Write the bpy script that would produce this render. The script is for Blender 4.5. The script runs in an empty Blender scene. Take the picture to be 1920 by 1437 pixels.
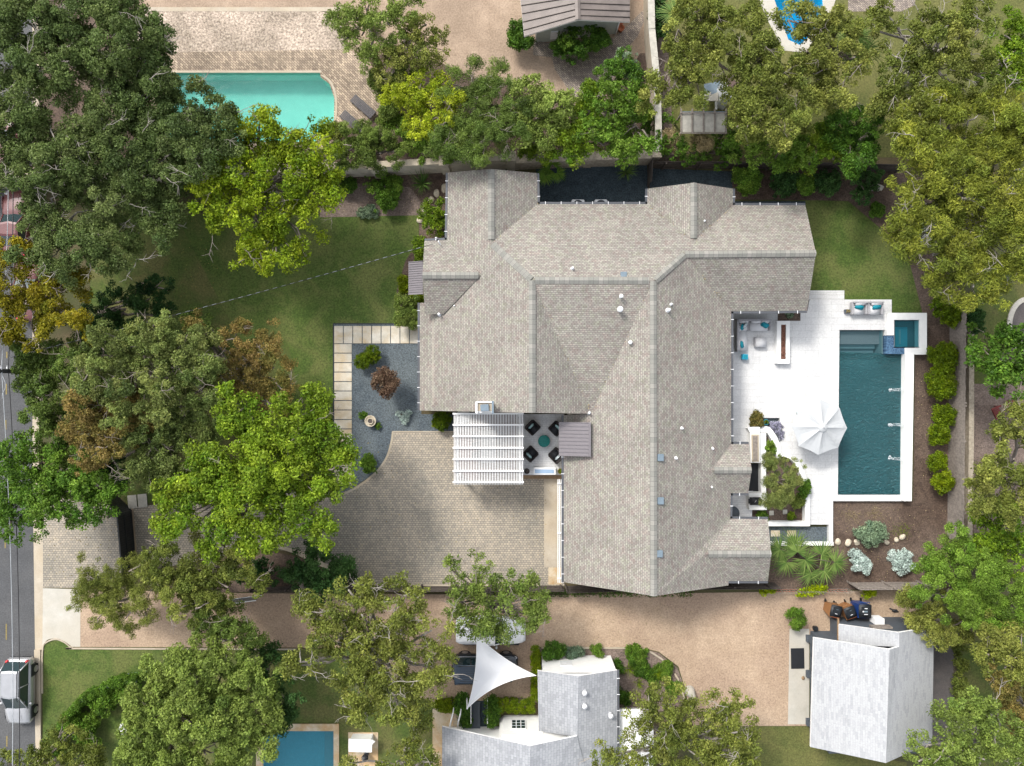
import bpy, bmesh, math, random
import numpy as np
from mathutils import Vector, Matrix
from mathutils.geometry import tessellate_polygon, delaunay_2d_cdt
R = random.Random(7)
NR = np.random.RandomState(11)
sc = bpy.context.scene
col = sc.collection
# ---------------- camera, world, sun, exposure ----------------
S = 27.0      # photo pixels per metre on the ground
H = 48.0      # drone height
cam_d = bpy.data.cameras.new("camera"); cam = bpy.data.objects.new("camera", cam_d); col.objects.link(cam)
cam.location = (0, 0, H); cam.rotation_euler = (0, 0, 0)
cam_d.sensor_width = 36; cam_d.lens = 36*H*S/1920.0; cam_d.clip_end = 2000; cam_d.clip_start = 0.5
sc.camera = cam
w = bpy.data.worlds.new("World"); sc.world = w; w.use_nodes = True
wn = w.node_tree.nodes; wl = w.node_tree.links; wn.clear()
sky = wn.new('ShaderNodeTexSky'); sky.sky_type = 'NISHITA'; sky.sun_disc = False
sky.sun_elevation = math.radians(46); sky.sun_rotation = math.radians(-38.5)
sky.air_density = 1.0; sky.dust_density = 3.0; sky.ozone_density = 1.0
bg = wn.new('ShaderNodeBackground'); bg.inputs[1].default_value = 0.15
wo = wn.new('ShaderNodeOutputWorld'); hs = wn.new('ShaderNodeHueSaturation'); hs.inputs['Saturation'].default_value = .28; wl.new(sky.outputs[0], hs.inputs['Color']); wl.new(hs.outputs[0], bg.inputs[0]); wl.new(bg.outputs[0], wo.inputs[0])
sl = bpy.data.lights.new("sun", 'SUN'); sl.energy = 1.3; sl.angle = math.radians(10.0); sl.color = (1.0, 0.955, 0.88)
so = bpy.data.objects.new("sun", sl); col.objects.link(so)
ce, se = math.cos(math.radians(46)), math.sin(math.radians(46))
so.rotation_euler = Vector((0.62*ce, -0.78*ce, -se)).to_track_quat('-Z', 'Y').to_euler(); so.location = (-30, 38, 60)
sc.view_settings.view_transform = 'Standard'; sc.view_settings.look = 'None'
sc.view_settings.exposure = 1.13; sc.view_settings.gamma = 1.0
try: sc.view_settings.use_curve_mapping = False
except Exception: pass
sc.render.engine = 'CYCLES'
sc.cycles.max_bounces = 6; sc.cycles.transparent_max_bounces = 12; sc.cycles.diffuse_bounces = 3

# ---------------- helpers ----------------
def P(px, py, z=0.0):
    k = (1 - z/H)/S
    return Vector(((px-960)*k, (718.5-py)*k, z))
ORG = {}
def tag(o, label=None, cat=None, group=None, kind=None):
    if label: o['label'] = label
    if cat: o['category'] = cat
    if group: o['group'] = group
    if kind: o['kind'] = kind
    return o
def thing(name, label, cat, loc=(0, 0, 0), rz=0, group=None):
    o = bpy.data.objects.new(name, None); col.objects.link(o)
    o.location = loc; o.rotation_euler = (0, 0, rz); o.empty_display_size = 0.3
    ORG[o.name] = Vector(loc)
    return tag(o, label, cat, group)
def link(me, name, parent=None, org=None):
    o = bpy.data.objects.new(name, me); col.objects.link(o)
    if parent: o.parent = parent; ORG[o.name] = ORG[parent.name]
    else:
        o.location = org if org is not None else (0, 0, 0); ORG[o.name] = Vector(o.location)
    return o
class MB:
    """collects shapes; build() links them as one mesh object"""
    def __init__(s): s.bm = bmesh.new(); s.uv = None
    def face(s, pts, m=0, smooth=False):
        vs = [s.bm.verts.new(p) for p in pts]
        f = s.bm.faces.new(vs); f.material_index = m; f.smooth = smooth; return f
    def poly(s, pts, z, holes=(), m=0):
        loops = [[Vector((p[0], p[1], 0)) for p in pts]] + [[Vector((p[0], p[1], 0)) for p in h] for h in holes]
        flat = [v for l in loops for v in l]
        if holes:       # constrained triangulation, keeping only triangles outside the holes
            ed = []; k = 0
            for l in loops: ed += [(k+i, k+(i+1) % len(l)) for i in range(len(l))]; k += len(l)
            co, _, fc, _, _, _ = delaunay_2d_cdt([v.xy for v in flat], ed, [], 0, 1e-5)
            def inside(p, l):
                r = False
                for a, b in zip(l, l[1:]+l[:1]):
                    if (a.y > p.y) != (b.y > p.y) and p.x < (b.x-a.x)*(p.y-a.y)/(b.y-a.y)+a.x: r = not r
                return r
            tris = [t for t in fc if inside(sum((co[i] for i in t), Vector((0, 0)))/3, loops[0]) and not any(inside(sum((co[i] for i in t), Vector((0, 0)))/3, h) for h in loops[1:])]
            flat = [Vector((c.x, c.y, 0)) for c in co]
        else: tris = tessellate_polygon(loops)
        vs = [s.bm.verts.new((v.x, v.y, z)) for v in flat]
        for t in tris:
            try:
                f = s.bm.faces.new([vs[i] for i in t]); f.material_index = m
                f.normal_update()
                if f.normal.z < 0: f.normal_flip()
            except ValueError: pass
    def prism(s, pts, z0, z1, holes=(), m=0, ms=None, bottom=False):
        s.poly(pts, z1, holes, m)
        for l in [pts]+list(holes):
            n = len(l)
            for i in range(n):
                a, b = l[i], l[(i+1) % n]
                s.face([(a[0], a[1], z0), (b[0], b[1], z0), (b[0], b[1], z1), (a[0], a[1], z1)], m if ms is None else ms)
        if bottom: s.poly(pts, z0, holes, m)
    def box(s, c, d, rz=0, m=0, bev=0.0, rot=None, seg=2, smooth=False):
        mat = Matrix.Translation(Vector(c)) @ (rot.to_4x4() if rot is not None else Matrix.Rotation(rz, 4, 'Z')) @ Matrix.Diagonal((d[0], d[1], d[2], 1))
        if bev <= 0:
            r = bmesh.ops.create_cube(s.bm, size=1, matrix=mat)
            for v in r['verts']:
                for f in v.link_faces: f.material_index = m
        else:
            t = bmesh.new(); bmesh.ops.create_cube(t, size=1, matrix=mat)
            bmesh.ops.bevel(t, geom=t.edges[:], offset=bev, segments=seg, affect='EDGES')
            mp = {v: s.bm.verts.new(v.co) for v in t.verts}
            for f in t.faces:
                g = s.bm.faces.new([mp[v] for v in f.verts]); g.material_index = m; g.smooth = smooth
            t.free()
    def cyl(s, c, r, h, n=16, m=0, r2=None, axis='Z', cap=True):
        r2 = r if r2 is None else r2
        mat = Matrix.Translation(Vector(c))
        if axis == 'X': mat = mat @ Matrix.Rotation(math.pi/2, 4, 'Y')
        if axis == 'Y': mat = mat @ Matrix.Rotation(-math.pi/2, 4, 'X')
        q = bmesh.ops.create_cone(s.bm, cap_ends=cap, segments=n, radius1=r, radius2=r2, depth=h, matrix=mat)
        for v in q['verts']:
            for f in v.link_faces:
                f.material_index = m; f.smooth = len(f.verts) == 4
    def lathe(s, c, prof, n=20, m=0):
        rings = []
        for (r, z) in prof:
            rings.append([s.bm.verts.new((c[0]+r*math.cos(2*math.pi*i/n), c[1]+r*math.sin(2*math.pi*i/n), c[2]+z)) for i in range(n)])
        for a, b in zip(rings, rings[1:]):
            for i in range(n):
                f = s.bm.faces.new([a[i], a[(i+1) % n], b[(i+1) % n], b[i]]); f.material_index = m; f.smooth = True
    def tube(s, pts, rad, n=6, m=0, caps=True):
        pts = [Vector(p) for p in pts]
        if not isinstance(rad, (list, tuple)): rad = [rad]*len(pts)
        rings = []
        for i, p in enumerate(pts):
            d = (pts[min(i+1, len(pts)-1)] - pts[max(i-1, 0)])
            if d.length < 1e-6: d = Vector((0, 0, 1))
            d.normalize()
            u = d.cross(Vector((0.13, 0.27, 1)));
            if u.length < 0.05: u = d.cross(Vector((1, 0, 0)))
            u.normalize(); v = d.cross(u)
            rings.append([s.bm.verts.new(p + (u*math.cos(2*math.pi*k/n) + v*math.sin(2*math.pi*k/n))*rad[i]) for k in range(n)])
        for a, b in zip(rings, rings[1:]):
            for k in range(n):
                f = s.bm.faces.new([a[k], a[(k+1) % n], b[(k+1) % n], b[k]]); f.material_index = m; f.smooth = True
        if caps:
            for r in (rings[0], rings[-1]):
                try: f = s.bm.faces.new(r); f.material_index = m
                except ValueError: pass
    def lump(s, c, d, m=0, amp=0.15, sub=2, seed=0):
        t = bmesh.new(); bmesh.ops.create_icosphere(t, subdivisions=sub, radius=1)
        rr = random.Random(seed)
        ks = [(Vector((rr.uniform(-1, 1), rr.uniform(-1, 1), rr.uniform(-1, 1)))*2.2, rr.uniform(0, 6)) for _ in range(5)]
        mp = {}
        for v in t.verts:
            f = 1+amp*sum(math.sin(k.dot(v.co)+ph) for k, ph in ks)/2
            mp[v] = s.bm.verts.new((c[0]+v.co.x*f*d[0], c[1]+v.co.y*f*d[1], c[2]+v.co.z*f*d[2]))
        for f in t.faces:
            g = s.bm.faces.new([mp[v] for v in f.verts]); g.material_index = m; g.smooth = True
        t.free()
    def build(s, name, mats, parent=None, world=True, org=None, fix=True):
        me = bpy.data.meshes.new(name)
        if fix: bmesh.ops.recalc_face_normals(s.bm, faces=s.bm.faces[:])
        s.bm.to_mesh(me); s.bm.free()
        if not isinstance(mats, (list, tuple)): mats = [mats]
        for m in mats: me.materials.append(m)
        o = link(me, name, parent, org)
        if world:
            off = ORG[o.name]
            if off.length > 0: me.transform(Matrix.Translation(-off))
        return o
def copy_tree(o, parent=None):
    c = o.copy(); col.objects.link(c); c.parent = parent
    for ch in list(o.children): copy_tree(ch, c)
    return c
def dup(root, loc, rz=0, label=None, scale=None):
    c = copy_tree(root); c.location = loc; c.rotation_euler = (0, 0, rz)
    if label: c['label'] = label
    if scale: c.scale = scale if isinstance(scale, (tuple, list)) else (scale,)*3
    return c
def PP(pts, z=0.0): return [tuple(P(x, y, z)[:2]) for x, y in pts]

# ---------------- materials ----------------
def newmat(name):
    m = bpy.data.materials.new(name); m.use_nodes = True
    nt = m.node_tree; nt.nodes.clear()
    out = nt.nodes.new('ShaderNodeOutputMaterial'); b = nt.nodes.new('ShaderNodeBsdfPrincipled')
    nt.links.new(b.outputs[0], out.inputs[0])
    return m, nt, b, out
def C4(c): return (c[0], c[1], c[2], 1)
def coords(nt, uv=False):
    t = nt.nodes.new('ShaderNodeTexCoord' if uv else 'ShaderNodeNewGeometry')
    return t.outputs['UV'] if uv else t.outputs['Position']
def noise(nt, vec, scale, detail=4, rough=0.6, dist=0.0):
    n = nt.nodes.new('ShaderNodeTexNoise'); nt.links.new(vec, n.inputs['Vector'])
    n.inputs['Scale'].default_value = scale; n.inputs['Detail'].default_value = detail
    n.inputs['Roughness'].default_value = rough; n.inputs['Distortion'].default_value = dist
    return n.outputs[0]
def ramp(nt, fac, stops):
    r = nt.nodes.new('ShaderNodeValToRGB'); nt.links.new(fac, r.inputs[0])
    e = r.color_ramp.elements
    e[0].position, e[0].color = stops[0][0], C4(stops[0][1])
    e[1].position, e[1].color = stops[-1][0], C4(stops[-1][1])
    for p, c in stops[1:-1]:
        x = e.new(p); x.color = C4(c)
    return r.outputs[0]
def mix(nt, a, b, fac, mode='MIX'):
    m = nt.nodes.new('ShaderNodeMix'); m.data_type = 'RGBA'; m.blend_type = mode
    for i, x in ((0, fac), (6, a), (7, b)):
        if isinstance(x, (int, float)): m.inputs[i].default_value = x
        elif isinstance(x, tuple): m.inputs[i].default_value = C4(x)
        else: nt.links.new(x, m.inputs[i])
    return m.outputs[2]
def bump(nt, b, h, strength, dist=0.02):
    n = nt.nodes.new('ShaderNodeBump'); nt.links.new(h, n.inputs['Height'])
    n.inputs['Strength'].default_value = strength; n.inputs['Distance'].default_value = dist
    nt.links.new(n.outputs[0], b.inputs['Normal'])
MT = {}
def noisy(name, c1, c2, scale=3.0, fine=None, fscale=25, rough=0.9, bmp=0.3, big=None, bigscale=0.15, bigf=0.5, metal=0, lo=0.3, hi=0.7, spec=0.3):
    """two-tone noise material with optional fine speckle (fine=(dark,light)) and broad patches"""
    m, nt, b, out = newmat(name); v = coords(nt)
    c = ramp(nt, noise(nt, v, scale, 5, .65), [(lo, c1), (hi, c2)])
    if big:
        f = ramp(nt, noise(nt, v, bigscale, 4, .6, .4), [(.42, (0, 0, 0)), (.62, (bigf,)*3)])
        c = mix(nt, c, big, f)
    if fine:
        fn = noise(nt, v, fscale, 3, .8)
        c = mix(nt, c, ramp(nt, fn, [(.32, fine[0]), (.68, fine[1])]), 1.0, 'MULTIPLY')
        bump(nt, b, fn, bmp)
    nt.links.new(c, b.inputs['Base Color']); b.inputs['Roughness'].default_value = rough
    b.inputs['Metallic'].default_value = metal; b.inputs['Specular IOR Level'].default_value = spec
    MT[name] = m; return m
def plain(name, c, rough=0.6, metal=0.0, var=0.12, spec=0.4, scale=4):
    return noisy(name, tuple(x*(1-var) for x in c), tuple(min(1, x*(1+var)) for x in c), scale, rough=rough, metal=metal, spec=spec)
def brick(name, c1, c2, mortar, bw, rh, ms, bias=0.0, uv=False, tones=None, tscale=2.2, stain=None, rough=0.85, patch=None, pscale=.2, offset=.5, rot=0, bmp=.25, msmooth=0.1, tint=None, rotn=None):
    m, nt, b, out = newmat(name); v = coords(nt, uv)
    if rot:
        mp = nt.nodes.new('ShaderNodeMapping'); nt.links.new(v, mp.inputs[0]); mp.inputs['Rotation'].default_value = (0, 0, rot); v2 = mp.outputs[0]
    else: v2 = v
    t = nt.nodes.new('ShaderNodeTexBrick'); nt.links.new(v2, t.inputs['Vector'])
    t.offset = offset
    for k, x in (('Color1', C4(c1)), ('Color2', C4(c2)), ('Mortar', C4(mortar)), ('Scale', 1.0), ('Mortar Size', ms), ('Mortar Smooth', msmooth), ('Bias', bias), ('Brick Width', bw), ('Row Height', rh)):
        t.inputs[k].default_value = x
    c = t.outputs['Color']
    if patch:
        pf = ramp(nt, noise(nt, v, pscale, 5, .65, .3), [(.38, (1, 1, 1)), (.62, patch)])
        c = mix(nt, c, pf, 1.0, 'MULTIPLY')
    if tones: c = mix(nt, c, ramp(nt, noise(nt, v, tscale, 3, .7, .2), [(.36, tones[0]), (.5, (1, 1, 1)), (.64, tones[1])]), 1.0, 'MULTIPLY')
    if stain:
        c = mix(nt, c, ramp(nt, noise(nt, v, .9, 6, .7, 1.2), [(.60, (1, 1, 1)), (.72, stain)]), 1.0, 'MULTIPLY')
        c = mix(nt, c, ramp(nt, noise(nt, v, 2.6, 3, .5), [(.70, (1, 1, 1)), (.76, stain)]), 1.0, 'MULTIPLY')
    fn = noise(nt, v, 9, 4, .8)
    c = mix(nt, c, ramp(nt, fn, [(.3, (.84, .84, .84)), (.7, (1.12, 1.12, 1.12))]), 1.0, 'MULTIPLY')
    nt.links.new(c, b.inputs['Base Color']); b.inputs['Roughness'].default_value = rough; b.inputs['Specular IOR Level'].default_value = .25
    bump(nt, b, t.outputs['Fac'], -bmp if bmp > 0 else bmp, .01)
    MT[name] = m; return m

noisy('ground', (.05, .055, .022), (.12, .085, .05), .35, ((.6, .6, .6), (1.3, 1.3, 1.3)), 14, big=(.05, .08, .02), bigscale=.12)
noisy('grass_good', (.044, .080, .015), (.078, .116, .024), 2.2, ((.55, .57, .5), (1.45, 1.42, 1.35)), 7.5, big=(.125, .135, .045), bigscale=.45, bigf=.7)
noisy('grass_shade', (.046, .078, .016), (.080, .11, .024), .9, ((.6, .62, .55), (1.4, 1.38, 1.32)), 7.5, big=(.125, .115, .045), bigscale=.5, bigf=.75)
noisy('grass_olive', (.07, .085, .024), (.115, .12, .036), 1.2, ((.6, .6, .55), (1.4, 1.38, 1.35)), 7.5, big=(.15, .14, .05), bigscale=.3, bigf=.6)
noisy('mulch', (.052, .036, .029), (.11, .078, .059), 2.2, ((.5, .5, .5), (1.55, 1.5, 1.45)), 9, bmp=.6, big=(.17, .13, .105), bigscale=.3)
noisy('mulch_light', (.13, .10, .085), (.22, .175, .15), 2.0, ((.5, .5, .5), (1.5, 1.45, 1.4)), 9, bmp=.6)
noisy('pea_gravel', (.355, .262, .182), (.445, .338, .242), 1.1, ((.70, .69, .68), (1.27, 1.27, 1.27)), 8.5, bmp=.5, big=(.29, .205, .15), bigscale=.18, bigf=.6)
noisy('tan_gravel', (.29, .215, .155), (.40, .305, .225), 1.2, ((.72, .71, .70), (1.22, 1.22, 1.22)), 8.5, bmp=.4, big=(.24, .18, .13), bigscale=.2, bigf=.7)
noisy('blue_gravel', (.062, .078, .090), (.10, .12, .134), 1.5, ((.5, .5, .5), (1.7, 1.7, 1.7)), 11, bmp=.8, big=(.125, .145, .15), bigscale=.3, bigf=.5)
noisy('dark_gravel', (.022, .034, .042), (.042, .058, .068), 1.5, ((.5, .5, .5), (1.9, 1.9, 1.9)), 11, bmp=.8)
noisy('asphalt', (.060, .062, .066), (.088, .09, .094), .8, ((.75, .75, .75), (1.3, 1.3, 1.3)), 10, bmp=.4, big=(.105, .105, .105), bigscale=.25)
noisy('concrete', (.35, .30, .23), (.47, .415, .335), .9, ((.9, .9, .9), (1.08, 1.08, 1.08)), 16, big=(.44, .36, .25), bigscale=.5, bigf=.5)
noisy('concrete_white', (.40, .38, .33), (.50, .48, .43), .9, ((.93, .93, .93), (1.05, 1.05, 1.05)), 16, big=(.44, .40, .33), bigscale=.35, bigf=.6)
noisy('concrete_dark', (.075, .07, .07), (.12, .105, .10), 1.2, ((.8, .8, .8), (1.15, 1.15, 1.15)), 14)
brick('pavers', (.47, .405, .315), (.33, .295, .245), (.14, .125, .105), .200, .150, .012, patch=(.68, .71, .74), pscale=.22, stain=(.80, .79, .78))
brick('pavers_dark', (.30, .26, .22), (.21, .20, .18), (.05, .05, .05), .21, .158, .014, patch=(.72, .72, .74), pscale=.3, rot=math.pi/2)
brick('herringbone', (.56, .45, .33), (.28, .22, .17), (.12, .09, .06), .26, .13, .012, patch=(.62, .62, .62), pscale=.3, rot=math.radians(45))
brick('old_brick', (.44, .37, .30), (.24, .20, .18), (.10, .09, .075), .24, .11, .012, patch=(.68, .67, .67), pscale=.4, rot=math.radians(38))
brick('white_tile', (.66, .66, .65), (.60, .60, .595), (.40, .40, .39), .9, .45, .006, patch=(.90, .90, .91), pscale=.4, rough=.5, bmp=.05, stain=(.90, .89, .87))
brick('patio_tile', (.80, .80, .79), (.72, .72, .72), (.5, .5, .5), .6, .15, .006, patch=(.86, .87, .89), pscale=.5, rough=.5, bmp=.05)
brick('shingle', (.345, .328, .288), (.225, .202, .180), (.135, .125, .115), .205, .118, .014, bias=-.12, uv=True, patch=(.86, .86, .87), pscale=.35, bmp=.5, msmooth=.3, tones=((.97, .88, .88), (.96, 1.0, .91)))  # dark joint colour: tab gaps, plus the shadow line of each row painted in
brick('ridge', (.20, .20, .18), (.275, .265, .24), (.10, .10, .095), 60, .30, .008, uv=True, offset=0, bmp=.1)
brick('shingle_grey', (.345, .355, .37), (.24, .25, .265), (.20, .21, .225), .32, .19, .008, uv=True, bias=-.35, patch=(.94, .94, .95), pscale=.3, bmp=.15)
brick('shingle_white', (.385, .392, .40), (.25, .26, .272), (.28, .29, .30), .46, .14, .005, uv=True, bias=-.5, patch=(.97, .97, .98), pscale=.4, bmp=.1)
plain('white', (.80, .80, .79), .55, var=.04); plain('stucco', (.80, .80, .78), .8, var=.04); plain('cream_wall', (.52, .47, .39), .9, var=.18, scale=2.0)
plain('stone_cap', (.36, .31, .24), .9, var=.35, scale=5); plain('sail', (.64, .65, .67), .8, var=.03, scale=1)
plain('canvas', (.42, .435, .445), .85, var=.05, scale=1.5); plain('slate_blue', (.075, .088, .105), .7, var=.1); plain('sage_wall', (.40, .43, .39), .7, var=.08)
plain('dark', (.018, .02, .024), .5); plain('black_fabric', (.020, .022, .026), .7, var=.3, scale=20); plain('wicker', (.028, .022, .022), .6, var=.35, scale=30)
plain('grey_wicker', (.36, .355, .37), .7, var=.12, scale=25); plain('grey_cushion', (.62, .62, .63), .9, var=.04); plain('teal', (.005, .24, .31), .7, var=.12)
plain('teal_pattern', (.015, .19, .17), .6, var=.5, scale=22); plain('pale_teal', (.38, .56, .56), .8, var=.1); plain('blue_plastic', (.02, .35, .52), .4)
plain('gutter', (.10, .105, .115), .35, metal=.3); plain('metal_grey', (.42, .42, .44), .4, metal=.5); plain('metal_white', (.75, .76, .77), .4)
plain('vent_blue', (.17, .22, .26), .45, metal=.2); plain('steel', (.5, .5, .52), .3, metal=.8); plain('copper_door', (.22, .12, .06), .6)
plain('wood_grey', (.225, .195, .17), .85, var=.35, scale=6); plain('wood_dark', (.075, .062, .054), .85, var=.4, scale=6); plain('wood_brown', (.25, .165, .095), .75, var=.25, scale=6)
plain('wood_deck', (.085, .042, .034), .75, var=.3, scale=6); plain('gate_black', (.022, .024, .024), .5, var=.3); plain('rail_tan', (.33, .25, .17), .7)
plain('terracotta', (.40, .13, .06), .8); plain('brown_bin', (.26, .12, .045), .45, var=.06); plain('blue_bin', (.008, .045, .20), .4, var=.1); plain('bin_lid', (.015, .018, .022), .5)
plain('rubber', (.015, .015, .016), .85); plain('rock', (.50, .44, .34), .9, var=.3, scale=5); plain('slab_grey', (.42, .40, .35), .85, var=.2, scale=3)
plain('bark', (.20, .17, .145), .9, var=.35, scale=6); plain('bark_pale', (.27, .245, .215), .9, var=.25, scale=6); plain('bark_dark', (.10, .08, .065), .9, var=.35, scale=6)
plain('red_wood', (.16, .025, .02), .6); plain('lounger_grey', (.10, .095, .10), .8, var=.25, scale=12); plain('cable', (.03, .03, .032), .6); plain('cable_white', (.38, .40, .42), .5)
plain('yellow_paint', (.21, .165, .06), .8, var=.3, scale=12); plain('metal_roof', (.185, .17, .18), .45, metal=.2, var=.06); plain('shed_metal', (.17, .142, .128), .55, var=.18, scale=1.5)
plain('rust_roof', (.17, .115, .10), .8, var=.2); plain('pool_plaster', (.16, .26, .28), .8, var=.06); plain('ledge_grey', (.20, .215, .225), .8, var=.08, scale=20)
plain('turq_plaster', (.36, .60, .50), .9, var=.07, scale=1.2); plain('aqua_plaster', (.015, .40, .66), .9, var=.08); plain('azure_plaster', (.16, .45, .54), .9, var=.06)
brick('mosaic', (.03, .07, .15), (.13, .24, .36), (.06, .12, .2), .07, .07, .006, offset=0, rough=.25)
brick('glass_tile', (.20, .22, .225), (.17, .185, .19), (.13, .14, .145), .3, .3, .006, offset=0, rough=.4)
noisy('lawa', (.10, .035, .025), (.24, .13, .09), 9, ((.4, .4, .4), (1.6, 1.5, 1.5)), 30, bmp=.9)
noisy('river_rock', (.20, .165, .13), (.36, .31, .255), 3.0, ((.35, .32, .3), (1.75, 1.72, 1.68)), 7, bmp=1.0, big=(.5, .42, .35), bigscale=.4, bigf=.6)
noisy('slab', (.44, .40, .32), (.68, .64, .56), 1.3, ((.9, .9, .9), (1.08, 1.08, 1.08)), 18, big=(.50, .38, .22), bigscale=.7, bigf=.8)
noisy('flagstone', (.42, .33, .20), (.60, .52, .40), 1.6, ((.9, .9, .9), (1.1, 1.1, 1.1)), 14, big=(.45, .27, .11), bigscale=.9, bigf=.7)
noisy('fan_weave', (.03, .04, .05), (.06, .07, .08), 20)
def paint(name, c, rough=.25, metal=.4):
    m, nt, b, out = newmat(name); b.inputs['Base Color'].default_value = C4(c); b.inputs['Roughness'].default_value = rough
    b.inputs['Metallic'].default_value = metal; b.inputs['Coat Weight'].default_value = .6; b.inputs['Coat Roughness'].default_value = .08
    v = coords(nt); c_ = ramp(nt, noise(nt, v, 2.5, 4, .6), [(.3, tuple(x*.88 for x in c)), (.7, c)]); nt.links.new(c_, b.inputs['Base Color'])
    MT[name] = m
paint('car_silver', (.44, .445, .46)); paint('car_red', (.11, .025, .025), .5, .1); paint('car_white', (.72, .73, .75), .25, 0); paint('car_blue', (.020, .042, .070), .3, .1); paint('car_black', (.022, .027, .034), .2, .1)
paint('car_glass', (.02, .04, .045), .06, 0); paint('red_lens', (.45, .01, .015), .2, 0); paint('clear_lens', (.6, .6, .62), .1, .2); paint('glass_pane', (.25, .32, .40), .15, 0)
paint('pale_glass', (.50, .58, .60), .2, 0); paint('blue_glass', (.32, .45, .62), .15, 0); paint('green_plastic', (.01, .16, .05), .4, 0); paint('gold_glaze', (.28, .24, .04), .3, .2); paint('teal_glaze', (.02, .20, .26), .25, 0)

def water(name, body, tint, op, ripple=5.0, strength=.5, dist=.12, ior=1.33, rough=.12):
    m, nt, b, out = newmat(name); v = coords(nt)
    mp = nt.nodes.new('ShaderNodeMapping'); nt.links.new(v, mp.inputs[0]); mp.inputs['Rotation'].default_value = (0, 0, .6); mp.inputs['Scale'].default_value = (1, 1.8, 1)
    n1 = noise(nt, mp.outputs[0], ripple, 3, .6, .8)
    bump(nt, b, n1, strength, dist)
    c = ramp(nt, noise(nt, v, .5, 3, .5), [(.3, tuple(x*.9 for x in body)), (.7, body)])
    nt.links.new(c, b.inputs['Base Color']); b.inputs['Roughness'].default_value = rough; b.inputs['IOR'].default_value = ior
    t = nt.nodes.new('ShaderNodeBsdfTransparent'); t.inputs[0].default_value = C4(tint)
    mx = nt.nodes.new('ShaderNodeMixShader'); mx.inputs[0].default_value = op
    nt.links.new(t.outputs[0], mx.inputs[1]); nt.links.new(b.outputs[0], mx.inputs[2]); nt.links.new(mx.outputs[0], out.inputs[0])
    MT[name] = m
water('water_teal', (.045, .19, .215), (.34, .64, .70), .68, 4.5, 1.0, .8, 1.7, .32)
water('water_spa', (.02, .13, .17), (.45, .75, .80), .3, 6, .4)
water('water_ledge', (.05, .12, .14), (.75, .85, .88), .25, 6, .4)
water('water_turq', (.14, .46, .42), (.66, .95, .95), .22, 1.5, .2)
water('water_aqua', (.0, .30, .55), (.4, .85, .95), .4, 4, .5)
water('water_blue', (.07, .27, .35), (.62, .88, .93), .45, 6, .6)
def foam():
    m, nt, b, out = newmat('foam'); b.inputs['Base Color'].default_value = (.8, .85, .88, 1); b.inputs['Roughness'].default_value = .3
    t = nt.nodes.new('ShaderNodeBsdfTransparent'); mx = nt.nodes.new('ShaderNodeMixShader')
    f = ramp(nt, noise(nt, coords(nt), 16, 3, .7), [(.42, (0, 0, 0)), (.6, (.9, .9, .9))])
    nt.links.new(f, mx.inputs[0]); nt.links.new(t.outputs[0], mx.inputs[1]); nt.links.new(b.outputs[0], mx.inputs[2]); nt.links.new(mx.outputs[0], out.inputs[0]); MT['foam'] = m
foam()

def leafmat(name, a, b_, c_, trans=.35, rough=.55):
    """leaf colour varies per clump and per leaf through the mesh attribute 'leaf' (r = hue, g = brightness of that leaf)"""
    def sat(c, k=1.08):
        l = .3*c[0]+.59*c[1]+.11*c[2]; return tuple(max(.006, (l+(x-l)*k)*{'lf_yellowgreen': 1.22, 'lf_bright': 1.2, 'lf_green': 1.15, 'lf_mid': 1.18, 'lf_oak': 1.1, 'lf_olive': 1.1, 'lf_pecan': 1.15, 'lf_greyolive': 1.1}.get(name, 1.0)) for x in c)
    a, b_, c_ = sat(a), sat(b_), sat(c_)
    m, nt, b, out = newmat(name)
    at = nt.nodes.new('ShaderNodeAttribute'); at.attribute_name = 'leaf'
    sp = nt.nodes.new('ShaderNodeSeparateColor'); nt.links.new(at.outputs['Color'], sp.inputs[0])
    c = ramp(nt, sp.outputs[0], [(.0, a), (.5, b_), (1.0, c_)])
    vr = ramp(nt, sp.outputs[1], [(0, (.50, .50, .50)), (1, (1.6, 1.6, 1.6))])
    c = mix(nt, c, vr, 1.0, 'MULTIPLY')
    nt.links.new(c, b.inputs['Base Color']); b.inputs['Roughness'].default_value = rough; b.inputs['Specular IOR Level'].default_value = .2
    t = nt.nodes.new('ShaderNodeBsdfTranslucent'); nt.links.new(c, t.inputs[0])
    mx = nt.nodes.new('ShaderNodeMixShader'); mx.inputs[0].default_value = trans
    nt.links.new(b.outputs[0], mx.inputs[1]); nt.links.new(t.outputs[0], mx.inputs[2]); nt.links.new(mx.outputs[0], out.inputs[0])
    MT[name] = m
leafmat('lf_oak', (.065, .100, .032), (.105, .145, .046), (.160, .195, .070))
leafmat('lf_yellowgreen', (.085, .14, .014), (.175, .235, .024), (.30, .34, .04))
leafmat('lf_bright', (.070, .135, .016), (.145, .215, .026), (.26, .33, .045))
leafmat('lf_green', (.050, .11, .018), (.10, .18, .028), (.16, .24, .045))
leafmat('lf_mid', (.080, .125, .030), (.135, .185, .045), (.20, .25, .065))
leafmat('lf_dark', (.018, .055, .016), (.034, .085, .024), (.06, .12, .035))
leafmat('lf_olive', (.100, .130, .030), (.165, .190, .046), (.26, .27, .075))
leafmat('lf_autumn', (.135, .135, .040), (.215, .170, .055), (.30, .215, .085))
leafmat('lf_gold', (.12, .14, .020), (.225, .205, .026), (.33, .27, .035))
leafmat('lf_greyolive', (.090, .130, .040), (.150, .190, .058), (.22, .24, .08))
leafmat('lf_pecan', (.115, .145, .028), (.205, .225, .042), (.33, .33, .07))
leafmat('lf_silver', (.30, .38, .34), (.42, .50, .46), (.55, .62, .58), .15)
leafmat('lf_sage', (.13, .20, .13), (.20, .27, .17), (.26, .32, .20), .2)
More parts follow.
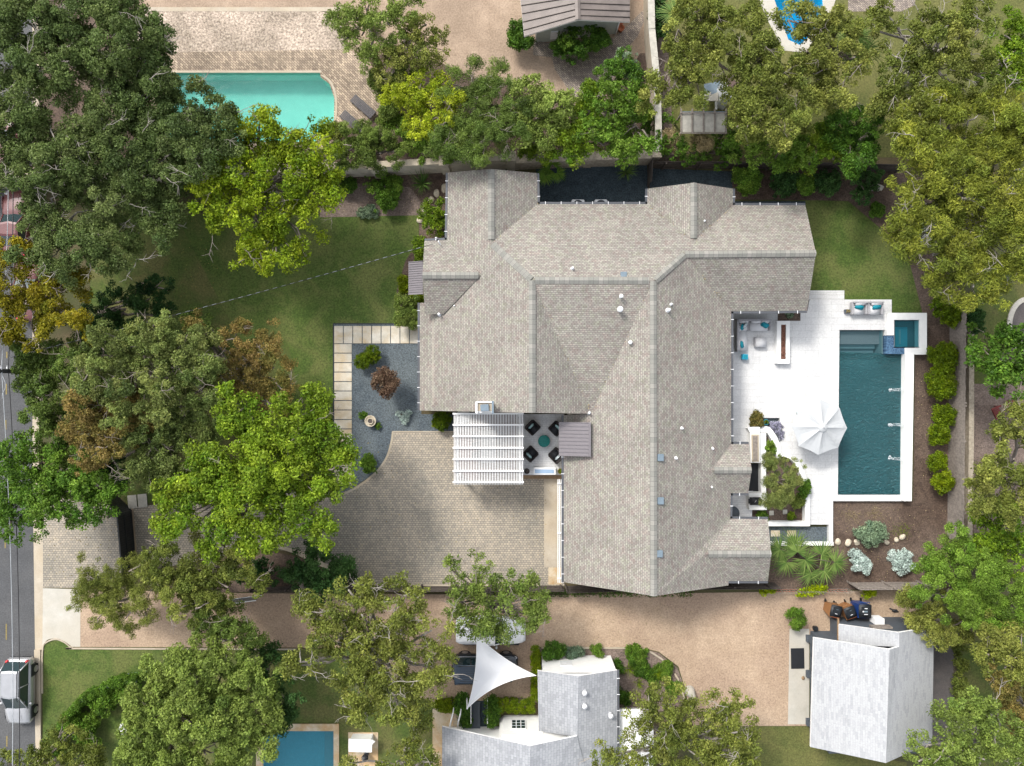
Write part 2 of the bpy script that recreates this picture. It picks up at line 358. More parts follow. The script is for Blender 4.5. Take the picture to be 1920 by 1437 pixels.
leafmat('lf_brownred', (.11, .065, .045), (.17, .11, .075), (.26, .20, .13))
leafmat('lf_lime', (.20, .28, .01), (.32, .40, .015), (.42, .48, .03))
leafmat('lf_hedge', (.075, .13, .01), (.13, .19, .014), (.20, .25, .02))
leafmat('lf_lilac', (.34, .33, .42), (.42, .41, .52), (.16, .22, .10))
leafmat('lf_dry', (.22, .19, .10), (.34, .28, .16), (.42, .34, .20))
leafmat('lf_palm', (.06, .12, .03), (.12, .19, .05), (.22, .28, .09))
leafmat('lf_grass', (.05, .10, .02), (.09, .15, .03), (.13, .19, .05))

# ---------------- foliage ----------------
GROW = 1.17
COV = 1.9     # leaf layers per clump
def leaves(name, mat, clumps, n_per, size, parent, up=.4, aspect=.5, lo=8):
    """clumps: array rows x,y,z,r,hue,val.  One mesh of small leaf faces spread through the clumps."""
    cl = np.array(clumps, float); k = len(cl)
    if k == 0: return None
    cnt = np.maximum(lo, (COV*(n_per/55.)*3.1416*cl[:, 3]**2/(size*size*aspect*.5)).astype(int))
    idx = np.repeat(np.arange(k), cnt); n = len(idx)
    d = NR.normal(size=(n, 3)); d /= np.linalg.norm(d, axis=1)[:, None]
    d[:, 2] = np.where(NR.rand(n) < .72, np.abs(d[:, 2]), d[:, 2])
    rr = cl[idx, 3]*(.3+.8*NR.rand(n)**.7)
    c = cl[idx, :3] + d*rr[:, None]*np.array([1, 1, .72])
    nn = NR.normal(size=(n, 3)); nn /= np.linalg.norm(nn, axis=1)[:, None]
    nn = nn*.9 + d*.5; nn[:, 2] += up; nn /= np.linalg.norm(nn, axis=1)[:, None]
    t = np.cross(nn, NR.normal(size=(n, 3))); t /= np.linalg.norm(t, axis=1)[:, None]
    b = np.cross(nn, t)
    ln = size*(.7+.6*NR.rand(n)); wd = ln*aspect*(.8+.4*NR.rand(n))
    L = (t*ln[:, None]/2); W = (b*wd[:, None]/2)
    V = np.empty((n, 4, 3)); V[:, 0] = c-L; V[:, 1] = c+W*1.0-L*.1; V[:, 2] = c+L; V[:, 3] = c-W-L*.1
    V[:, 1] += nn*(wd*.18)[:, None]; V[:, 3] += nn*(wd*.18)[:, None]
    me = bpy.data.meshes.new(name)
    off = np.array(ORG[parent.name]) if parent else np.zeros(3)
    V -= off
    me.vertices.add(n*4); me.vertices.foreach_set('co', V.reshape(-1).astype(np.float32))
    me.loops.add(n*4); me.loops.foreach_set('vertex_index', np.arange(n*4, dtype=np.int32))
    me.polygons.add(n); me.polygons.foreach_set('loop_start', np.arange(0, n*4, 4, dtype=np.int32))
    try: me.polygons.foreach_set('loop_total', np.full(n, 4, dtype=np.int32))
    except Exception: pass
    hue = np.clip(cl[idx, 4] + NR.normal(size=n)*.13, 0, 1); val = np.clip(cl[idx, 5] + NR.normal(size=n)*.20, 0, 1)
    ca = me.color_attributes.new('leaf', 'FLOAT_COLOR', 'POINT')
    arr = np.zeros((n, 4, 4), np.float32); arr[:, :, 0] = hue[:, None]; arr[:, :, 1] = val[:, None]; arr[:, :, 3] = 1
    ca.data.foreach_set('color', arr.reshape(-1))
    me.materials.append(MT[mat]); me.update(); me.validate()
    return link(me, name, parent)
def blob_clumps(c, r, dens, cr, hue=.5, flat=.72, low=-.25, hj=.15, nmin=4):
    """clumps of leaves: gathered into boughs (sub-lobes) on big crowns, evenly spread on small shrubs"""
    n = max(nmin, int(dens*r*r), int((2.4 if r > .75 else 3.4)*(r/cr)**2)); out = []
    def pt(lo):
        while True:
            x, y, z = R.uniform(-1, 1), R.uniform(-1, 1), R.uniform(lo, 1)
            q = math.sqrt(x*x+y*y+z*z)
            if .05 < q <= 1: return x, y, z, q
    subs = []
    if r > .75:
        for _ in range(max(3, int(1.5*r*r))):
            x, y, z, q = pt(-.1); f = r*R.uniform(.55, 1.0)/q*min(1, .4+.7*q); sr = R.uniform(.42, .95)*min(1, .5+r*.3)
            subs.append((c[0]+x*f, c[1]+y*f, c[2]+z*f*flat+R.uniform(-.15, .25), sr, R.gauss(0, .16), R.gauss(0, .13)))
    for i in range(n):
        if subs and R.random() < .78:
            sx, sy, sz, sr, dh, dv = R.choice(subs); x, y, z, q = pt(-.15); f = sr*R.uniform(.5, 1.05)/q
            out.append((sx+x*f, sy+y*f, sz+z*f*.6, R.uniform(.5, 1.1)*cr*.8, min(1, max(0, R.gauss(hue+dh, hj*.7))), min(1, max(0, R.gauss(.5+dv, .12)))))
        else:
            x, y, z, q = pt(low); f = r*(.5+.45*R.random()**.5)/q*min(1, .35+.75*q)
            out.append((c[0]+x*f, c[1]+y*f, c[2]+z*f*flat-(.15 if subs else 0), R.uniform(.65, 1.3)*cr, min(1, max(0, R.gauss(hue, hj))), min(1, max(0, R.gauss(.5, .14)))))
    return out
def limb(mb, a, b, r0, r1, wob=.25, n=5):
    a, b = Vector(a), Vector(b); L = (b-a).length
    pts = [a]
    for i in range(1, n):
        t = i/n; p = a.lerp(b, t)
        p += Vector((R.uniform(-1, 1), R.uniform(-1, 1), R.uniform(-.3, .6)))*wob*L*.18
        pts.append(p)
    pts.append(b)
    mb.tube(pts, [r0+(r1-r0)*i/n for i in range(n+1)], 6)
    return pts
def tree(name, label, cat, blobs, z, mat, leaf=.19, n_per=52, dens=6.5, cr=.5, hue=.5, bark='bark', twigs=0, trunk_r=.26, group=None, up=.4, base=None, grow=1.0, drop=.25, nmin=4, aspect=.5):
    if z > 2.2 and nmin < 10: leaf *= .88; cr *= .88; dens *= 1.25
    cs = []
    for b in blobs:
        zz = z + (b[3] if len(b) > 3 else R.uniform(-.5, .5)*min(1, z/4))
        rr_ = b[2]/S*(1-zz/H)*GROW*grow; zz = max(zz-rr_*.55, rr_*.3)
        cs.append((P(b[0], b[1], zz), b[2]/S*(1-zz/H)*GROW*grow))
    cx = sum(c.x*r for c, r in cs)/sum(r for c, r in cs); cy = sum(c.y*r for c, r in cs)/sum(r for c, r in cs)
    if z > 3.5: cx *= 1.10; cy *= 1.10
    if base: g = P(*base); cx, cy = g.x, g.y
    t = thing(name, label, cat, (cx, cy, 0), 0, group)
    far = max((c.xy-Vector((cx, cy))).length for c, r in cs)+.01
    cl = []; mb = MB()
    fork = Vector((cx+R.uniform(-.3, .3), cy+R.uniform(-.3, .3), z*.38))
    base_p = Vector((cx, cy, -.1))
    if z > 2.2: mb.tube([base_p, base_p+Vector((0, 0, .4)), base_p.lerp(fork, .6), fork], [trunk_r*1.5, trunk_r*1.05, trunk_r*.9, trunk_r*.8], 8)
    else: fork = base_p+Vector((0, 0, .3))
    for c, r in cs:
        dd = (c.xy-Vector((cx, cy))).length/far
        c2 = Vector((c.x, c.y, c.z))
        dz = min(drop*dd*dd*1.2, max(0, c2.z-r*.35)); f_ = (1-(c2.z-dz)/H)/(1-c2.z/H); c2 = Vector((c2.x*f_, c2.y*f_, c2.z-dz))
        k = blob_clumps(c2, r, dens*(1.75 if z > 2.2 else 1), cr, hue+R.uniform(-.1, .1), nmin=nmin)
        cl += k
        e = (c2.x, c2.y, c2.z+r*.15)
        pts = limb(mb, fork, e, trunk_r*.5*min(1, r/1.6+.3), .05)
        for _ in range(max(2, int(r*2.2))):
            q = R.choice(k); limb(mb, R.choice(pts[2:]), (q[0], q[1], q[2]+q[3]*.1), .05, .014, .35, 4)
        for _ in range(int(twigs*r+.5)):
            q = R.choice(k)
            top = Vector((q[0], q[1], q[2]+q[3]*.75))
            a = R.uniform(0, 6.28); L = R.uniform(.5, 1.5)
            e2 = top+Vector((math.cos(a)*L, math.sin(a)*L, R.uniform(-.25, .15)))
            pp = limb(mb, top-Vector((0, 0, .15)), e2, .026, .010, .4, 4)
            for _2 in range(5):
                s_ = R.choice(pp[1:]); a2 = a+R.uniform(-1.3, 1.3)
                limb(mb, s_, s_+Vector((math.cos(a2), math.sin(a2), R.uniform(-.2, .3)))*R.uniform(.25, .7), .013, .006, .5, 3)
    mb.build('trunk', MT[bark], t, fix=False)
    leaves('crown', mat, cl, n_per, leaf, t, up, aspect)
    return t
def shrub(label, blobs, z, mat, leaf=.10, n_per=75, dens=16, cr=.26, hue=.5, name='shrub', cat='shrub', group=None, up=.25, aspect=.55):
    t = tree(name, label, cat, [(b[0], b[1], b[2]*1.12) for b in blobs], z, mat, leaf*1.15, min(n_per, 80)*.85, dens*1.5, cr*.9, hue, 'bark_dark', 0, .05, group, up, None, 1.0, .1, 16, aspect=aspect)
    for ch in t.children:
        if ch.name.startswith('crown'): ch.name = 'foliage'
        elif ch.name.startswith('trunk'): ch.name = 'stem'
    return t
def blades(name, mat, specs, parent):
    """specs: list of (base, direction, length, width, droop, folds) long narrow blades in one mesh"""
    V, F, Cc = [], [], []
    for (b, d, L, wd, droop, hue) in specs:
        b = Vector(b); d = Vector(d).normalized(); s = d.cross(Vector((0, 0, 1)));
        if s.length < .05: s = Vector((1, 0, 0))
        s.normalize(); n = 5; i0 = len(V)
        for i in range(n+1):
            t = i/n; p = b+d*L*t+Vector((0, 0, -droop*L*t*t)); ww = wd*(.35+1.3*t if t < .4 else .87*(1-t)/.6+.02)
            V += [p-s*ww/2, p+Vector((0, 0, -.12*ww)), p+s*ww/2]; Cc += [(hue, R.uniform(.25, .75))]*3
        for i in range(n):
            a = i0+i*3; F += [(a, a+1, a+4, a+3), (a+1, a+2, a+5, a+4)]
    me = bpy.data.meshes.new(name); off = ORG[parent.name]
    me.from_pydata([tuple(v-off) for v in V], [], F)
    ca = me.color_attributes.new('leaf', 'FLOAT_COLOR', 'POINT')
    for i, (h, v) in enumerate(Cc): ca.data[i].color = (h, v, 0, 1)
    me.materials.append(MT[mat]); return link(me, name, parent)
def rosette(name, label, cat, px, py, z, rad, n, mat, wd=.05, group=None, up=(.15, 1.2), droop=.25, hue=.5):
    c = P(px, py, z); t = thing(name, label, cat, (c.x, c.y, 0), 0, group); sp = []
    for i in range(n):
        a = R.uniform(0, 6.28); e = R.uniform(*up); L = rad*R.uniform(.75, 1.1)
        sp.append(((c.x, c.y, z*.6), (math.cos(a)*math.cos(e), math.sin(a)*math.cos(e), math.sin(e)), L/max(.4, math.cos(e)*.9), wd, droop*math.cos(e), min(1, max(0, R.gauss(hue, .2)))))
    blades('fronds', mat, sp, t)
    m = MB(); m.cyl((c.x, c.y, z*.3), .12, z*.6+.05, 10, r2=.09); m.build('stem', MT['bark_dark'], t); return t
def fan_palm(label, fans, z, group=None, name='fan_palm', mat='lf_palm', rad=.85, cat='palm'):
    cx = sum(f[0] for f in fans)/len(fans); cy = sum(f[1] for f in fans)/len(fans)
    c0 = P(cx, cy, z); t = thing(name, label, cat, (c0.x, c0.y, 0), 0, group); sp = []; mb = MB()
    for (fx, fy, ang) in fans:
        zz = z+R.uniform(-.4, .2); c = P(fx, fy, zz)
        mb.tube([(c0.x, c0.y, .2), ((c0.x+c.x)/2, (c0.y+c.y)/2, zz*.75), tuple(c)], [.05, .025, .018], 5)
        a0 = math.radians(ang)
        for k in range(26):
            a = a0 + (k/25-.5)*4.4; L = rad*1.3*R.uniform(.85, 1.08)*(1-.25*abs(k/25-.5))
            sp.append((tuple(c), (math.cos(a), math.sin(a), R.uniform(-.05, .25)), L, .10, .25, min(1, max(0, R.gauss(.55, .2)))))
    blades('fronds', mat, sp, t); mb.cyl((c0.x, c0.y, z*.3), .15, z*.6, 10); mb.build('trunk', MT['bark_dark'], t); return t
# ================= SETTING: ground sheets =================
def rect(x0, y0, x1, y1): return [(x0, y0), (x1, y0), (x1, y1), (x0, y1)]
DZ = .30                       # raised white deck
POOL = PP([(1574, 619), (1698, 619), (1696, 928), (1571, 928)], DZ)
POOLr = PP([(1574, 619), (1655, 619), (1655, 664), (1698, 664), (1696, 928), (1571, 928)], DZ)
SPA = PP([(1677, 601), (1723, 601), (1723, 653), (1677, 653)], DZ)
SPAu = PP([(1676, 601), (1723.5, 601), (1723.5, 651), (1676, 651)], .45)
TURQ = PP([(310, 137), (600, 137), (601, 145), (618, 158), (627, 185), (626, 225), (612, 250), (590, 266), (310, 266)])
AQUA = PP([(1445, -20), (1540, -20), (1545, 40), (1500, 85), (1478, 75)])
BLUE = PP([(494, 1370), (626, 1370), (626, 1480), (494, 1480)])
def sheet(name, pts, z, mat, holes=(), kind='structure'):
    m = MB(); m.poly(pts, z, holes); o = m.build(name, MT[mat], fix=False); o['kind'] = kind; return o
def curve(pts, n=6):
    """Catmull-Rom smoothing of an open pixel polyline"""
    out = []; p = [pts[0]]+list(pts)+[pts[-1]]
    for i in range(1, len(p)-2):
        for k in range(n):
            t = k/n; a, b, c, d = p[i-1], p[i], p[i+1], p[i+2]
            out.append(tuple(.5*((2*b[j])+(-a[j]+c[j])*t+(2*a[j]-5*b[j]+4*c[j]-d[j])*t*t+(-a[j]+3*b[j]-3*c[j]+d[j])*t**3) for j in (0, 1)))
    out.append(pts[-1]); return out
big = [(-700, -700), (700, -700), (700, 700), (-700, 700)]
holes = [PP([(1573, 618), (1660, 618), (1660, 600), (1724, 600), (1724, 655), (1698, 664), (1696.5, 929), (1570.5, 929)], DZ), TURQ, AQUA, BLUE]
sheet('ground', big, 0, 'ground', holes)
sheet('street', PP([(-330, -3000), (62, -3000), (63, 740), (68, 1437), (78, 5000), (-330, 5000)]), .006, 'asphalt')
for i, (x, y0, y1) in enumerate([(13, 660, 672), (12, 720, 740), (11, 788, 806), (10.5, 850, 860), (10, 1010, 1028), (12, 1170, 1200), (13, 1380, 1400)]):
    m = MB(); m.poly(PP(rect(x-1.2, y0, x+1.2, y1)), .012); tag(m.build('road_marking', MT['yellow_paint'], fix=False), kind='structure')
# kerb along the street
kp = [(62, -400), (74, -400), (75, 985), (75, 1100), (80, 1205), (77, 1215), (78, 1500), (67, 1500), (64, 1100), (62, 700)]
m = MB(); m.prism(PP([(63, -400), (75, -400), (75, 930), (63, 930)]), 0, .12); m.prism(PP([(66, 1218), (77.5, 1218), (79, 1500), (70, 1500)]), 0, .12)
m.poly(PP([(62, 930), (81, 930), (81, 1105), (83, 1218), (66, 1218)]), .02)
tag(m.build('kerb', MT['concrete']), kind='structure')
# pavers
drive = [(81, 930), (240, 952), (440, 930), (600, 905), (628, 930), (660, 916)]+curve([(660, 916), (700, 890), (722, 860), (733, 830), (735, 811)])+[(850, 811), (850, 777), (1058, 777), (1058, 1098), (662, 1098), (640, 1075), (560, 1035), (490, 1028), (230, 1080), (150, 1102), (81, 1102)]
sheet('paver_driveway', PP(drive), .022, 'pavers')
m = MB(); m.prism(PP([(736, 808.5), (850, 808.5), (850, 811), (736, 811)]), 0, .05); 
cv = curve([(628, 931), (664, 915), (700, 888), (722, 860), (732, 830), (735, 809)]); cv2 = [(x+3, y+2.5) for x, y in cv]
for a, b, c, d in zip(cv, cv[1:], cv2[1:], cv2): m.prism(PP([a, b, c, d]), 0, .045)
tag(m.build('paver_edging', MT['concrete']), kind='structure')
sheet('garage_apron', PP([(1020, 897), (1046, 897), (1046, 1063), (1020, 1063)]), .030, 'concrete')
sheet('stone_pad', PP([(1028, 1064), (1053, 1064), (1053, 1096), (1028, 1096)]), .032, 'flagstone')
m = MB(); m.prism(PP([(500, 1030), (520, 1027), (550, 1037), (640, 1080), (662, 1100), (1010, 1100), (1010, 1096), (662, 1096), (645, 1074), (560, 1031), (520, 1022), (498, 1024)]), 0, .07)
tag(m.build('driveway_border', MT['concrete']), kind='structure')
sheet('shade_bed', PP([(430, 1035), (500, 1032), (560, 1045), (640, 1085), (660, 1102), (420, 1112), (380, 1090)]), .014, 'mulch')
# gravel side drive
grav = [(150, 1105), (400, 1112), (1060, 1116), (1440, 1110), (1745, 1106), (1745, 1200), (1515, 1200), (1515, 1361), (1300, 1362), (1284, 1290), (1272, 1250), (1235, 1222), (1195, 1213), (1010, 1213), (1006, 1318), (815, 1318), (740, 1290), (700, 1215), (150, 1213)]
sheet('gravel_driveway', PP(grav), .018, 'pea_gravel')
ap = [(81, 1103), (151, 1105), (151, 1213), (136, 1213)]+curve([(136, 1213), (118, 1201), (103, 1197), (88, 1201), (80, 1215)])
sheet('driveway_apron', PP(ap), .026, 'concrete_white')
m = MB(); ce1 = curve([(79, 1300), (79, 1225), (84, 1206), (103, 1197), (120, 1202), (136, 1213), (160, 1214.5), (556, 1216)])
for a, b in zip(ce1, ce1[1:]): 
    m.prism(PP([a, b, (b[0]+.5, b[1]+2.6), (a[0]+.5, a[1]+2.6)]) if abs(b[0]-a[0]) > abs(b[1]-a[1]) else PP([a, b, (b[0]+2.6, b[1]), (a[0]+2.6, a[1])]), 0, .08)
tag(m.build('lawn_edging', MT['concrete']), kind='structure')
# lawns
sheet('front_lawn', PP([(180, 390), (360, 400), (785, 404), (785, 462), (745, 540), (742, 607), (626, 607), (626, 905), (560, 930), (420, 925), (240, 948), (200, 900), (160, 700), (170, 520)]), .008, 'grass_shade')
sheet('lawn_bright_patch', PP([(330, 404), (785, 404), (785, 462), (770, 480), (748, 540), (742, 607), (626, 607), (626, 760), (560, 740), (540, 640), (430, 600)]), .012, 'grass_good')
sheet('east_lawn', PP([(1500, 375), (1590, 378), (1650, 428), (1700, 470), (1730, 540), (1730, 592), (1670, 592), (1670, 562), (1582, 562), (1582, 548), (1500, 548)]), .012, 'grass_good')
sheet('west_lawn', PP([(80, 1240), (81, 1212), (90, 1203), (103, 1199.5), (120, 1204), (134, 1215), (360, 1216), (360, 1300), (280, 1520), (80, 1520)]), .008, 'grass_good')
sheet('pool_lawn', PP([(300, 1218), (556, 1218), (700, 1218), (740, 1292), (812, 1320), (810, 1520), (300, 1520)]), .010, 'grass_shade', [BLUE])
sheet('south_lawn', PP([(1300, 1362), (1515, 1362), (1525, 1400), (1700, 1430), (1700, 1540), (1300, 1540)]), .012, 'grass_olive')
sheet('side_lawn', PP([(1795, 1195), (1960, 1195), (1960, 1500), (1795, 1500)]), .012, 'grass_shade')
sheet('north_lawn', PP([(1240, -80), (2000, -80), (2000, 300), (1240, 290)]), .010, 'grass_olive', [AQUA])
sheet('neighbour_lawn', PP([(1825, 430), (2000, 430), (2000, 720), (1825, 720)]), .008, 'grass_shade')
sheet('neighbour_yard', PP([(1825, 720), (1935, 720), (1935, 1000), (1825, 1000)]), .012, 'mulch_light')
# planting beds
sheet('north_bed', PP([(600, 326), (845, 326), (845, 452), (786, 452), (786, 404), (600, 408)]), .016, 'mulch_light')
sheet('north_bed_soil', PP([(660, 326), (845, 320), (845, 400), (800, 395), (770, 352), (700, 345), (640, 345)]), .020, 'mulch')
sheet('foundation_bed', PP([(786, 404), (845, 404), (845, 470), (800, 600), (790, 616), (742, 616), (744, 545), (760, 490), (786, 450)]), .018, 'mulch')
sheet('east_bed', PP([(1372, 320), (1800, 320), (1800, 1106), (1440, 1106), (1440, 1020), (1562, 1020), (1562, 940), (1712, 940), (1716, 590), (1730, 590), (1700, 472), (1650, 428), (1592, 377), (1372, 374)]), .014, 'mulch')
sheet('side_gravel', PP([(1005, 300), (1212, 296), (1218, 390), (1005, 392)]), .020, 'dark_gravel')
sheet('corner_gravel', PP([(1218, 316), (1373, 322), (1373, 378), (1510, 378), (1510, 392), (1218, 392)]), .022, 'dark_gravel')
sheet('gravel_garden', PP([(625, 607), (790, 607), (790, 777), (852, 777), (852, 810), (735, 810)]+curve([(735, 810), (732, 830), (722, 860), (700, 888), (662, 914), (628, 930)])+[(625, 930)]), .016, 'blue_gravel')
m = MB()
for a in (rect(624.5, 606.5, 788, 608), rect(624.5, 608, 626, 930)): m.prism(PP(a), 0, .06)
tag(m.build('garden_edging', MT['dark']), kind='structure')
sheet('planting_strip', PP([(1005, 1213), (1192, 1214), (1235, 1224), (1270, 1252), (1284, 1292), (1284, 1330), (1155, 1340), (1005, 1260)]), .024, 'mulch_light')
m = MB(); ce2 = curve([(1015, 1213), (1100, 1213), (1192, 1214), (1218, 1220), (1244, 1236)]); ce3 = curve([(1266, 1262), (1276, 1280), (1284, 1310)])
for c_ in (ce2, ce3):
    for a, b in zip(c_, c_[1:]):
        d = Vector((b[0]-a[0], b[1]-a[1])).normalized(); nx, ny = -d.y*3, d.x*3
        m.prism(PP([a, b, (b[0]+nx, b[1]+ny), (a[0]+nx, a[1]+ny)]), 0, .1)
tag(m.build('bed_edging', MT['concrete']), kind='structure')
# north-west neighbour's ground
sheet('neighbour_gravel', PP([(-40, -80), (1240, -80), (1240, 300), (700, 300), (640, 20), (-40, 20)]), .006, 'tan_gravel')
sheet('shaded_yard', PP([(76, -80), (255, -80), (262, 60), (250, 180), (300, 300), (300, 338), (76, 345)]), .011, 'mulch')
sheet('tan_path', PP([(250, 14), (650, 14), (650, 22), (250, 22)]), .020, 'concrete')
sheet('river_rock_bed', PP([(250, 22), (600, 22), (640, 30), (650, 96), (250, 100)]), .012, 'river_rock')
nb = curve([(692, 130), (705, 150), (718, 180), (716, 205), (690, 230), (650, 245), (630, 262)])
sheet('brick_terrace', PP([(250, 100), (650, 93), (680, 105)]+nb+[(600, 282), (290, 282)]), .016, 'herringbone', [TURQ])
m = MB(); m.prism(PP([(300, 133), (603, 133), (603, 137), (300, 137)]), 0, .04); 
ar = curve([(601, 142), (618, 155), (628, 185), (627, 225), (613, 251), (591, 268)]); ar2 = [(x+4, y-1) for x, y in ar]
for a, b, c, d in zip(ar, ar[1:], ar2[1:], ar2): m.prism(PP([a, b, c, d]), 0, .045)
tag(m.build('pool_coping', MT['concrete']), kind='structure')
sheet('old_brick_path', PP([(1000, 78), (1040, 82), (1060, 80), (1150, 72), (1175, 50), (1205, 20), (1212, 30), (1195, 70), (1172, 95), (1160, 130), (1128, 190), (1080, 190), (1040, 130), (1035, 108), (1000, 104)]), .014, 'old_brick')
sheet('neighbour_bed', PP([(640, 262), (700, 225), (722, 170), (690, 110), (760, 90), (900, 150), (1000, 160), (1080, 200), (1150, 190), (1200, 100), (1215, 100), (1222, 296), (850, 304), (625, 318)]), .010, 'mulch')
sheet('narrow_bed', PP([(1216, 40), (1250, 40), (1265, 320), (1222, 316)]), .014, 'mulch_light')
sheet('pool_deck_far', PP([(1405, -40), (1580, -40), (1560, 20), (1510, 100), (1470, 95), (1440, 40)]), .016, 'concrete_white', [AQUA])
sheet('tiled_terrace', PP([(1590, -30), (1720, -30), (1715, 10), (1690, 22), (1590, 22)]), .016, 'old_brick')
# garage surroundings
sheet('garage_slab', PP([(1480, 1179), (1517, 1179), (1517, 1358), (1477, 1358)]), .030, 'concrete_white')
sheet('dark_yard', PP([(1690, 1190), (1788, 1190), (1786, 1400), (1690, 1400)]), .024, 'concrete_dark')
# stone kerb arc and court on the far right
ac = [(1925+38*math.cos(a), 612-55*math.sin(a)) for a in np.linspace(math.pi*.5, math.pi*1.5, 24)]; ai = [(1925+29*math.cos(a), 612-46*math.sin(a)) for a in np.linspace(math.pi*.5, math.pi*1.5, 24)]
sheet('round_court', PP(ac), .014, 'concrete_dark')
m = MB()
for a, b, c, d in zip(ac, ac[1:], ai[1:], ai): m.prism(PP([a, b, c, d]), 0, .1)
tag(m.build('court_kerb', MT['slab_grey']), kind='structure')
sheet('flagstone_path', PP([(811, 1330), (835, 1322), (870, 1335), (858, 1366), (832, 1366), (832, 1540), (811, 1540)]), .016, 'flagstone')
sheet('dark_walk', PP([(882, 1314), (915, 1314), (915, 1366), (860, 1366), (862, 1350), (882, 1350)]), .022, 'dark_gravel')

# ================= pools =================
def basin(m, pts, z1, z0, mt=0):
    n = len(pts)
    for i in range(n):
        a, b = pts[i], pts[(i+1) % n]; m.face([(a[0], a[1], z0), (b[0], b[1], z0), (b[0], b[1], z1), (a[0], a[1], z1)], mt)
    m.poly(pts, z0, (), mt)
def pool(name, label, pts, zt, zb, zw, plaster, wat, cop=None, copmat=None, coph=.03):
    c = Vector((sum(p[0] for p in pts)/len(pts), sum(p[1] for p in pts)/len(pts), 0))
    t = thing(name, label, 'pool', c)
    m = MB(); basin(m, pts, zt, zb); m.build('basin', MT[plaster], t, fix=False)
    m = MB(); m.poly(pts, zw); m.build('water', MT[wat], t, fix=False)
    if cop: m = MB(); m.prism(cop, 0, coph, [pts]); m.build('coping', MT[copmat], t)
    return t
pool('swimming_pool', 'turquoise pool with a rounded end set in old herringbone brick', TURQ, .016, -1.3, -.12, 'turq_plaster', 'water_turq')
pool('swimming_pool', 'bright aqua pool with pale deck mostly hidden under the northern trees', AQUA, .016, -1.4, -.1, 'aqua_plaster', 'water_aqua')
pl = pool('swimming_pool', 'blue pool with tan stone rim on the shaded lawn by the bottom edge', BLUE, .03, -1.2, -.1, 'azure_plaster', 'water_blue', PP([(481, 1357), (636, 1357), (636, 1495), (481, 1495)]), 'flagstone', .09)
m = MB(); m.prism(PP(rect(606, 1371, 625.5, 1479)), -1.1, -.35); m.build('ledge', MT['pool_plaster'], pl)
# main pool
t = thing('swimming_pool', 'large dark teal rectangular pool with three spouts along its raised white east wall', 'pool', P(1635, 780, 0))
m = MB(); basin(m, POOLr, DZ, -1.2); m.build('basin', MT['pool_plaster'], t, fix=False)
m = MB()
m.prism(PP([(1574.5, 619.5), (1654.5, 619.5), (1654.5, 645), (1574.5, 645)], DZ), -1.1, -.12); m.build('tanning_ledge', MT['ledge_grey'], t)
m = MB(); m.prism(PP([(1574.5, 645.2), (1650, 645.2), (1650, 653), (1574.5, 653)], DZ), -1.1, -.38); m.prism(PP([(1574.5, 653.2), (1650, 653.2), (1650, 661), (1574.5, 661)], DZ), -1.1, -.6); m.build('steps', MT['pool_plaster'], t)
m = MB(); m.prism(PP([(1690, 664.5), (1697.5, 664.5), (1695.5, 927.5), (1688, 927.5)], DZ), -1.1, -.25)
m.prism(PP([(1571.5, 892), (1577, 892), (1577, 911), (1600, 913), (1603, 927.5), (1571.5, 927.5)], DZ), -1.1, -.3); m.build('bench', MT['ledge_grey'], t)
m = MB(); m.poly(PP([(1574, 660), (1697.7, 664), (1696, 928), (1571, 928)], DZ), DZ-.12); m.build('water', MT['water_teal'], t, fix=False)
m = MB(); m.poly(PP([(1574, 619), (1655, 619), (1655, 664), (1574, 660)], DZ), DZ-.121); m.build('water', MT['water_ledge'], t, fix=False)
m = MB(); m.prism(PP([(1702, 665), (1714, 665), (1709.5, 940), (1695.7, 940), (1695.7, 928), (1698, 664)], .7), 0, .7)
m.build('wall', MT['stucco'], t)
m = MB(); m.box(P(1618, 876, -1.17), (.85, .10, .04)); m.build('drain', MT['pale_glass'], t)
for y in (731, 797, 861):
    a = P(1697.5, y, DZ+.3); f = MB()
    for dy in (-.10, -.035, .04, .10):
        f.tube([(a.x+.02, a.y+dy, .62), (a.x-.3, a.y+dy*.9, .58), (a.x-.5, a.y+dy*.8, .42), (a.x-.62, a.y+dy*.8, .19)], .012, 5)
    q = Vector((a.x-.72, a.y, DZ-.115)); f.lump(q, (.13, .10, .03), amp=.5, seed=y); f.lump(q+Vector((-.12, .03, 0)), (.09, .12, .015), amp=.6, seed=y+3)
    sp = f.build('water_spout', MT['foam'], t); n_ = MB(); n_.box((a.x+.02, a.y, .62), (.05, .34, .05)); n_.build('nozzle', MT['steel'], sp)
# spa
t = thing('spa', 'small raised square spa with blue mosaic spillway at the pool corner', 'spa', P(1700, 626, 0))
m = MB(); basin(m, SPAu, .56, -.15); m.build('basin', MT['ledge_grey'], t, fix=False)
m = MB(); sp0 = PP([(1681, 613), (1705, 613), (1705, 652), (1681, 652)], .1); m.poly(sp0, -.14); m.box(P(1687, 632, -.10), (.12, 1.0, .04), m=1); m.build('footwell', [MT['azure_plaster'], MT['pale_glass']], t, fix=False)
m = MB(); m.poly(SPAu, .47); m.build('water', MT['water_spa'], t, fix=False)
m = MB(); m.prism(PP([(1672, 587), (1738, 587), (1738, 665), (1697, 665), (1697, 652.5), (1724, 652.5), (1724, 600), (1676.5, 600), (1676.5, 629), (1664, 629), (1664, 588)], .58), 0, .58); m.build('coping', MT['stucco'], t)
m = MB(); m.prism(PP([(1663, 629.5), (1676, 629.5), (1676, 652.5), (1696.5, 652.5), (1696.5, 664), (1661, 664)], .5), -.6, .49)
m.face([P(1657, 629, .12), P(1663, 629.5, .49), P(1661, 664, .49), P(1656, 666, .12)]); m.build('spillway', MT['mosaic'], t)

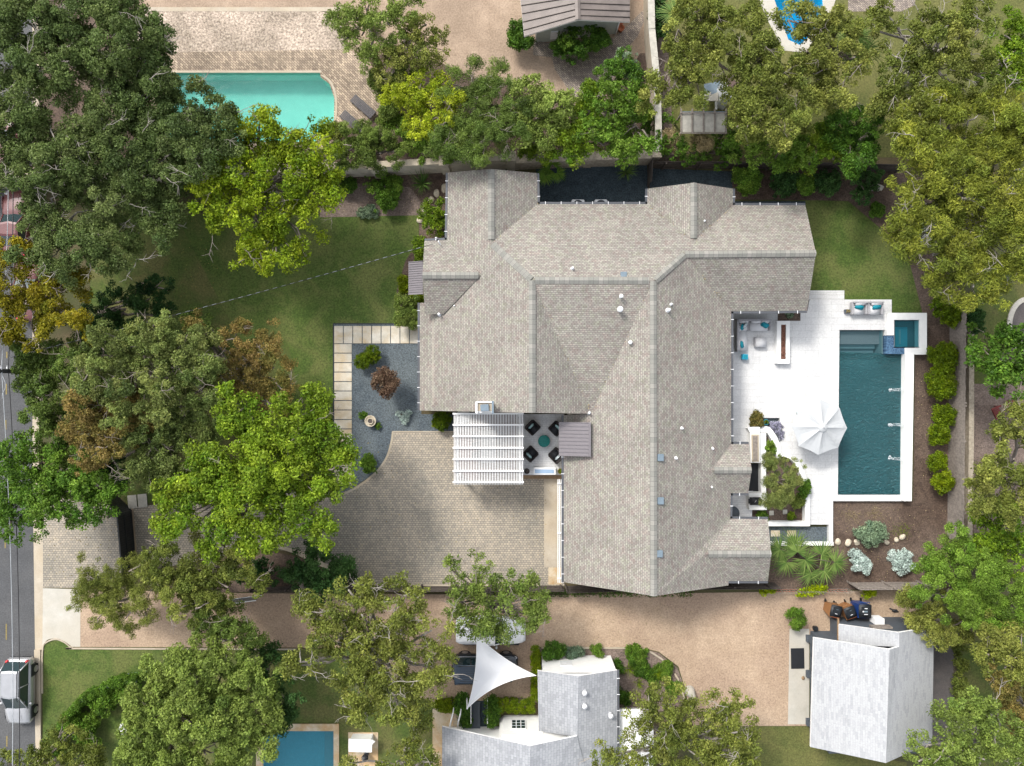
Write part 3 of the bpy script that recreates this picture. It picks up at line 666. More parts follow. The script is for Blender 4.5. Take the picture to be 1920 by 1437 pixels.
# ================= white deck =================
POOLhole = [p for p in POOLr]
dk = [(1371, 560), (1516, 560), (1516, 562), (1672, 562), (1672, 588), (1664, 588), (1664, 619), (1655, 619)]
deck = PP([(1371, 584), (1458, 584), (1458, 602), (1501, 602), (1501, 584), (1514, 584), (1518, 562), (1672, 562), (1672, 619), (1574, 619), (1571, 928), (1696, 928), (1696, 940), (1562, 940), (1562, 1022), (1554, 1022), (1554, 984), (1518, 984), (1518, 978), (1509, 978)]+[(1510, 905), (1508, 890), (1500, 875), (1488, 862), (1478, 856), (1466, 855), (1462, 840), (1455, 825), (1462, 812), (1462, 784), (1407, 784), (1406, 835), (1371, 835)], DZ)
m = MB(); m.prism(deck, 0, DZ); tag(m.build('pool_deck', MT['white_tile']), kind='structure')
m = MB(); m.prism(PP([(1514, 545), (1583, 545), (1583, 553), (1514, 553)], .1), 0, .11); m.prism(PP([(1514, 553.3), (1583, 553.3), (1583, 561.8), (1514, 561.8)], .2), 0, .21); tag(m.build('deck_steps', MT['white_tile']), kind='structure')
sheet('deck_planter_soil', PP([(1458, 584), (1501, 584), (1501, 602), (1458, 602)], DZ), DZ-.06, 'mulch')
sheet('deck_gravel_strip', PP([(1440, 988), (1554, 988), (1554, 1016), (1440, 1016)]), .03, 'blue_gravel')
m = MB(); m.prism(PP([(1440, 1016.3), (1562, 1016.3), (1562, 1023), (1440, 1023)], .2), 0, DZ-.02); tag(m.build('deck_border', MT['stucco']), kind='structure')
sheet('small_gravel_bed', PP([(1407, 784), (1462, 784), (1462, 830), (1448, 806), (1434, 801), (1415, 801)], DZ), .05, 'blue_gravel')
sheet('planter_soil', PP([(1436, 808), (1500, 850), (1512, 900), (1512, 979), (1438, 979)]), .10, 'mulch')
sheet('niche_soil', PP([(1405, 957), (1438, 957), (1438, 978), (1405, 978)]), .06, 'mulch')
sheet('side_patio', PP([(1366, 920), (1410, 920), (1407, 975), (1366, 975)]), .25, 'patio_tile')
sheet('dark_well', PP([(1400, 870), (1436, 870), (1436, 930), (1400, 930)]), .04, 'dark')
# curved white planter walls
t = thing('planter_wall', 'white stucco wall curving around the garden beside the pool deck', 'wall', P(1475, 890, 0))
def band(m, c1, c2, z0, z1):
    n = min(len(c1), len(c2))
    for i in range(n-1): m.prism(PP([c1[i], c1[i+1], c2[i+1], c2[i]], z1), z0, z1)
m = MB()
o1 = curve([(1424, 800), (1441, 800.5), (1452, 812), (1461, 830), (1466, 855)], 5); i1_ = curve([(1424, 811), (1437, 811), (1445, 822), (1452, 838), (1458, 860)], 5)
band(m, o1, i1_, 0, .58)
o2 = curve([(1466, 855), (1481, 856), (1496, 866), (1507, 884), (1515, 905), (1518, 925), (1519, 987)], 5); i2_ = curve([(1464, 856), (1478, 859), (1489, 868), (1498, 884), (1506, 905), (1509.5, 925), (1509.5, 979)], 5)
band(m, o2, i2_, 0, .585)
m.prism(PP([(1439, 978.5), (1509.3, 978.5), (1518.6, 987), (1439, 987)], .57), 0, .57)
m.prism(PP([(1425, 811.3), (1436.5, 811.3), (1436.5, 956), (1427, 956), (1427, 868), (1425, 868)], .58), 0, .575)
m.build('coping', MT['stucco'], t)
t = thing('outdoor_counter', 'low white counter with a long greyish brown bench top beside the curved planter', 'counter', P(1415, 840, 0))
m = MB(); m.prism(PP([(1402, 803), (1412, 801), (1424.5, 801), (1424.5, 868), (1408, 868), (1407, 812)], .9), 0, .88); m.build('base', MT['stucco'], t)
m = MB(); m.prism(PP([(1409, 815), (1423, 815), (1423, 866), (1410, 866)], .93), .88, .93); m.prism(PP([(1411.5, 818), (1420.5, 818), (1420.5, 864), (1412.5, 864)], .96), .93, .96, m=1); m.build('counter_top', [MT['concrete'], MT['wood_grey']], t)
t = thing('barbecue_counter', 'small white counter under the black covered grill', 'counter', P(1420, 940, 0))
m = MB(); m.prism(PP([(1404, 925), (1438, 925), (1438, 956.5), (1405, 956.5)], .8), 0, .8); m.build('base', MT['stucco'], t)
t = thing('grill', 'black covered barbecue grill on the small white counter', 'grill', P(1416, 940, .8))
m = MB(); c = P(1416, 940, .95); m.box(c, (.92, .52, .3), bev=.1, seg=4, smooth=True); m.build('cover', MT['dark'], t)
m = MB(); m.tube([c+Vector((-.1, -.07, .16)), c+Vector((-.04, 0, .19)), c+Vector((.02, .1, .16))], .018, 6); m.build('handle', MT['steel'], t)
t = thing('fire_pit', 'long white fire trough filled with red lava rock', 'fire pit', P(1469, 642, DZ))
m = MB(); outer = PP([(1457, 602), (1481, 602), (1480.5, 682), (1456, 682)], .75); inner = PP([(1464.5, 609), (1474, 609), (1473.5, 674), (1464, 674)], .75)
m.prism(outer, DZ, .76, [inner]); m.build('surround', MT['stucco'], t); m = MB(); m.poly(inner, .66)
for i in range(70):
    q = P(R.uniform(1465.5, 1472.5), R.uniform(611, 672), .69); m.lump(q, (R.uniform(.03, .07),)*3, amp=.3, sub=1, seed=i)
m.build('lava_rock', MT['lawa'], t)
# stepping stones by the deck
for x in (1453.5, 1484):
    m = MB(); q = P(x, 1000.5, .05); m.box(q+Vector((0, 0, .02)), (.62, .42, .05), bev=.01); o = m.build('stepping_stone', MT['slab'], org=(q.x, q.y, .05))
    tag(o, 'pale square stepping stone in the blue gravel, nearer the house eave' if x < 1460 else 'pale square stepping stone in the blue gravel, farther from the house eave', 'paving stone', 'stepping stones by the planter')
for x, y in ((1446, 962), (1471.5, 960)):
    m = MB(); q = P(x, y, .1); m.box(q+Vector((0, 0, .03)), (.31, .31, .06), bev=.01, rz=.05); o = m.build('stepping_stone', MT['slab_grey'], org=(q.x, q.y, .1))
    tag(o, 'small grey square stone in the planter soil, '+('close to the grill counter' if x < 1460 else 'nearer the curved wall'), 'paving stone', 'small stones in the planter')

# ================= paving slabs in the gravel garden =================
NUM = ['first', 'second', 'third', 'fourth', 'fifth', 'sixth', 'seventh', 'eighth', 'ninth', 'tenth', 'eleventh', 'twelfth', 'thirteenth', 'fourteenth', 'fifteenth']
for i in range(9):
    x0 = 627+i*17.7; m = MB(); q = P(x0+8.2, 628, 0); m.box((q.x, q.y, .035), (16.2/S, 32.5/S, .05), bev=.008)
    tag(m.build('paving_slab', MT['slab'], org=(q.x, q.y, .01)), 'pale stone slab, %s from the left in the row along the lawn' % NUM[i] if i else 'pale stone slab at the corner where the two slab rows meet', 'paving slab', 'stepping slabs along the lawn')
for i in range(15):
    y0 = 645.5+i*17.75; m = MB(); q = P(643.5, y0+8.2, 0); m.box((q.x, q.y, .035), (32.5/S, 16.2/S, .05), bev=.008)
    tag(m.build('paving_slab', MT['slab'], org=(q.x, q.y, .01)), 'wide stone slab, %s down from the corner slab in the column beside the lawn' % NUM[i], 'paving slab', 'stepping slabs beside the lawn')
for i, (x, y) in enumerate(((249, 941), (268, 939))):
    m = MB(); q = P(x, y, 0); m.box((q.x, q.y, .04), (.62, .92, .08), bev=.01, rz=.08)
    tag(m.build('paving_slab', MT['slab_grey'], org=(q.x, q.y, 0)), ['grey framed slab nearest the black gate', 'grey framed slab nearest the bright green tree'][i], 'paving slab', 'slabs inside the gate')

# ================= roofs and houses =================
def roof(name, faces, V, mat, parent, fascia=None, fmat='white', th=.16):
    bm = bmesh.new(); uvl = bm.loops.layers.uv.new('UVMap')
    for f in faces:
        pts = [P(*V[k]) for k in f]
        n = Vector((0, 0, 0))
        for a, b in zip(pts, pts[1:]+pts[:1]): n += a.cross(b)
        n.normalize()
        if n.z < 0: n = -n
        u = Vector((0, 0, 1)).cross(n)
        u = Vector((1, 0, 0)) if u.length < .02 else u.normalized()
        if abs(u.x) > .95: u = Vector((1 if u.x > 0 else -1, 0, u.z*0)); 
        elif abs(u.y) > .95: u = Vector((0, 1 if u.y > 0 else -1, 0))
        v = n.cross(u).normalized()
        # triangulate so slightly warped quads render cleanly
        tris = tessellate_polygon([[Vector((p.x, p.y, 0)) for p in pts]])
        vs = [bm.verts.new(p) for p in pts]
        for t_ in tris:
            try: fc = bm.faces.new([vs[i] for i in t_])
            except ValueError: continue
            fc.normal_update()
            if fc.normal.z < 0: fc.normal_flip()
            for l in fc.loops: l[uvl].uv = (l.vert.co.dot(u), l.vert.co.dot(v))
    me = bpy.data.meshes.new(name); bm.to_mesh(me); bm.free(); me.materials.append(MT[mat])
    o = link(me, name, parent); off = ORG[parent.name]; me.transform(Matrix.Translation(-off))
    if fascia:
        for loop in fascia:
            m = MB(); pts = [P(*V[k]) for k in loop]
            for a, b in zip(pts, pts[1:]):
                m.face([a-Vector((0, 0, .004)), b-Vector((0, 0, .004)), b-Vector((0, 0, th)), a-Vector((0, 0, th))])
            m.build('fascia', MT[fmat], parent, fix=False)
    return o
def ridgecap(V, segs, parent, wd=.42, mat='ridge'):
    for a, b in segs:
        bm = bmesh.new(); uvl = bm.loops.layers.uv.new('UVMap')
        p, q = (P(*V[a]) if isinstance(a, str) else P(*a)), (P(*V[b]) if isinstance(b, str) else P(*b))
        d = (q-p).normalized(); s = d.cross(Vector((0, 0, 1))).normalized()*wd/2; L = (q-p).length
        up = Vector((0, 0, .075)); dn = Vector((0, 0, .075-wd*.5*.46))
        pts = [p-s+dn, p+up, p+s+dn, q-s+dn, q+up, q+s+dn]; vs = [bm.verts.new(x) for x in pts]
        lo = [bm.verts.new(x-Vector((0, 0, .05))) for x in (pts[0], pts[2], pts[3], pts[5])]
        for f, uvs in (((0, 3, 4, 1), ((0, 0), (0, L), (.5, L), (.5, 0))), ((1, 4, 5, 2), ((0.5, 0), (.5, L), (1, L), (1, 0)))):
            fc = bm.faces.new([vs[i] for i in f])
            for l, t_ in zip(fc.loops, uvs): l[uvl].uv = t_
        bm.faces.new([vs[0], vs[3], lo[2], lo[0]]); bm.faces.new([vs[2], vs[5], lo[3], lo[1]])
        me = bpy.data.meshes.new('ridge_cap'); bm.to_mesh(me); bm.free(); me.materials.append(MT[mat])
        link(me, 'ridge_cap', parent); me.transform(Matrix.Translation(-ORG[parent.name]))
def gutter(V, segs, parent, out=3.2, clips=True):
    """segs: (a, b, outward pixel direction)"""
    for a, b, (ox, oy) in segs:
        m = MB(); p, q = P(*V[a]), P(*V[b]); o = Vector((ox, -oy, 0))*.075; z = Vector((0, 0, -.05))
        L = (q-p).length; d = (q-p).normalized(); c = (p+q)/2+o+z
        ang = math.atan2(d.y, d.x); m.box(c, (L, .13, .1), rz=ang)
        for i in range(int(L/1.0)):
            cc = p+d*(i+.5)*L/max(1, int(L/1.0))+o+Vector((0, 0, .012)); m.box(cc, (.035, .19, .03), rz=ang, m=1)
        m.build('gutter', [MT['gutter'], MT['metal_white']], parent)
def walls(name, pts_px, zeave, mat, parent, inset=.5, top=None, z0=0):
    pts = [Vector(P(x, y, zeave)[:2]) for x, y in pts_px]; n = len(pts)
    A = sum(pts[i].x*pts[(i+1) % n].y-pts[(i+1) % n].x*pts[i].y for i in range(n)); sg = 1 if A > 0 else -1
    res = []
    for i in range(n):
        a, b, c = pts[i-1], pts[i], pts[(i+1) % n]
        d1 = (b-a).normalized(); d2 = (c-b).normalized()
        n1 = Vector((-d1.y, d1.x))*sg; n2 = Vector((-d2.y, d2.x))*sg
        k = 1+n1.dot(n2)
        res.append(b+(n1+n2)*inset/max(k, .3))
    m = MB(); m.prism([tuple(r) for r in res], z0, top or zeave-.12)
    return m.build(name, MT[mat], parent)

V = {'a1': (840, 324, 3), 'a2': (921, 317, 4.4), 'a3': (1007, 325, 3), 'a4': (1008, 383, 3), 'a5': (921, 456, 4.4), 'a6': (838, 450, 3),
     'b1': (796, 452, 3), 'b2': (792, 516, 4.1), 'b3': (797, 589, 3), 'b4': (902, 516, 4.12), 'b5': (832, 589, 3),
     'c1': (998, 526, 5.6), 'c2': (998, 774.5, 5.6), 'c3': (787, 770, 2.1), 'c4': (787, 568, 2.1), 'c5': (838, 568, 3.0), 'c6': (1225, 527, 5.6), 'c7': (1226, 1118, 5.6), 'c8': (1108, 776, 3.8),
     'd1': (1284, 477, 4.66), 'e1': (1214, 383, 3), 'e2': (1214, 354, 3), 'e3': (1301, 343, 4.34), 'e4': (1374, 354, 3), 'e5': (1374, 385, 3), 'e6': (1301, 453, 4.34),
     'f1': (1510, 385, 3), 'f2': (1530, 475, 4.66), 'f3': (1513, 583, 3), 'f4': (1371, 584, 3),
     'h1': (1371, 833, 3), 'h2': (1404, 833, 3), 'h3': (1409, 882, 3.8), 'h4': (1333, 882, 3.8), 'h5': (1370, 925, 3), 'h6': (1403, 925, 3),
     'i1': (1369, 973, 3), 'i2': (1440, 974, 3), 'i3': (1446, 1039, 4.02), 'i4': (1322, 1039, 4.02), 'i5': (1366, 1090, 3), 'i6': (1440, 1090, 3),
     'g1': (1366, 1098, 3), 'j1': (1057, 779, 3), 'j2': (1057, 1092, 3)}
HO = P(1180, 760, 0)
house = thing('house', 'large low house with mottled beige shingle roofs in several crossing wings', 'house', HO)
roof('roof', [('a1', 'a6', 'c5', 'c4', 'c3', 'c2', 'c1', 'a5', 'a2'), ('a2', 'a5', 'a4', 'a3'),
     ('a5', 'a4', 'e1', 'e6', 'e5', 'f1', 'f2', 'd1', 'c6', 'c1'), ('e2', 'e3', 'e6', 'e1'), ('e3', 'e4', 'e5', 'e6'), ('d1', 'f2', 'f3', 'f4'),
     ('b1', 'b2', 'b4', 'a6'), ('b2', 'b3', 'b5', 'b4'), ('c1', 'c8', 'c2'), ('c1', 'c6', 'c8'), ('c6', 'c8', 'j1', 'j2', 'c7'),
     ('c6', 'd1', 'f4', 'h1', 'h4', 'h5', 'i1', 'i4', 'i5', 'g1', 'c7'), ('h1', 'h2', 'h3', 'h4'), ('h3', 'h6', 'h5', 'h4'), ('i1', 'i2', 'i3', 'i4'), ('i3', 'i6', 'i5', 'i4')],
     V, 'shingle', house, [('a6', 'a1', 'a2', 'a3', 'a4', 'e1', 'e2', 'e3', 'e4', 'e5', 'f1', 'f2', 'f3', 'f4', 'h1', 'h2', 'h3', 'h6', 'h5', 'i1', 'i2', 'i3', 'i6', 'i5', 'g1', 'c7', 'j2', 'j1'), ('c8', 'c2', 'c3', 'c4', 'c5'), ('a6', 'b1', 'b2', 'b3', 'b5')], 'concrete_white')
ridgecap(V, [((921, 318, 4.4), (921, 449, 4.4)), ((792, 516.5, 4.12), (897, 516.5, 4.15)), ('c1', 'c2'), ((1003, 526, 5.6), (1217, 526.5, 5.6)), ('c6', 'c7'), ((1301, 343, 4.34), (1301, 447, 4.34)), ('d1', 'f2'), ((1339, 882, 3.8), (1409, 882, 3.8)), ((1328, 1039, 4.02), (1446, 1039, 4.02)), ((923, 458, 4.42), (996, 524, 5.58)), ((1284, 478, 4.68), (1229, 526, 5.58))], house)
gutter(V, [('a1', 'a6', (-1, 0)), ('a3', 'a4', (1, 0)), ('a4', 'e1', (0, -1)), ('e1', 'e2', (-1, 0)), ('e4', 'e5', (1, 0)), ('e5', 'f1', (0, -1)), ('f4', 'f3', (0, 1)), ('f4', 'h1', (1, 0)), ('h1', 'h2', (0, -1)), ('h5', 'h6', (0, 1)), ('h5', 'i1', (1, 0)), ('i1', 'i2', (0, -1)), ('i5', 'i6', (0, 1)), ('j1', 'j2', (-1, 0)), ('c4', 'c3', (-1, 0)), ('b1', 'a6', (0, -1))], house)
outline = [V[k][:2] for k in ('a1', 'a3', 'a4', 'e1', 'e2', 'e4', 'e5', 'f1', 'f3', 'f4', 'h1', 'h2', 'h6', 'h5', 'i1', 'i2', 'i6', 'g1', 'j2', 'j1')]+[(1057, 773), (797, 773), (797, 452), (838, 450)]
walls('wall', outline, 3, 'cream_wall', house, .45, 2.55)
m = MB()
for a, b, c, sx, sy in (('j2', 'c7', 'g1', 0, 12), ('a1', 'a2', 'a3', 0, -12), ('e2', 'e3', 'e4', 0, -12), ('f1', 'f2', 'f3', 12, 0), ('i2', 'i3', 'i6', 12, 0), ('h2', 'h3', 'h6', 12, 0), ('b1', 'b2', 'b3', -12, 0)):
    m.face([P(*V[k])-Vector((sx/S, -sy/S, .12)) for k in (a, b, c)]); m.build('gable_wall', MT['cream_wall'], house, fix=False); m = MB()
q = [P(*V[k])+Vector((0, .35, -.1)) for k in ('c3', 'c2', 'c8')]; m.face([(q[0].x, q[0].y, .5), q[0], q[1], q[2], (q[2].x, q[2].y, .5)])
m.build('gable_wall', MT['cream_wall'], house, fix=False)
# doors and windows on the outer walls, seen only from the side
def opening(c, d, glass=True, name='window'):
    m = MB(); m.box(c, (d[0]+.12, d[1]+.12, d[2]+.12)); f = m.build(name, MT['white'], house)
    g = MB(); g.box(c, (d[0]+(.14 if d[0] < .2 else 0), d[1]+(.14 if d[1] < .2 else 0), d[2])); g.build('pane' if glass else 'panel', MT['car_glass' if glass else 'copper_door'], f)
for px, py in ((1333, 650), (1333, 720), (1333, 785)): opening(P(px, py, 0)+Vector((0, 0, 1.25)), (.05, 1.7, 2.1))
for px, py in ((1400, 580.5), (1445, 580.5)): opening(P(px, py, 0)+Vector((0, 0, 1.4)), (1.6, .05, 1.7))
for py in (670, 720): opening(P(818.5, py, 0)+Vector((0, 0, 1.2)), (.05, 1.3, 1.4))
for px in (1060, 1110, 1160): opening(P(px, 415, 0)+Vector((0, 0, 1.4)), (1.2, .05, 1.3))
# chimney
c = P(908, 767, 4.6); m = MB(); k = P(909, 764, 5.2)
m.box((c.x, c.y+.1, 4.3), (1.05, .62, 1.9)); ch = m.build('chimney', MT['white'], house)
m = MB(); m.box((k.x, k.y+.02, 5.28), (.95, .5, .06), m=0); m.box((k.x-.5, k.y, 5.32), (.10, .74, .22), m=1); m.box((k.x+.5, k.y, 5.36), (.12, .78, .34), m=2); m.box((k.x, k.y+.33, 5.34), (1.0, .08, .16), m=1)
m.build('cap', [MT['concrete'], MT['white'], MT['vent_blue']], ch)
m = MB(); m.box((k.x, k.y-.02, 5.40), (.52, .42, .16), bev=.02, rz=.06); m.build('flue_cover', MT['vent_blue'], ch)
# roof vents and pipes
def vent(kind, x, y, z, s=1):
    c = P(x, y, z); m = MB()
    if kind == 'pipe': m.lathe(c, [(.11*s, -.1), (.11*s, .05), (.055*s, .06), (.055*s, .28*s), (.07*s, .28*s), (.07*s, .33*s), (.0, .33*s)], 12); m.build('vent_pipe', MT['metal_white'], house)
    if kind == 'flue': m.lathe(c, [(.22*s, -.15), (.2*s, .0), (.13*s, .04), (.13*s, .55*s), (.2*s, .56*s), (.2*s, .74*s), (.12*s, .8*s), (0, .81*s)], 16); m.build('flue', MT['metal_white'], house)
    if kind == 'box': m.box(c+Vector((0, 0, .06)), (.40, .44, .2), bev=.03, rz=0); m.build('roof_vent', MT['vent_blue'], house)
for v_ in (('pipe', 1073, 504, 5.2), ('flue', 1160, 582, 5.1, .9), ('flue', 1163, 557, 5.35, .62), ('pipe', 1252, 582, 5.2, 1.3), ('pipe', 1258, 571, 5.1, .8), ('flue', 1180, 643, 4.8, .6), ('pipe', 1104, 774, 3.8, 1.1), ('pipe', 1278, 803, 4.7, .9), ('pipe', 1335, 841, 3.7, .9), ('pipe', 1267, 859, 4.9, .9), ('pipe', 1333, 913, 3.7, .8), ('box', 1169, 517, 5.3), ('box', 1238, 858, 5.4), ('box', 1238, 939, 5.4), ('box', 1236, 1038, 5.4), ('pipe', 824, 590, 2.8, 1.2), ('pipe', 852, 574, 3.1, .7), ('pipe', 1319, 416, 3.8, .9), ('pipe', 818, 447, 3.1, .6)): vent(*v_)
# service mast, metal porch roofs
m = MB(); a = P(826, 460, 3.1); m.tube([a+Vector((.3, -.35, -.1)), a, a+Vector((-.08, .15, .55))], .04, 8); m.build('service_mast', MT['metal_white'], house)
def metalroof(x0, y0, x1, y1, z0, z1, horizontal, n):
    m = MB(); p = [P(x0, y0, z0), P(x1, y0, z1), P(x1, y1, z1), P(x0, y1, z0)]; dn = Vector((0, 0, -.1))
    m.face(p); m.face([q+dn for q in p])
    for a, b in zip(p, p[1:]+p[:1]): m.face([a, b, b+dn, a+dn])
    for i in range(n+1):
        t_ = i/n; a = p[0].lerp(p[3], t_); b = p[1].lerp(p[2], t_)
        d = b-a; m.box((a+b)/2+Vector((0, 0, .03)), (d.length, .035, .05), rot=Matrix.Rotation(-math.atan2(d.z, d.x), 3, 'Y'))
    return m.build('metal_roof', MT['metal_roof'], house)
metalroof(766, 491, 793, 552, 2.5, 2.9, True, 14)
metalroof(1048, 792.5, 1108, 855, 3.6, 4.1, True, 9)
m = MB(); a = P(1106, 824, 4.1); m.box((a.x, a.y, 3.9), (.12, 2.1, .5)); m.build('metal_roof_trim', MT['metal_roof'], house)
# south trellis along the garage wall
t = thing('trellis', 'narrow white slatted eyebrow trellis running along the garage wall', 'trellis', P(1050, 1000, 0))
m = MB()
for x in (1045.5, 1048.8, 1052, 1055): m.prism(PP(rect(x, 899, x+1.5, 1093), 2.5), 2.42, 2.52)
m.build('slats', MT['white'], t); m = MB()
for y in (907, 1000, 1085): m.prism(PP(rect(1045, y-1, 1057, y+1), 2.6), 2.525, 2.62)
m.build('crossbars', MT['white'], t)
m = MB()
for y in (910, 1000, 1086):
    a = P(1054, y, 2.45); m.tube([(a.x+.25, a.y, 1.7), (a.x-.12, a.y, 2.42)], .04, 6)
m.build('bracket', MT['white'], t)
# terrace
m = MB(); m.prism(PP([(978, 777), (1058, 777), (1058, 891), (978, 891)], .4), 0, .4); tag(m.build('terrace', MT['patio_tile']), kind='structure')
m = MB(); m.prism(PP([(853, 777), (978, 777), (978, 900), (853, 900)], .35), 0, .36); tag(m.build('wooden_deck', MT['wood_deck']), kind='structure')
m = MB(); m.prism(PP([(979, 891.2), (1057, 891.2), (1057, 898), (979, 898)], .2), 0, .22)
for x in (1004, 1036): m.prism(PP(rect(x, 891, x+.6, 898.2), .23), .21, .235)
tag(m.build('terrace_steps', MT['wood_brown']), kind='structure')

# pergola
t = thing('pergola', 'white slatted pergola over the brown dining deck', 'pergola', P(915, 840, 0))
m = MB(); zt = 2.9
for i in range(44): x = 851+i*2.985; m.prism(PP(rect(x, 774.5, x+1.15, 909), zt), zt-.16, zt)
m.build('slats', MT['white'], t)
for y in (774.5, 795.5, 817, 838.5, 860, 882, 903): m = MB(); m.prism(PP(rect(848.7, y, 982, y+2.9), zt+.12), zt+.005, zt+.13); m.build('crossbeam', MT['white'], t)
for x in (854.5, 972.5): m = MB(); m.prism(PP(rect(x, 776, x+5, 908), zt-.165), zt-.42, zt-.165); m.build('side_beam', MT['white'], t)
for x in (857, 975):
    for y in (780, 899): m = MB(); a = P(x, y, zt); m.box((a.x, a.y, 1.25), (.2, .2, 2.5)); m.build('post', MT['white'], t)
# ================= terrace furniture =================
def to(m, name, mats, parent): return m.build(name, [MT[x] for x in mats] if isinstance(mats, (list, tuple)) else MT[mats], parent, world=False)
def wicker_chair(loc, rz, label, pillow='pale_teal'):
    t = thing('wicker_chair', label, 'chair', loc, rz, 'wicker chairs around the fire table')
    m = MB(); m.box((0, 0, .2), (.78, .78, .34), bev=.04); to(m, 'base', 'wicker', t)
    m = MB(); m.box((.04, 0, .41), (.62, .58, .12), bev=.05, seg=3, smooth=True); to(m, 'seat', 'black_fabric', t)
    m = MB(); m.box((-.36, 0, .58), (.14, .86, .55), bev=.06, seg=3, smooth=True, rot=Matrix.Rotation(-.15, 3, 'Y')); to(m, 'backrest', 'wicker', t)
    for s in (-1, 1): m = MB(); m.box((0, s*.37, .47), (.74, .11, .34), bev=.045, seg=3, smooth=True); to(m, 'armrest', 'wicker', t)
    m = MB(); m.box((-.17, 0, .55), (.13, .5, .28), bev=.06, seg=3, smooth=True, rot=Matrix.Rotation(-.4, 3, 'Y')); to(m, 'cushion', pillow, t)
    return t
for x, y, a, l in ((999, 802, -45, 'dark wicker chair with a pale teal cushion, nearest the chimney and pergola'), (1042, 804, -135, 'dark wicker chair tucked under the metal awning at the upper right of the table'), (995, 850, 45, 'dark wicker chair with a pale teal cushion on the lower left, nearest the pergola posts'), (1042, 853, 135, 'brownish wicker chair with a white cushion at the lower right under the awning edge')):
    p = P(x, y, .6); p.z = .4; wicker_chair(p, math.radians(a), l, 'pale_glass' if y == 853 else 'pale_teal')
p = P(1020, 827.5, .8); t = thing('round_table', 'round teal mosaic fire table in the middle of four wicker chairs', 'table', (p.x, p.y, .4))
m = MB(); m.lathe((0, 0, 0), [(.3, 0), (.3, .05), (.24, .1), (.24, .36)], 24); to(m, 'base', 'wicker', t)
m = MB(); m.lathe((0, 0, 0), [(.24, .36), (.41, .38), (.41, .43), (.39, .45), (0, .45)], 32); to(m, 'tabletop', 'teal_pattern', t)
p = P(1021, 883, .9); t = thing('console_bench', 'white console with a pale blue glass top at the terrace edge', 'console', (p.x, p.y, .4))
m = MB(); m.box((0, 0, .3), (1.46, .46, .6), bev=.01); m.box((0, 0, .62), (1.5, .5, .06), bev=.01); to(m, 'body', 'white', t)
m = MB(); m.box((-.02, -.02, .66), (1.3, .26, .03), bev=.008); to(m, 'glass_top', 'blue_glass', t)
for x, lab, mt in ((988, 'dark round planter pot left of the white console', 'wicker'), (1051, 'gold glazed round pot right of the white console', 'gold_glaze')):
    p = P(x, 884, .8); t = thing('plant_pot', lab, 'pot', (p.x, p.y, .4)); m = MB(); m.lathe((0, 0, 0), [(0, 0), (.13, 0), (.19, .3), (.19, .4), (.165, .4), (.15, .33)], 20); to(m, 'pot', mt, t)
    m = MB(); m.lump((0, 0, .32), (.15, .15, .05), amp=.2, seed=3); to(m, 'soil', 'wood_dark' if mt == 'wicker' else 'lf_lime', t)
# dining set under the pergola
p = P(915, 838, 1.1); t = thing('dining_table', 'long dark dining table under the white pergola', 'table', (p.x, p.y, .36))
m = MB(); m.box((0, 0, .73), (1.0, 2.2, .05), bev=.01); to(m, 'tabletop', 'grey_wicker', t)
for sx in (-.42, .42):
    for sy in (-1, 1): m = MB(); m.box((sx, sy, .35), (.07, .07, .7)); to(m, 'leg', 'wood_dark', t)
first = None
for i, (dx, dy, a) in enumerate(((-.85, -.65, 0), (-.85, .05, 0), (-.85, .75, 0), (.85, -.65, math.pi), (.85, .05, math.pi), (.85, .75, math.pi))):
    lab = 'dark dining chair under the pergola, %s side of the table, %s' % ('west' if i < 3 else 'east', ['nearest the driveway', 'in the middle', 'nearest the chimney'][i % 3])
    if first is None:
        first = thing('dining_chair', lab, 'chair', (p.x+dx, p.y+dy, .36), a, 'dining chairs under the pergola')
        m = MB(); m.box((0, 0, .44), (.48, .48, .06), bev=.02); to(m, 'seat', 'black_fabric', first)
        m = MB(); m.box((-.24, 0, .72), (.05, .48, .5), bev=.02); to(m, 'backrest', 'black_fabric', first)
        for sx in (-.2, .2):
            for sy in (-.2, .2): m = MB(); m.box((sx, sy, .21), (.04, .04, .42)); to(m, 'leg', 'dark', first)
    else: dup(first, (p.x+dx, p.y+dy, .36), a, lab)
p = P(868, 786, 1.5); t = thing('round_side_table', 'round white table seen through the slats at the pergola corner', 'table', (p.x, p.y+.15, .36))
m = MB(); m.lathe((0, 0, 0), [(.25, 0), (.25, .04), (.05, .06), (.05, .68), (.5, .7), (.5, .74), (0, .74)], 28); to(m, 'tabletop', 'white', t)

# ================= pool deck furniture =================
def cushion(m, c, d, rz=0, tilt=0, ax='X', mt=0):
    m.box(c, d, rot=Matrix.Rotation(rz, 3, 'Z') @ Matrix.Rotation(tilt, 3, ax), bev=min(d)*.42, seg=3, smooth=True, m=mt)
k = (1-.9/H)/S
o_ = P(1381, 599, .9); t = thing('corner_sofa', 'grey L shaped outdoor sofa with teal pillows under the roof edge', 'sofa', (o_.x, o_.y, DZ))
m = MB(); m.box((.98+.12, -.35, .15), (2.35, .72, .24), bev=.03); m.box((.42, -1.25, .15), (.72, 1.6, .24), bev=.03); to(m, 'frame', 'grey_wicker', t)
m = MB(); m.box((1.18, -.05, .42), (2.38, .12, .62), bev=.03); m.box((.06, -1.1, .42), (.12, 2.2, .62), bev=.03); m.box((2.33, -.42, .32), (.10, .62, .42), bev=.03); to(m, 'backrest', 'grey_wicker', t)
m = MB(); cushion(m, (1.62, -.46, .34), (1.25, .64, .15)); cushion(m, (.47, -.46, .34), (.68, .64, .16)); cushion(m, (.47, -1.45, .34), (.66, 1.35, .15)); to(m, 'seat', 'grey_cushion', t)
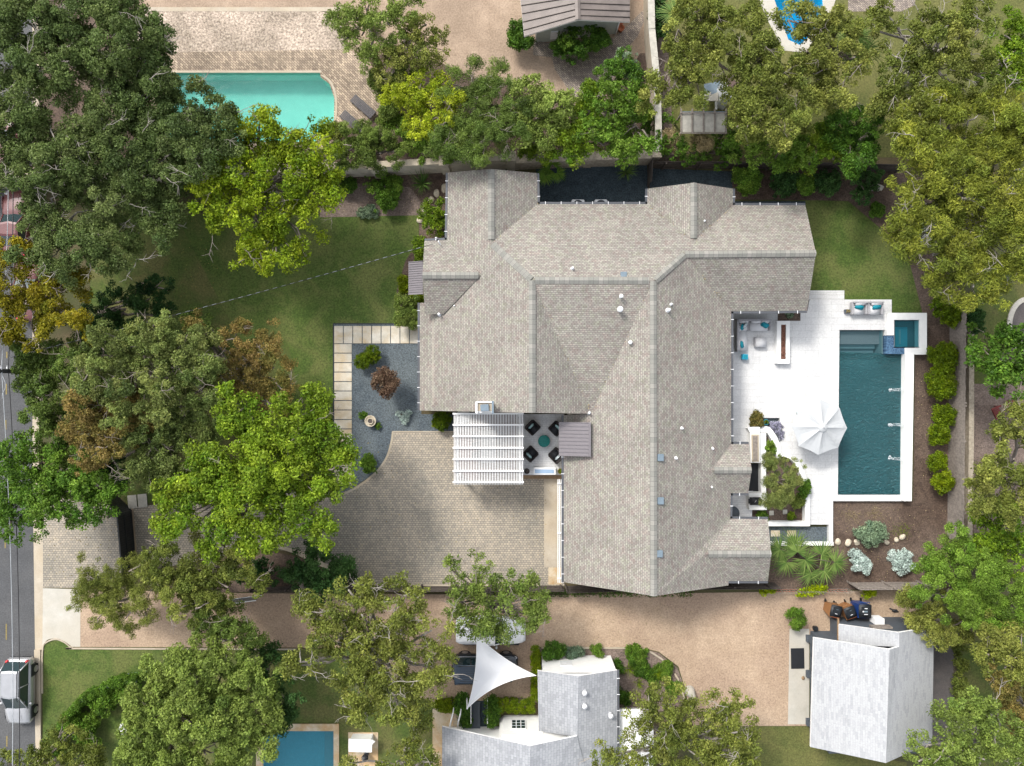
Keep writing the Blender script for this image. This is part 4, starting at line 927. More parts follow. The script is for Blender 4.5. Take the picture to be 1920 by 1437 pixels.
m = MB(); cushion(m, (1.35, -.18, .52), (.7, .16, .34), 0, -.2); cushion(m, (.5, -.18, .52), (.66, .16, .34), 0, -.2); cushion(m, (1.98, -.18, .52), (.55, .16, .34), 0, -.2); cushion(m, (.2, -.6, .52), (.16, .55, .34)); cushion(m, (.2, -1.75, .52), (.16, .7, .34)); to(m, 'back_cushion', 'grey_cushion', t)
for c, d, rz in (((.42, -.52, .55), (.42, .14, .4), 1.2), ((1.95, -.4, .56), (.5, .15, .4), -.5), ((.38, -1.72, .56), (.5, .13, .4), 1.75)):
    m = MB(); cushion(m, c, d, rz, -.7); to(m, 'pillow', 'teal', t)
m = MB(); cushion(m, (.62, -.42, .56), (.42, .13, .38), .9, -.6); to(m, 'pillow', 'pale_glass', t)
q = P(1427, 642, .7); t = thing('ottoman', 'square light grey ottoman in front of the corner sofa', 'ottoman', (q.x, q.y, DZ))
m = MB(); m.box((0, 0, .15), (.76, .70, .28), bev=.03); to(m, 'base', 'grey_wicker', t); m = MB(); cushion(m, (.02, 0, .34), (.74, .68, .12)); to(m, 'cushion', 'grey_cushion', t)
q = P(1397.5, 669.5, .7); t = thing('side_table', 'small bright blue cube table at the end of the grey sofa', 'table', (q.x, q.y, DZ))
m = MB(); m.box((0, 0, .2), (.38, .36, .4), bev=.02, rz=-.06); m.box((.02, 0, .41), (.24, .22, .03), bev=.01, rz=-.06, m=1); to(m, 'body', ['blue_plastic', 'teal'], t)
for i, x in enumerate((1612, 1642)):
    q = P(x, 578, .8); t = thing('lounge_chair', ['grey wicker lounge chair with a teal pillow, left one of the pair above the pool', 'grey wicker lounge chair with a teal pillow, right one of the pair above the pool'][i], 'chair', (q.x, q.y, DZ), 0, 'pair of lounge chairs by the pool')
    m = MB(); m.box((0, 0, .17), (.96, .86, .26), bev=.03)
    for s in (-1, 1): m.box((s*.46, 0, .36), (.13, .86, .36), bev=.03)
    m.box((0, .38, .45), (1.0, .12, .5), bev=.03); to(m, 'frame', 'grey_wicker', t)
    m = MB(); cushion(m, (0, -.06, .38), (.76, .74, .15)); to(m, 'seat', 'grey_cushion', t); m = MB(); cushion(m, (0, .26, .56), (.74, .16, .36), [.08, -.02][i], -.25); to(m, 'back_cushion', 'grey_cushion', t)
    m = MB(); cushion(m, (-.05+.1*i, .05, .54), (.58, .13, .36), [-.25, .08][i], -.9); to(m, 'pillow', 'teal', t)
q = P(1589, 584, .5); t = thing('planter_box', 'tiny square blue planter with yellow flowers beside the lounge chairs', 'planter', (q.x, q.y, DZ))
m = MB(); m.box((0, 0, .14), (.34, .26, .26), bev=.02); to(m, 'box', 'slate_blue', t)
m = MB()
for i in range(14): m.lump((R.uniform(-.12, .12), R.uniform(-.09, .09), .29), (.045, .045, .04), seed=i, sub=1)
to(m, 'flowers', 'yellow_paint', t)
# umbrella
q = P(1536, 801, 2.12); t = thing('parasol', 'large white octagonal parasol shading the loungers at the pool edge', 'umbrella', (q.x, q.y, DZ))
m = MB(); Rr = 1.86; ap_ = Vector((0, 0, 2.72-DZ)); ring = []
for i in range(8):
    a = math.radians(-2+45*i); ring.append(Vector((Rr*math.cos(a), Rr*math.sin(a), 2.12-DZ)))
for i in range(8):
    a, b = ring[i], ring[(i+1) % 8]; n = 5; prev = [ap_.copy()]
    mid = (a+b)/2*.95; mid.z = a.z+.03
    rows = []
    for r_ in range(n+1):
        s_ = r_/n; row = []
        for c_ in range(5):
            u_ = c_/4; e = a*(1-u_)**2+mid*2*u_*(1-u_)+b*u_**2 if True else None
            pt = ap_.lerp(e, s_); pt.z -= .10*math.sin(math.pi*s_)*math.sin(math.pi*u_); row.append(pt)
        rows.append(row)
    for r_ in range(n):
        for c_ in range(4): m.face([rows[r_][c_], rows[r_+1][c_], rows[r_+1][c_+1], rows[r_][c_+1]] if r_ else [ap_, rows[1][c_], rows[1][c_+1]], smooth=False)
to(m, 'canopy', 'canvas', t)
m = MB(); m.lathe((0, 0, 2.66-DZ), [(.30, 0), (.15, .09), (.03, .13)], 8); to(m, 'vent', 'canvas', t)
m = MB(); m.cyl((0, 0, 1.25), .03, 2.5, 10); m.lathe((0, 0, 2.78-DZ), [(.03, 0), (.045, .03), (.02, .09), (0, .1)], 10); to(m, 'pole', 'metal_grey', t)
for i in range(8): m = MB(); m.tube([ap_-Vector((0, 0, .05)), ring[i]-Vector((0, 0, .03))], .012, 5); to(m, 'rib', 'metal_grey', t)
m = MB(); m.lathe((0, 0, 0), [(0, 0), (.33, 0), (.33, .06), (.08, .1), (.06, .2)], 20); to(m, 'base', 'concrete', t)
# loungers under parasol
for i, (x, y) in enumerate(((1503, 822), (1520, 838))):
    q = P(x, y, .5); t = thing('sun_lounger', ['white sling lounger with a teal towel, further left under the parasol', 'white sling lounger poking out lower right of the parasol'][i], 'sun lounger', (q.x+.35, q.y+.4, DZ), math.radians(42+180), 'loungers under the parasol')
    m = MB(); m.tube([(-.75, -.3, .3), (.75, -.3, .3)], .025, 6); m.tube([(-.75, .3, .3), (.75, .3, .3)], .025, 6); m.tube([(.75, -.3, .3), (.75, .3, .3)], .025, 6); m.tube([(-.75, -.3, .3), (-.75, .3, .3)], .025, 6); to(m, 'frame', 'wicker', t)
    m = MB(); m.box((.15, 0, .31), (1.15, .56, .03)); m.box((-.62, 0, .42), (.5, .56, .03), rot=Matrix.Rotation(.5, 3, 'Y')); to(m, 'sling', 'sail', t)
    for sx in (-.6, .6):
        for sy in (-.28, .28): m = MB(); m.cyl((sx, sy, .15), .018, .3, 6); to(m, 'leg', 'wicker', t)
    if i == 0: m = MB(); m.box((-.1, 0, .345), (.6, .35, .03), bev=.01); to(m, 'towel', 'blue_plastic', t)
q = P(1501, 776, .6); t = thing('side_table', 'small blue cube table above the loungers', 'table', (q.x, q.y, DZ), .5)
m = MB(); m.box((0, 0, .18), (.34, .34, .36), bev=.02); m.box((.03, .03, .37), (.22, .22, .03), bev=.01, m=1); to(m, 'body', ['pale_glass', 'blue_bin'], t)
q = P(1437, 792, .4); t = thing('plant_pot', 'teal glazed pot with a lime succulent on the small gravel bed', 'pot', (q.x, q.y, .05)); m = MB(); m.lathe((0, 0, 0), [(0, 0), (.15, 0), (.23, .25), (.19, .36), (.16, .36), (.15, .3)], 18); to(m, 'pot', 'teal_glaze', t)
m = MB()
for i in range(18): a = R.uniform(0, 6.28); m.lump((.1*math.cos(a), .1*math.sin(a), .38), (.07, .05, .06), seed=i, sub=1)
to(m, 'plant', 'lf_lime', t)
q = P(1374, 962, .7); t = thing('round_table', 'dark round table partly hidden beneath the gutter corner', 'table', (q.x-.1, q.y, .25)); m = MB(); m.lathe((0, 0, 0), [(.2, 0), (.05, .04), (.05, .6), (.5, .62), (.5, .66), (0, .66)], 28); to(m, 'tabletop', 'slate_blue', t)
for i, x in enumerate((1084, 1127)):
    q = P(x, 379, .8); t = thing('air_conditioner', ['white air conditioner behind the house, left of two', 'white air conditioner behind the house, right of two'][i], 'air conditioner', (q.x, q.y-.22, 0), 0, 'air conditioners behind the house')
    m = MB(); m.box((0, 0, .4), (.88, .8, .78), bev=.05); to(m, 'body', 'metal_white', t); m = MB(); m.lathe((0, 0, .79), [(.36, 0), (.36, .02), (.3, .02), (.28, -.0), (.08, 0), (0, .01)], 24); to(m, 'fan_grille', 'fan_weave', t)
# fountain
q = P(694, 790, .5); t = thing('birdbath_fountain', 'round ringed stone fountain bowl in the blue gravel garden', 'fountain', (q.x, q.y, 0))
m = MB(); m.lathe((0, 0, 0), [(.25, 0), (.2, .15), (.36, .38), (.40, .44), (.35, .44), (.3, .36), (0, .34)], 28); to(m, 'bowl', 'rock', t)
m = MB(); m.lathe((0, 0, 0), [(.19, .36), (.22, .52), (.18, .53), (.16, .46), (0, .45)], 24); to(m, 'rim', 'slab', t); m = MB(); m.lathe((0, 0, 0), [(.16, .465), (0, .466)], 20); to(m, 'water', 'wood_dark', t)
# manhole cover on the lawn
q = P(267, 533); m = MB(); m.cyl((q.x, q.y, .02), .13, .04, 18); tag(m.build('valve_cover', MT['concrete'], org=(q.x, q.y, 0)), 'small round pale utility cover on the shaded front lawn', 'utility cover')
q = P(840, 437, .4); t = thing('hose_reel', 'green hose reel box beside the house corner under the round bush', 'hose reel', (q.x-.1, q.y, 0)); m = MB(); m.box((0, 0, .25), (.35, .35, .5), bev=.05); to(m, 'box', 'green_plastic', t); m = MB(); m.cyl((0, 0, .52), .1, .05, 12); to(m, 'lid', 'dark', t)

# ================= fences and walls =================
def fence(label, pts, h, mat, pw=.145, gap=.006, rail=True, name='fence', cap=None, group=None, post=2.4, wob=.03):
    P0 = [P(x, y) for x, y in pts]; t = thing(name, label, 'fence', P0[0], 0, group); m = MB(); mr = MB()
    for a, b in zip(P0, P0[1:]):
        d = (b-a); L = d.length; d.normalize(); ang = math.atan2(d.y, d.x); n = int(L/(pw+gap))
        for i in range(n):
            c = a+d*((i+.5)*L/n); hh = h+R.uniform(-wob, wob)
            m.box((c.x, c.y, hh/2), (pw, .022, hh), rz=ang+R.uniform(-.02, .02))
        for z in (.35, h-.3):
            c = (a+b)/2; s = Vector((-d.y, d.x, 0))*.045; mr.box((c.x+s.x, c.y+s.y, z), (L, .04, .09), rz=ang)
        for i in range(int(L/post)+1):
            c = a+d*min(L, i*post); s = Vector((-d.y, d.x, 0))*.09; q = MB(); q.box((c.x+s.x, c.y+s.y, (h-.05)/2), (.1, .08, h-.05), rz=ang); q.build('post', MT[mat], t)
        if cap: q = MB(); c = (a+b)/2; q.box((c.x, c.y, h+.03), (L, .14, .04), rz=ang); q.build('top_rail', MT[cap], t)
    m.build('planks', MT[mat], t); mr.build('rails', MT[mat], t); return t
fence('weathered grey board fence running down behind the pool and planting bed', [(1781, 560), (1779, 760), (1776, 1010)], 1.75, 'wood_grey')
fence('weathered board fence along the bottom right garden bed above the bins', [(1588, 1092.5), (1742, 1091)], 1.75, 'wood_grey')
fence('dark board fence below the paved driveway, half under trees', [(480, 1101), (662, 1099), (1056, 1099)], 1.3, 'wood_dark')
fence('dark board fence passing under the big roof gable', [(1060, 1099.5), (1235, 1093), (1450, 1092)], 1.6, 'wood_dark')
fence('dark stained board fence behind the east end of the house', [(1678, 322), (1500, 317), (1219, 316)], 1.5, 'wood_dark', wob=.01)
fence('short dark screen fence between the two dark gravel strips', [(1216.5, 296), (1213, 352)], 1.7, 'wood_dark', wob=.01)
# white fence pieces under trees
def wallrun(label, pts, z, th, mat, capmat, name='garden_wall', caph=.08, pil=(), pmat=None, cw=.12):
    P0 = [P(x, y) for x, y in pts]; t = thing(name, label, 'wall', P0[0]); m = MB(); c_ = MB()
    for a, b in zip(P0, P0[1:]):
        d = b-a; L = d.length; ang = math.atan2(d.y, d.x); c = (a+b)/2
        m.box((c.x, c.y, z/2), (L+.01, th, z), rz=ang); c_.box((c.x, c.y, z+caph/2+.002), (L+.03, th+cw, caph), rz=ang)
    m.build('wall', MT[mat], t); c_.build('cap', MT[capmat], t)
    for (x, y) in pil:
        a = P(x, y); q = MB(); q.box((a.x, a.y, (z+.1)/2), (.55, .55, z+.1)); pp = q.build('pillar', MT[mat], t); q = MB(); q.box((a.x, a.y, z+.15), (.66, .66, .1), bev=.01); q.build('pillar_cap', MT[capmat], pp)
    return t
wallrun('tall cream plastered garden wall with pillars between house and turquoise pool garden', [(-60, 352), (300, 342), (630, 329), (712, 327), (838, 320), (960, 313)], 2.05, .3, 'cream_wall', 'concrete', pil=[(712, 328), (838, 321), (958, 313), (540, 333), (380, 339)])
wallrun('brown stone capped wall stretch ending at the corner behind the house', [(962, 313), (1090, 308), (1212, 304), (1226, 300)], 1.6, .45, 'stone_cap', 'stone_cap', pil=[(1222, 302), (1100, 308)])
wallrun('tall narrow pale wall dividing the northern gardens', [(1209, -60), (1212, 80), (1222, 180), (1225, 300)], 1.8, .32, 'concrete', 'slab_grey')
wallrun('low brown concrete kerb wall right of the weathered fence', [(1806, 560), (1806, 800), (1803, 1012)], .8, .22, 'stone_cap', 'stone_cap')
# sliding gate at the drive
t = thing('driveway_gate', 'black board sliding gate across the paved driveway with a tan rail', 'gate', P(246, 1000)); g0, g1 = P(246, 958), P(255, 1066)
d = g1-g0; L = d.length; ang = math.atan2(d.y, d.x); c = (g0+g1)/2
m = MB(); m.box((c.x, c.y, .9), (L, .05, 1.75), rz=ang)
for i in range(int(L/.16)): q = g0+d*((i+.5)/int(L/.16)); m.box((q.x+.03, q.y, .9), (.012, .035, 1.7), rz=ang)
m.build('panel', MT['gate_black'], t)
for z in (.1, .95, 1.75): m = MB(); m.box((c.x+.05, c.y, z), (L, .06, .08), rz=ang); m.build('rail', MT['gate_black'], t)
m = MB(); m.box((c.x+.12, c.y, .04), (L+.6, .1, .05), rz=ang); m.build('track', MT['rail_tan'], t)
for q in (g0, g1): m = MB(); m.box((q.x, q.y, 1.0), (.16, .16, 2.0)); m.build('post', MT['gate_black'], t)
fence('black board fence beside the gate top under the trees', [(246, 956), (220, 930)], 1.7, 'gate_black')
t = thing('gate_pillar', 'stubby pale masonry pillar beside the driveway gate half under leaves', 'pillar', P(214, 958)); q = P(214, 958); m = MB(); m.box((q.x, q.y, .6), (.5, .6, 1.2)); m.build('shaft', MT['cream_wall'], t); m = MB(); m.box((q.x, q.y, 1.24), (.58, .7, .08)); m.build('cap', MT['concrete'], t)
# metal gate on the gravel drive
t = thing('cattle_gate', 'open pale blue metal slat gate lying along the gravel drive under trees', 'gate', P(432, 1122)); a, b = P(430, 1124), P(492, 1116); d = b-a; ang = math.atan2(d.y, d.x); c = (a+b)/2
m = MB()
for i in range(22): q = a+d*((i+.5)/22); m.box((q.x, q.y, .6), (.03, .03, 1.15), rz=ang)
m.build('bars', MT['vent_blue'], t); m = MB(); m.box((c.x, c.y, 1.2), (d.length, .05, .05), rz=ang); m.box((c.x, c.y, .1), (d.length, .05, .05), rz=ang); m.build('frame', MT['metal_white'], t)
# rusty trellis fence with vines
t = thing('trellis_fence', 'low reddish wire trellis fence along the gravel below the fan palms', 'fence', P(1450, 1100)); m = MB()
a, b = P(1448, 1104), P(1588, 1103)
for i in range(60): q = a.lerp(b, i/59); m.tube([(q.x, q.y, 0), (q.x+R.uniform(-.1, .1), q.y+R.uniform(-.02, .02), R.uniform(.9, 1.3))], .014, 4, caps=False)
m.build('stakes', MT['bark_pale'], t, fix=False); m = MB(); m.box(((a.x+b.x)/2, a.y-.05, .5), ((b-a).length, .04, .06)); m.box(((a.x+b.x)/2, a.y-.05, .05), ((b-a).length, .05, .1)); m.build('rail', MT['terracotta'], t)

# ================= overhead utility pole and cables =================
pb = P(128, 699); t = thing('utility_pole', 'tall black utility pole beside the street rising out of the trees', 'utility pole', pb)
m = MB(); m.cyl((pb.x, pb.y, 5.2), .16, 10.4, 12, r2=.11); m.build('pole', MT['cable'], t)
for i, z in enumerate((6.4, 5.8)):
    m = MB(); m.cyl((pb.x+.0, pb.y+.18, z), .05, .22, 10, axis='Y'); m.lathe((pb.x, pb.y+.28, z), [(.03, -.05), (.06, 0), (.03, .06)], 10); m.build('insulator', MT['metal_white'], t)
def cable(label, pts, r, mat, group=None, dash=None):
    """pts world points, sag added between neighbours"""
    out = []
    for a, b in zip(pts, pts[1:]):
        for i in range(24):
            q = i/24; p = a.lerp(b, q); p.z -= 4*q*(1-q)*(a-b).length*.018; out.append(p)
    out.append(pts[-1]); m = MB(); o = Vector(pts[0])
    m.tube(out, r, 6)
    if dash:
        k = 0
        fine = [out[i].lerp(out[i+1], j/4) for i in range(len(out)-1) for j in range(4)]
        for i in range(0, len(fine)-2, 2): m.tube([fine[i]+Vector((0, .01, .022)), fine[i+1]+Vector((0, .01, .022))], r*.8, 5, m=1)
    return tag(m.build('power_cable', [MT[mat], MT['cable_white']] if dash else MT[mat], org=o, fix=False), label, 'cable', group)
cable('pale power cable nearest the street edge strung along the road', [P(8, -160, 6.4), P(3, 692, 6.4), P(17, 1700, 6.4)], .022, 'cable_white', 'cables along the street')
cable('thin black cable running along the road past the silver car', [P(12, -160, 5.8), P(15.5, 692, 5.8), P(30, 1700, 5.8)], .026, 'cable', 'cables along the street')
m = MB(); lp = [P(x, y, 6.0) for x, y in ((3, 700), (6, 708), (10, 718), (10, 728), (5, 738), (4, 748))]; m.tube(lp, .02, 6); tag(m.build('cable_loop', MT['cable_white'], org=lp[0], fix=False), 'short pale cable loop hanging beside the utility pole', 'cable')
cable('twisted black and white service cable crossing the lawn to the house', [P(15, 672, 6.0), P(812, 458, 3.6)], .017, 'cable', None, True)

# ================= vehicles =================
def car(name, label, L, W, Hh, paintm, loc, rz, kind='suv', group=None, hood=None):
    """x forward, y left; origin on the ground at the middle"""
    t = thing(name, label, 'car', loc, rz, group)
    n = 22; xs = [L*(-.5+i/(n-1)) for i in range(n)]
    cab0, cab1 = {'suv': (-.46, .25), 'sedan': (-.34, .14), 'pickup': (-.13, .17), 'wagon': (-.46, .10)}[kind]
    belt = .92 if kind != 'sedan' else .84; hoodz = belt+.04
    def hw(x):
        e = min(1, (L/2-abs(x))/(.16*L)); return W/2*(.80+.20*math.sqrt(max(0, 1-(1-e)**2)))*(1 if x < 0 else 1-.05*max(0, x/(L/2)))
    def ztop(x):
        u = x/L
        if u > cab1: return hoodz-.20*((u-cab1)/(.5-cab1))**1.6
        if u < cab0: return belt-(0.05 if kind != 'pickup' else 0)*((cab0-u)/(.5+cab0+1e-6))
        return belt
    m = MB(); rings = []
    for i, x in enumerate(xs):
        w_, zt = hw(x), ztop(x); cut = .12 if i in (0, n-1) else 0
        sec = [(w_*.88, .28+cut), (w_*.99, .40), (w_, .62), (w_*.97, zt-.14), (w_*.90, zt-.03-cut*.3), (w_*.55, zt+.02-cut*.4), (0, zt+.035-cut*.4)]
        sec = sec+[(-y, z) for y, z in reversed(sec[:-1])]
        rings.append([m.bm.verts.new((x, y, z)) for y, z in sec])
    for a, b in zip(rings, rings[1:]):
        for j in range(len(a)-1):
            f = m.bm.faces.new([a[j], a[j+1], b[j+1], b[j]]); f.smooth = True
        m.bm.faces.new([a[0], b[0], b[-1], a[-1]])
    m.bm.faces.new(rings[0]); m.bm.faces.new(rings[-1][::-1])
    to(m, 'body', paintm, t)
    # wheels
    for sx in (-.31, .32):
        for s in (-1, 1):
            wy = s*(W/2-.10); m = MB(); m.cyl((sx*L, wy, .34), .345, .23, 22, axis='Y'); wh = to(m, 'wheel', 'rubber', t)
            m = MB(); m.cyl((sx*L, wy+s*.10, .34), .22, .05, 16, axis='Y'); to(m, 'rim', 'steel', wh)
            m = MB(); m.box((sx*L, s*(W/2-.012), .55), (.86, .07, .46), bev=.03); to(m, 'wheel_arch', 'dark' if kind != 'sedan' else paintm, t)
    # greenhouse
    c0, c1 = cab0*L, cab1*L; wb = W/2*.88; wt = W/2*.70
    rake = {'suv': (.40, 1.10), 'sedan': (.65, .75), 'pickup': (.18, .55), 'wagon': (.12, .35)}[kind]
    zb, zr = belt-.03, Hh-.05
    def fr(x0, x1, w0, y_z):
        return [(x0, -w0, y_z), (x1, -w0*.94, y_z), (x1+.10, 0, y_z), (x1, w0*.94, y_z), (x0, w0, y_z), (x0-.05, 0, y_z)]
    lo = fr(c0, c1, wb, zb); hi = fr(c0+rake[0], c1-rake[1], wt, zr)
    m = MB(); n6 = 6
    for i in range(n6): m.face([lo[i], lo[(i+1) % n6], hi[(i+1) % n6], hi[i]])
    to(m, 'windows', 'car_glass', t)
    m = MB(); hr = fr(c0+rake[0]-.03, c1-rake[1]+.03, wt+.02, zr); hr2 = fr(c0+rake[0]+.10, c1-rake[1]-.10, wt-.10, Hh)
    for i in range(n6): m.face([hr[i], hr[(i+1) % n6], hr2[(i+1) % n6], hr2[i]], smooth=True)
    m.face(hr2); to(m, 'roof', 'car_blue' if kind == 'wagon' else paintm, t)
    for i in (0, 1, 3, 4): m = MB(); m.tube([lo[i], hi[i]], .045, 6); to(m, 'pillar', paintm, t)
    for s in (-1, 1):
        mx = (c0+c1)/2; m = MB(); m.tube([(mx-.1, s*wb*.985, zb), (mx-.1, s*wt*.985, zr)], .04, 6); to(m, 'pillar', paintm, t)
    for s in (-1, 1):
        m = MB(); m.box((L*.455, s*W*.34, .66), (.30, .30, .16), bev=.05, rot=Matrix.Rotation(-s*.35, 3, 'Z'), smooth=True); to(m, 'headlight', 'clear_lens', t)
        m = MB(); m.box((-L*.462, s*W*.37, .84 if kind == 'suv' else .72), (.20, .22, .30 if kind == 'suv' else .16), bev=.05, smooth=True); to(m, 'tail_light', 'red_lens', t)
        m = MB(); m.box((c1-.42, s*(W/2+.08), belt+.08), (.16, .22, .14), bev=.04, smooth=True); to(m, 'mirror', paintm, t)
        if kind in ('suv', 'wagon'): m = MB(); m.tube([(c0+.35, s*(wt-.06), Hh-.02), (c0+.5, s*(wt-.06), Hh+.05), (c1-.95, s*(wt-.06), Hh+.05), (c1-.8, s*(wt-.06), Hh-.02)], .022, 6); to(m, 'roof_rail', 'dark', t)
    m = MB(); m.box((L*.485, 0, .42), (.14, W*.78, .22), bev=.05, smooth=True); to(m, 'front_bumper', paintm if kind != 'suv' else 'dark', t)
    m = MB(); m.box((-L*.485, 0, .48), (.16, W*.82, .22), bev=.05, smooth=True); to(m, 'rear_bumper', paintm if kind != 'suv' else 'dark', t)
    m = MB()
    for s in (-1, 1): m.box((L*.33, s*W*.17, ztop(L*.33)+.012), (L*.22, .012, .02))
    to(m, 'hood_crease', paintm, t)
    if kind == 'pickup':
        m = MB(); m.box((-L*.31, 0, belt+.005), (L*.34, W*.74, .06), bev=.01)
        for i in range(9): m.box((-L*.31, W*.72*(-.5+(i+.5)/9), belt+.045), (L*.33, .05, .03))
        to(m, 'bed_cover', paintm, t)
    if kind == 'wagon':
        m = MB()
        for i in range(7): m.box(((c0+c1)/2-.2, wt*1.5*(-.5+(i+.5)/7), Hh+.002), ((c1-c0)*.5, .025, .012))
        to(m, 'roof_ribs', 'car_black', t)
    return t
q = P(31, 1297, .8); car('parked_car', 'silver compact suv with roof rails parked on the street', 4.5, 1.82, 1.68, 'car_silver', (q.x+.1, q.y, 0.006), -math.pi/2)
q = P(25, 405, .9); car('parked_car', 'faded red car with green tinted windscreen showing between the oak branches', 4.6, 1.78, 1.42, 'car_red', (q.x, q.y-.5, .006), math.pi/2, 'sedan', 'red cars under the oaks')
q = P(48, 540, .9); car('parked_car', 'dark red car almost hidden under the golden tree', 4.5, 1.76, 1.42, 'car_red', (q.x, q.y, .006), math.pi/2, 'sedan', 'red cars under the oaks')
q = P(16, 335, .9); t = car('parked_car', 'bright red car whose edge peeks out beneath grey branches', 4.5, 1.8, 1.5, 'car_red', (q.x-.3, q.y+2.2, .006), math.pi/2, 'suv', 'red cars under the oaks')
q = P(920, 1184, .9); car('parked_car', 'white pickup truck half hidden by the tree beside the sail', 4.75, 1.95, 1.75, 'car_white', (q.x, q.y, .02), 0, 'pickup')
q = P(905, 1262, .9); car('parked_car', 'black boxy off-road wagon with blue ribbed roof beneath the white sail', 4.5, 1.85, 1.85, 'car_black', (q.x+.15, q.y+.25, .02), 0, 'wagon')

# ================= shade sail =================
t = thing('shade_sail', 'triangular white shade sail stretched over the parked wagon', 'shade sail', P(930, 1265, 0)); A, B, C_ = P(893, 1190, 2.9), P(1006, 1267, 3.0), P(876, 1329, 2.7)
def edge(a, b, inward, n=14): return [a.lerp(b, i/n)+inward*4*(i/n)*(1-i/n) for i in range(n+1)]
cen = (A+B+C_)/3; e1 = edge(A, B, (cen-(A+B)/2)*.16); e2 = edge(B, C_, (cen-(B+C_)/2)*.34); e3 = edge(C_, A, (cen-(A+C_)/2)*.16)
loop = e1[:-1]+e2[:-1]+e3[:-1]; bm_ = MB(); K = 6; rows = []
c0 = cen-Vector((0, 0, .18))
for r_ in range(K+1): rows.append([bm_.bm.verts.new(c0.lerp(p, r_/K)-Vector((0, 0, .1*math.sin(math.pi*r_/K)))) for p in loop] if r_ else None)
cv_ = bm_.bm.verts.new(c0)
n = len(loop)
for i in range(n):
    bm_.bm.faces.new([cv_, rows[1][i], rows[1][(i+1) % n]]).smooth = True
    for r_ in range(1, K): bm_.bm.faces.new([rows[r_][i], rows[r_+1][i], rows[r_+1][(i+1) % n], rows[r_][(i+1) % n]]).smooth = True
bm_.build('canvas', MT['sail'], t); m = MB(); m.tube(loop+[loop[0]], .02, 5, caps=False); m.build('hem', MT['white'], t, fix=False)
for p, g in ((A, P(893, 1170, 0)), (C_, P(872, 1330, 0))): m = MB(); m.tube([(g.x if p is A else p.x-.2, (p.y+.25) if p is A else p.y-.15, 0), tuple(p)], .05, 8); m.build('post', MT['metal_white'], t)

# ================= white house at the bottom =================
W = {'a': (1008, 1258, 3.2), 'b': (1085, 1268, 4.2), 'c': (1157, 1257, 3.2), 'd': (1010, 1371, 3.2), 'e': (1082, 1382, 4.2), 'f': (1158, 1620, 3.2), 'g': (1085, 1620, 4.2), 'g2': (1012, 1620, 3.2),
     'h': (829, 1363, 3.2), 'i': (994, 1399, 5.2), 'j': (994, 1640, 5.2), 'k': (829, 1620, 3.2), 'l': (1148, 1368, 3.4), 'l2': (1150, 1640, 3.2), 'o': (1082, 1380.5, 4.28)}
wh = thing('house', 'white stucco house with pale grey shingle roofs at the bottom edge', 'house', P(1030, 1420, 0))
roof('roof', [('a', 'b', 'e', 'd'), ('b', 'c', 'f', 'g', 'e'), ('h', 'i', 'j', 'k'), ('i', 'o', 'l2', 'j')], W, 'shingle_grey', wh, [('e', 'd', 'a', 'b', 'c', 'f'), ('k', 'h', 'i', 'o')], 'white')
gutter(W, [('c', 'f', (1, 0))], wh)
def wpoly(pts): m.face([Vector(P(*p)) for p in pts])
m = MB()
g_ = P(1015, 1229, 0); h_ = P(1145, 1229, 0)
m.prism([(g_.x, g_.y), (h_.x, h_.y), (h_.x, h_.y-8), (g_.x, g_.y-8)], 0, 3.0); m.face([(g_.x, g_.y, 2.9), ((g_.x+h_.x)/2, g_.y, 4.05), (h_.x, h_.y, 2.9)])
b0, b1 = P(937, 1341, 0), P(1017, 1341, 0)
m.prism([(b0.x+.25, b0.y), (b1.x, b1.y), (b1.x, b1.y-7), (b0.x, b1.y-7), (b0.x, b0.y-.25)], 0, 2.62)
s0, s1 = P(845, 1361, 0), P(1145, 1361, 0)
ya = s0.y-.05; m.face([(s0.x, ya, 0), (s1.x-3.2, ya, 0), (s1.x-3.2, ya, 3.4), (P(*W['i']).x, ya, 5.05), (P(*W['h']).x+.2, ya, 3.1), (s0.x, ya, 2.8)])
r0 = P(1157, 1327, 0); r1 = P(1225, 1327, 0); m.prism([(r0.x-1.5, r0.y), (r1.x-.5, r1.y), (r1.x-.5, r1.y-7), (r0.x-1.5, r0.y-7)], 0, 2.55)
m.build('wall', MT['stucco'], wh)
m = MB()
for x0, x1, y, z in ((1150, 1222, 1352, 2.7),): m.prism(PP([(1160, 1331), (1200, 1331), (1207, 1390), (1160, 1520)], 2.7), 2.6, 2.72)
m.build('flat_roof', MT['stucco'], wh)
for (x, y, zc, nx) in ((972, 1353, 1.1, 3), (1177, 1345, 1.2, 3)):
    a = P(x, 1341 if x < 1000 else 1327, 0); m = MB(); m.box((a.x*.985, a.y+.03, 1.45), (1.0, .08, 1.25)); f = m.build('window', MT['white'], wh)
    m = MB()
    for i in range(3):
        for j in range(3): m.box((a.x*.985-.31+i*.31, a.y+.06, 1.05+j*.38), (.25, .05, .30))
    m.build('pane', MT['car_glass'], f)
a = P(1058, 1229, 0); m = MB(); m.box((a.x, a.y+.03, 1.5), (.8, .05, .8)); m.build('louvre', MT['metal_white'], wh)
for v_ in ((1096, 1298, 4.1), (1096, 1323, 4.1), (1145, 1341, 3.5)):
    c = P(*v_); m = MB(); m.lathe(c, [(.14, -.1), (.13, .12), (.16, .13), (.16, .22), (0, .26)], 12); m.build('roof_vent', MT['metal_white'], wh)
m = MB(); q = P(885, 1340, 0); m.box((q.x, q.y, .25), (1.15, 2.0, .1)); m.build('doorstep', MT['slate_blue'], wh)
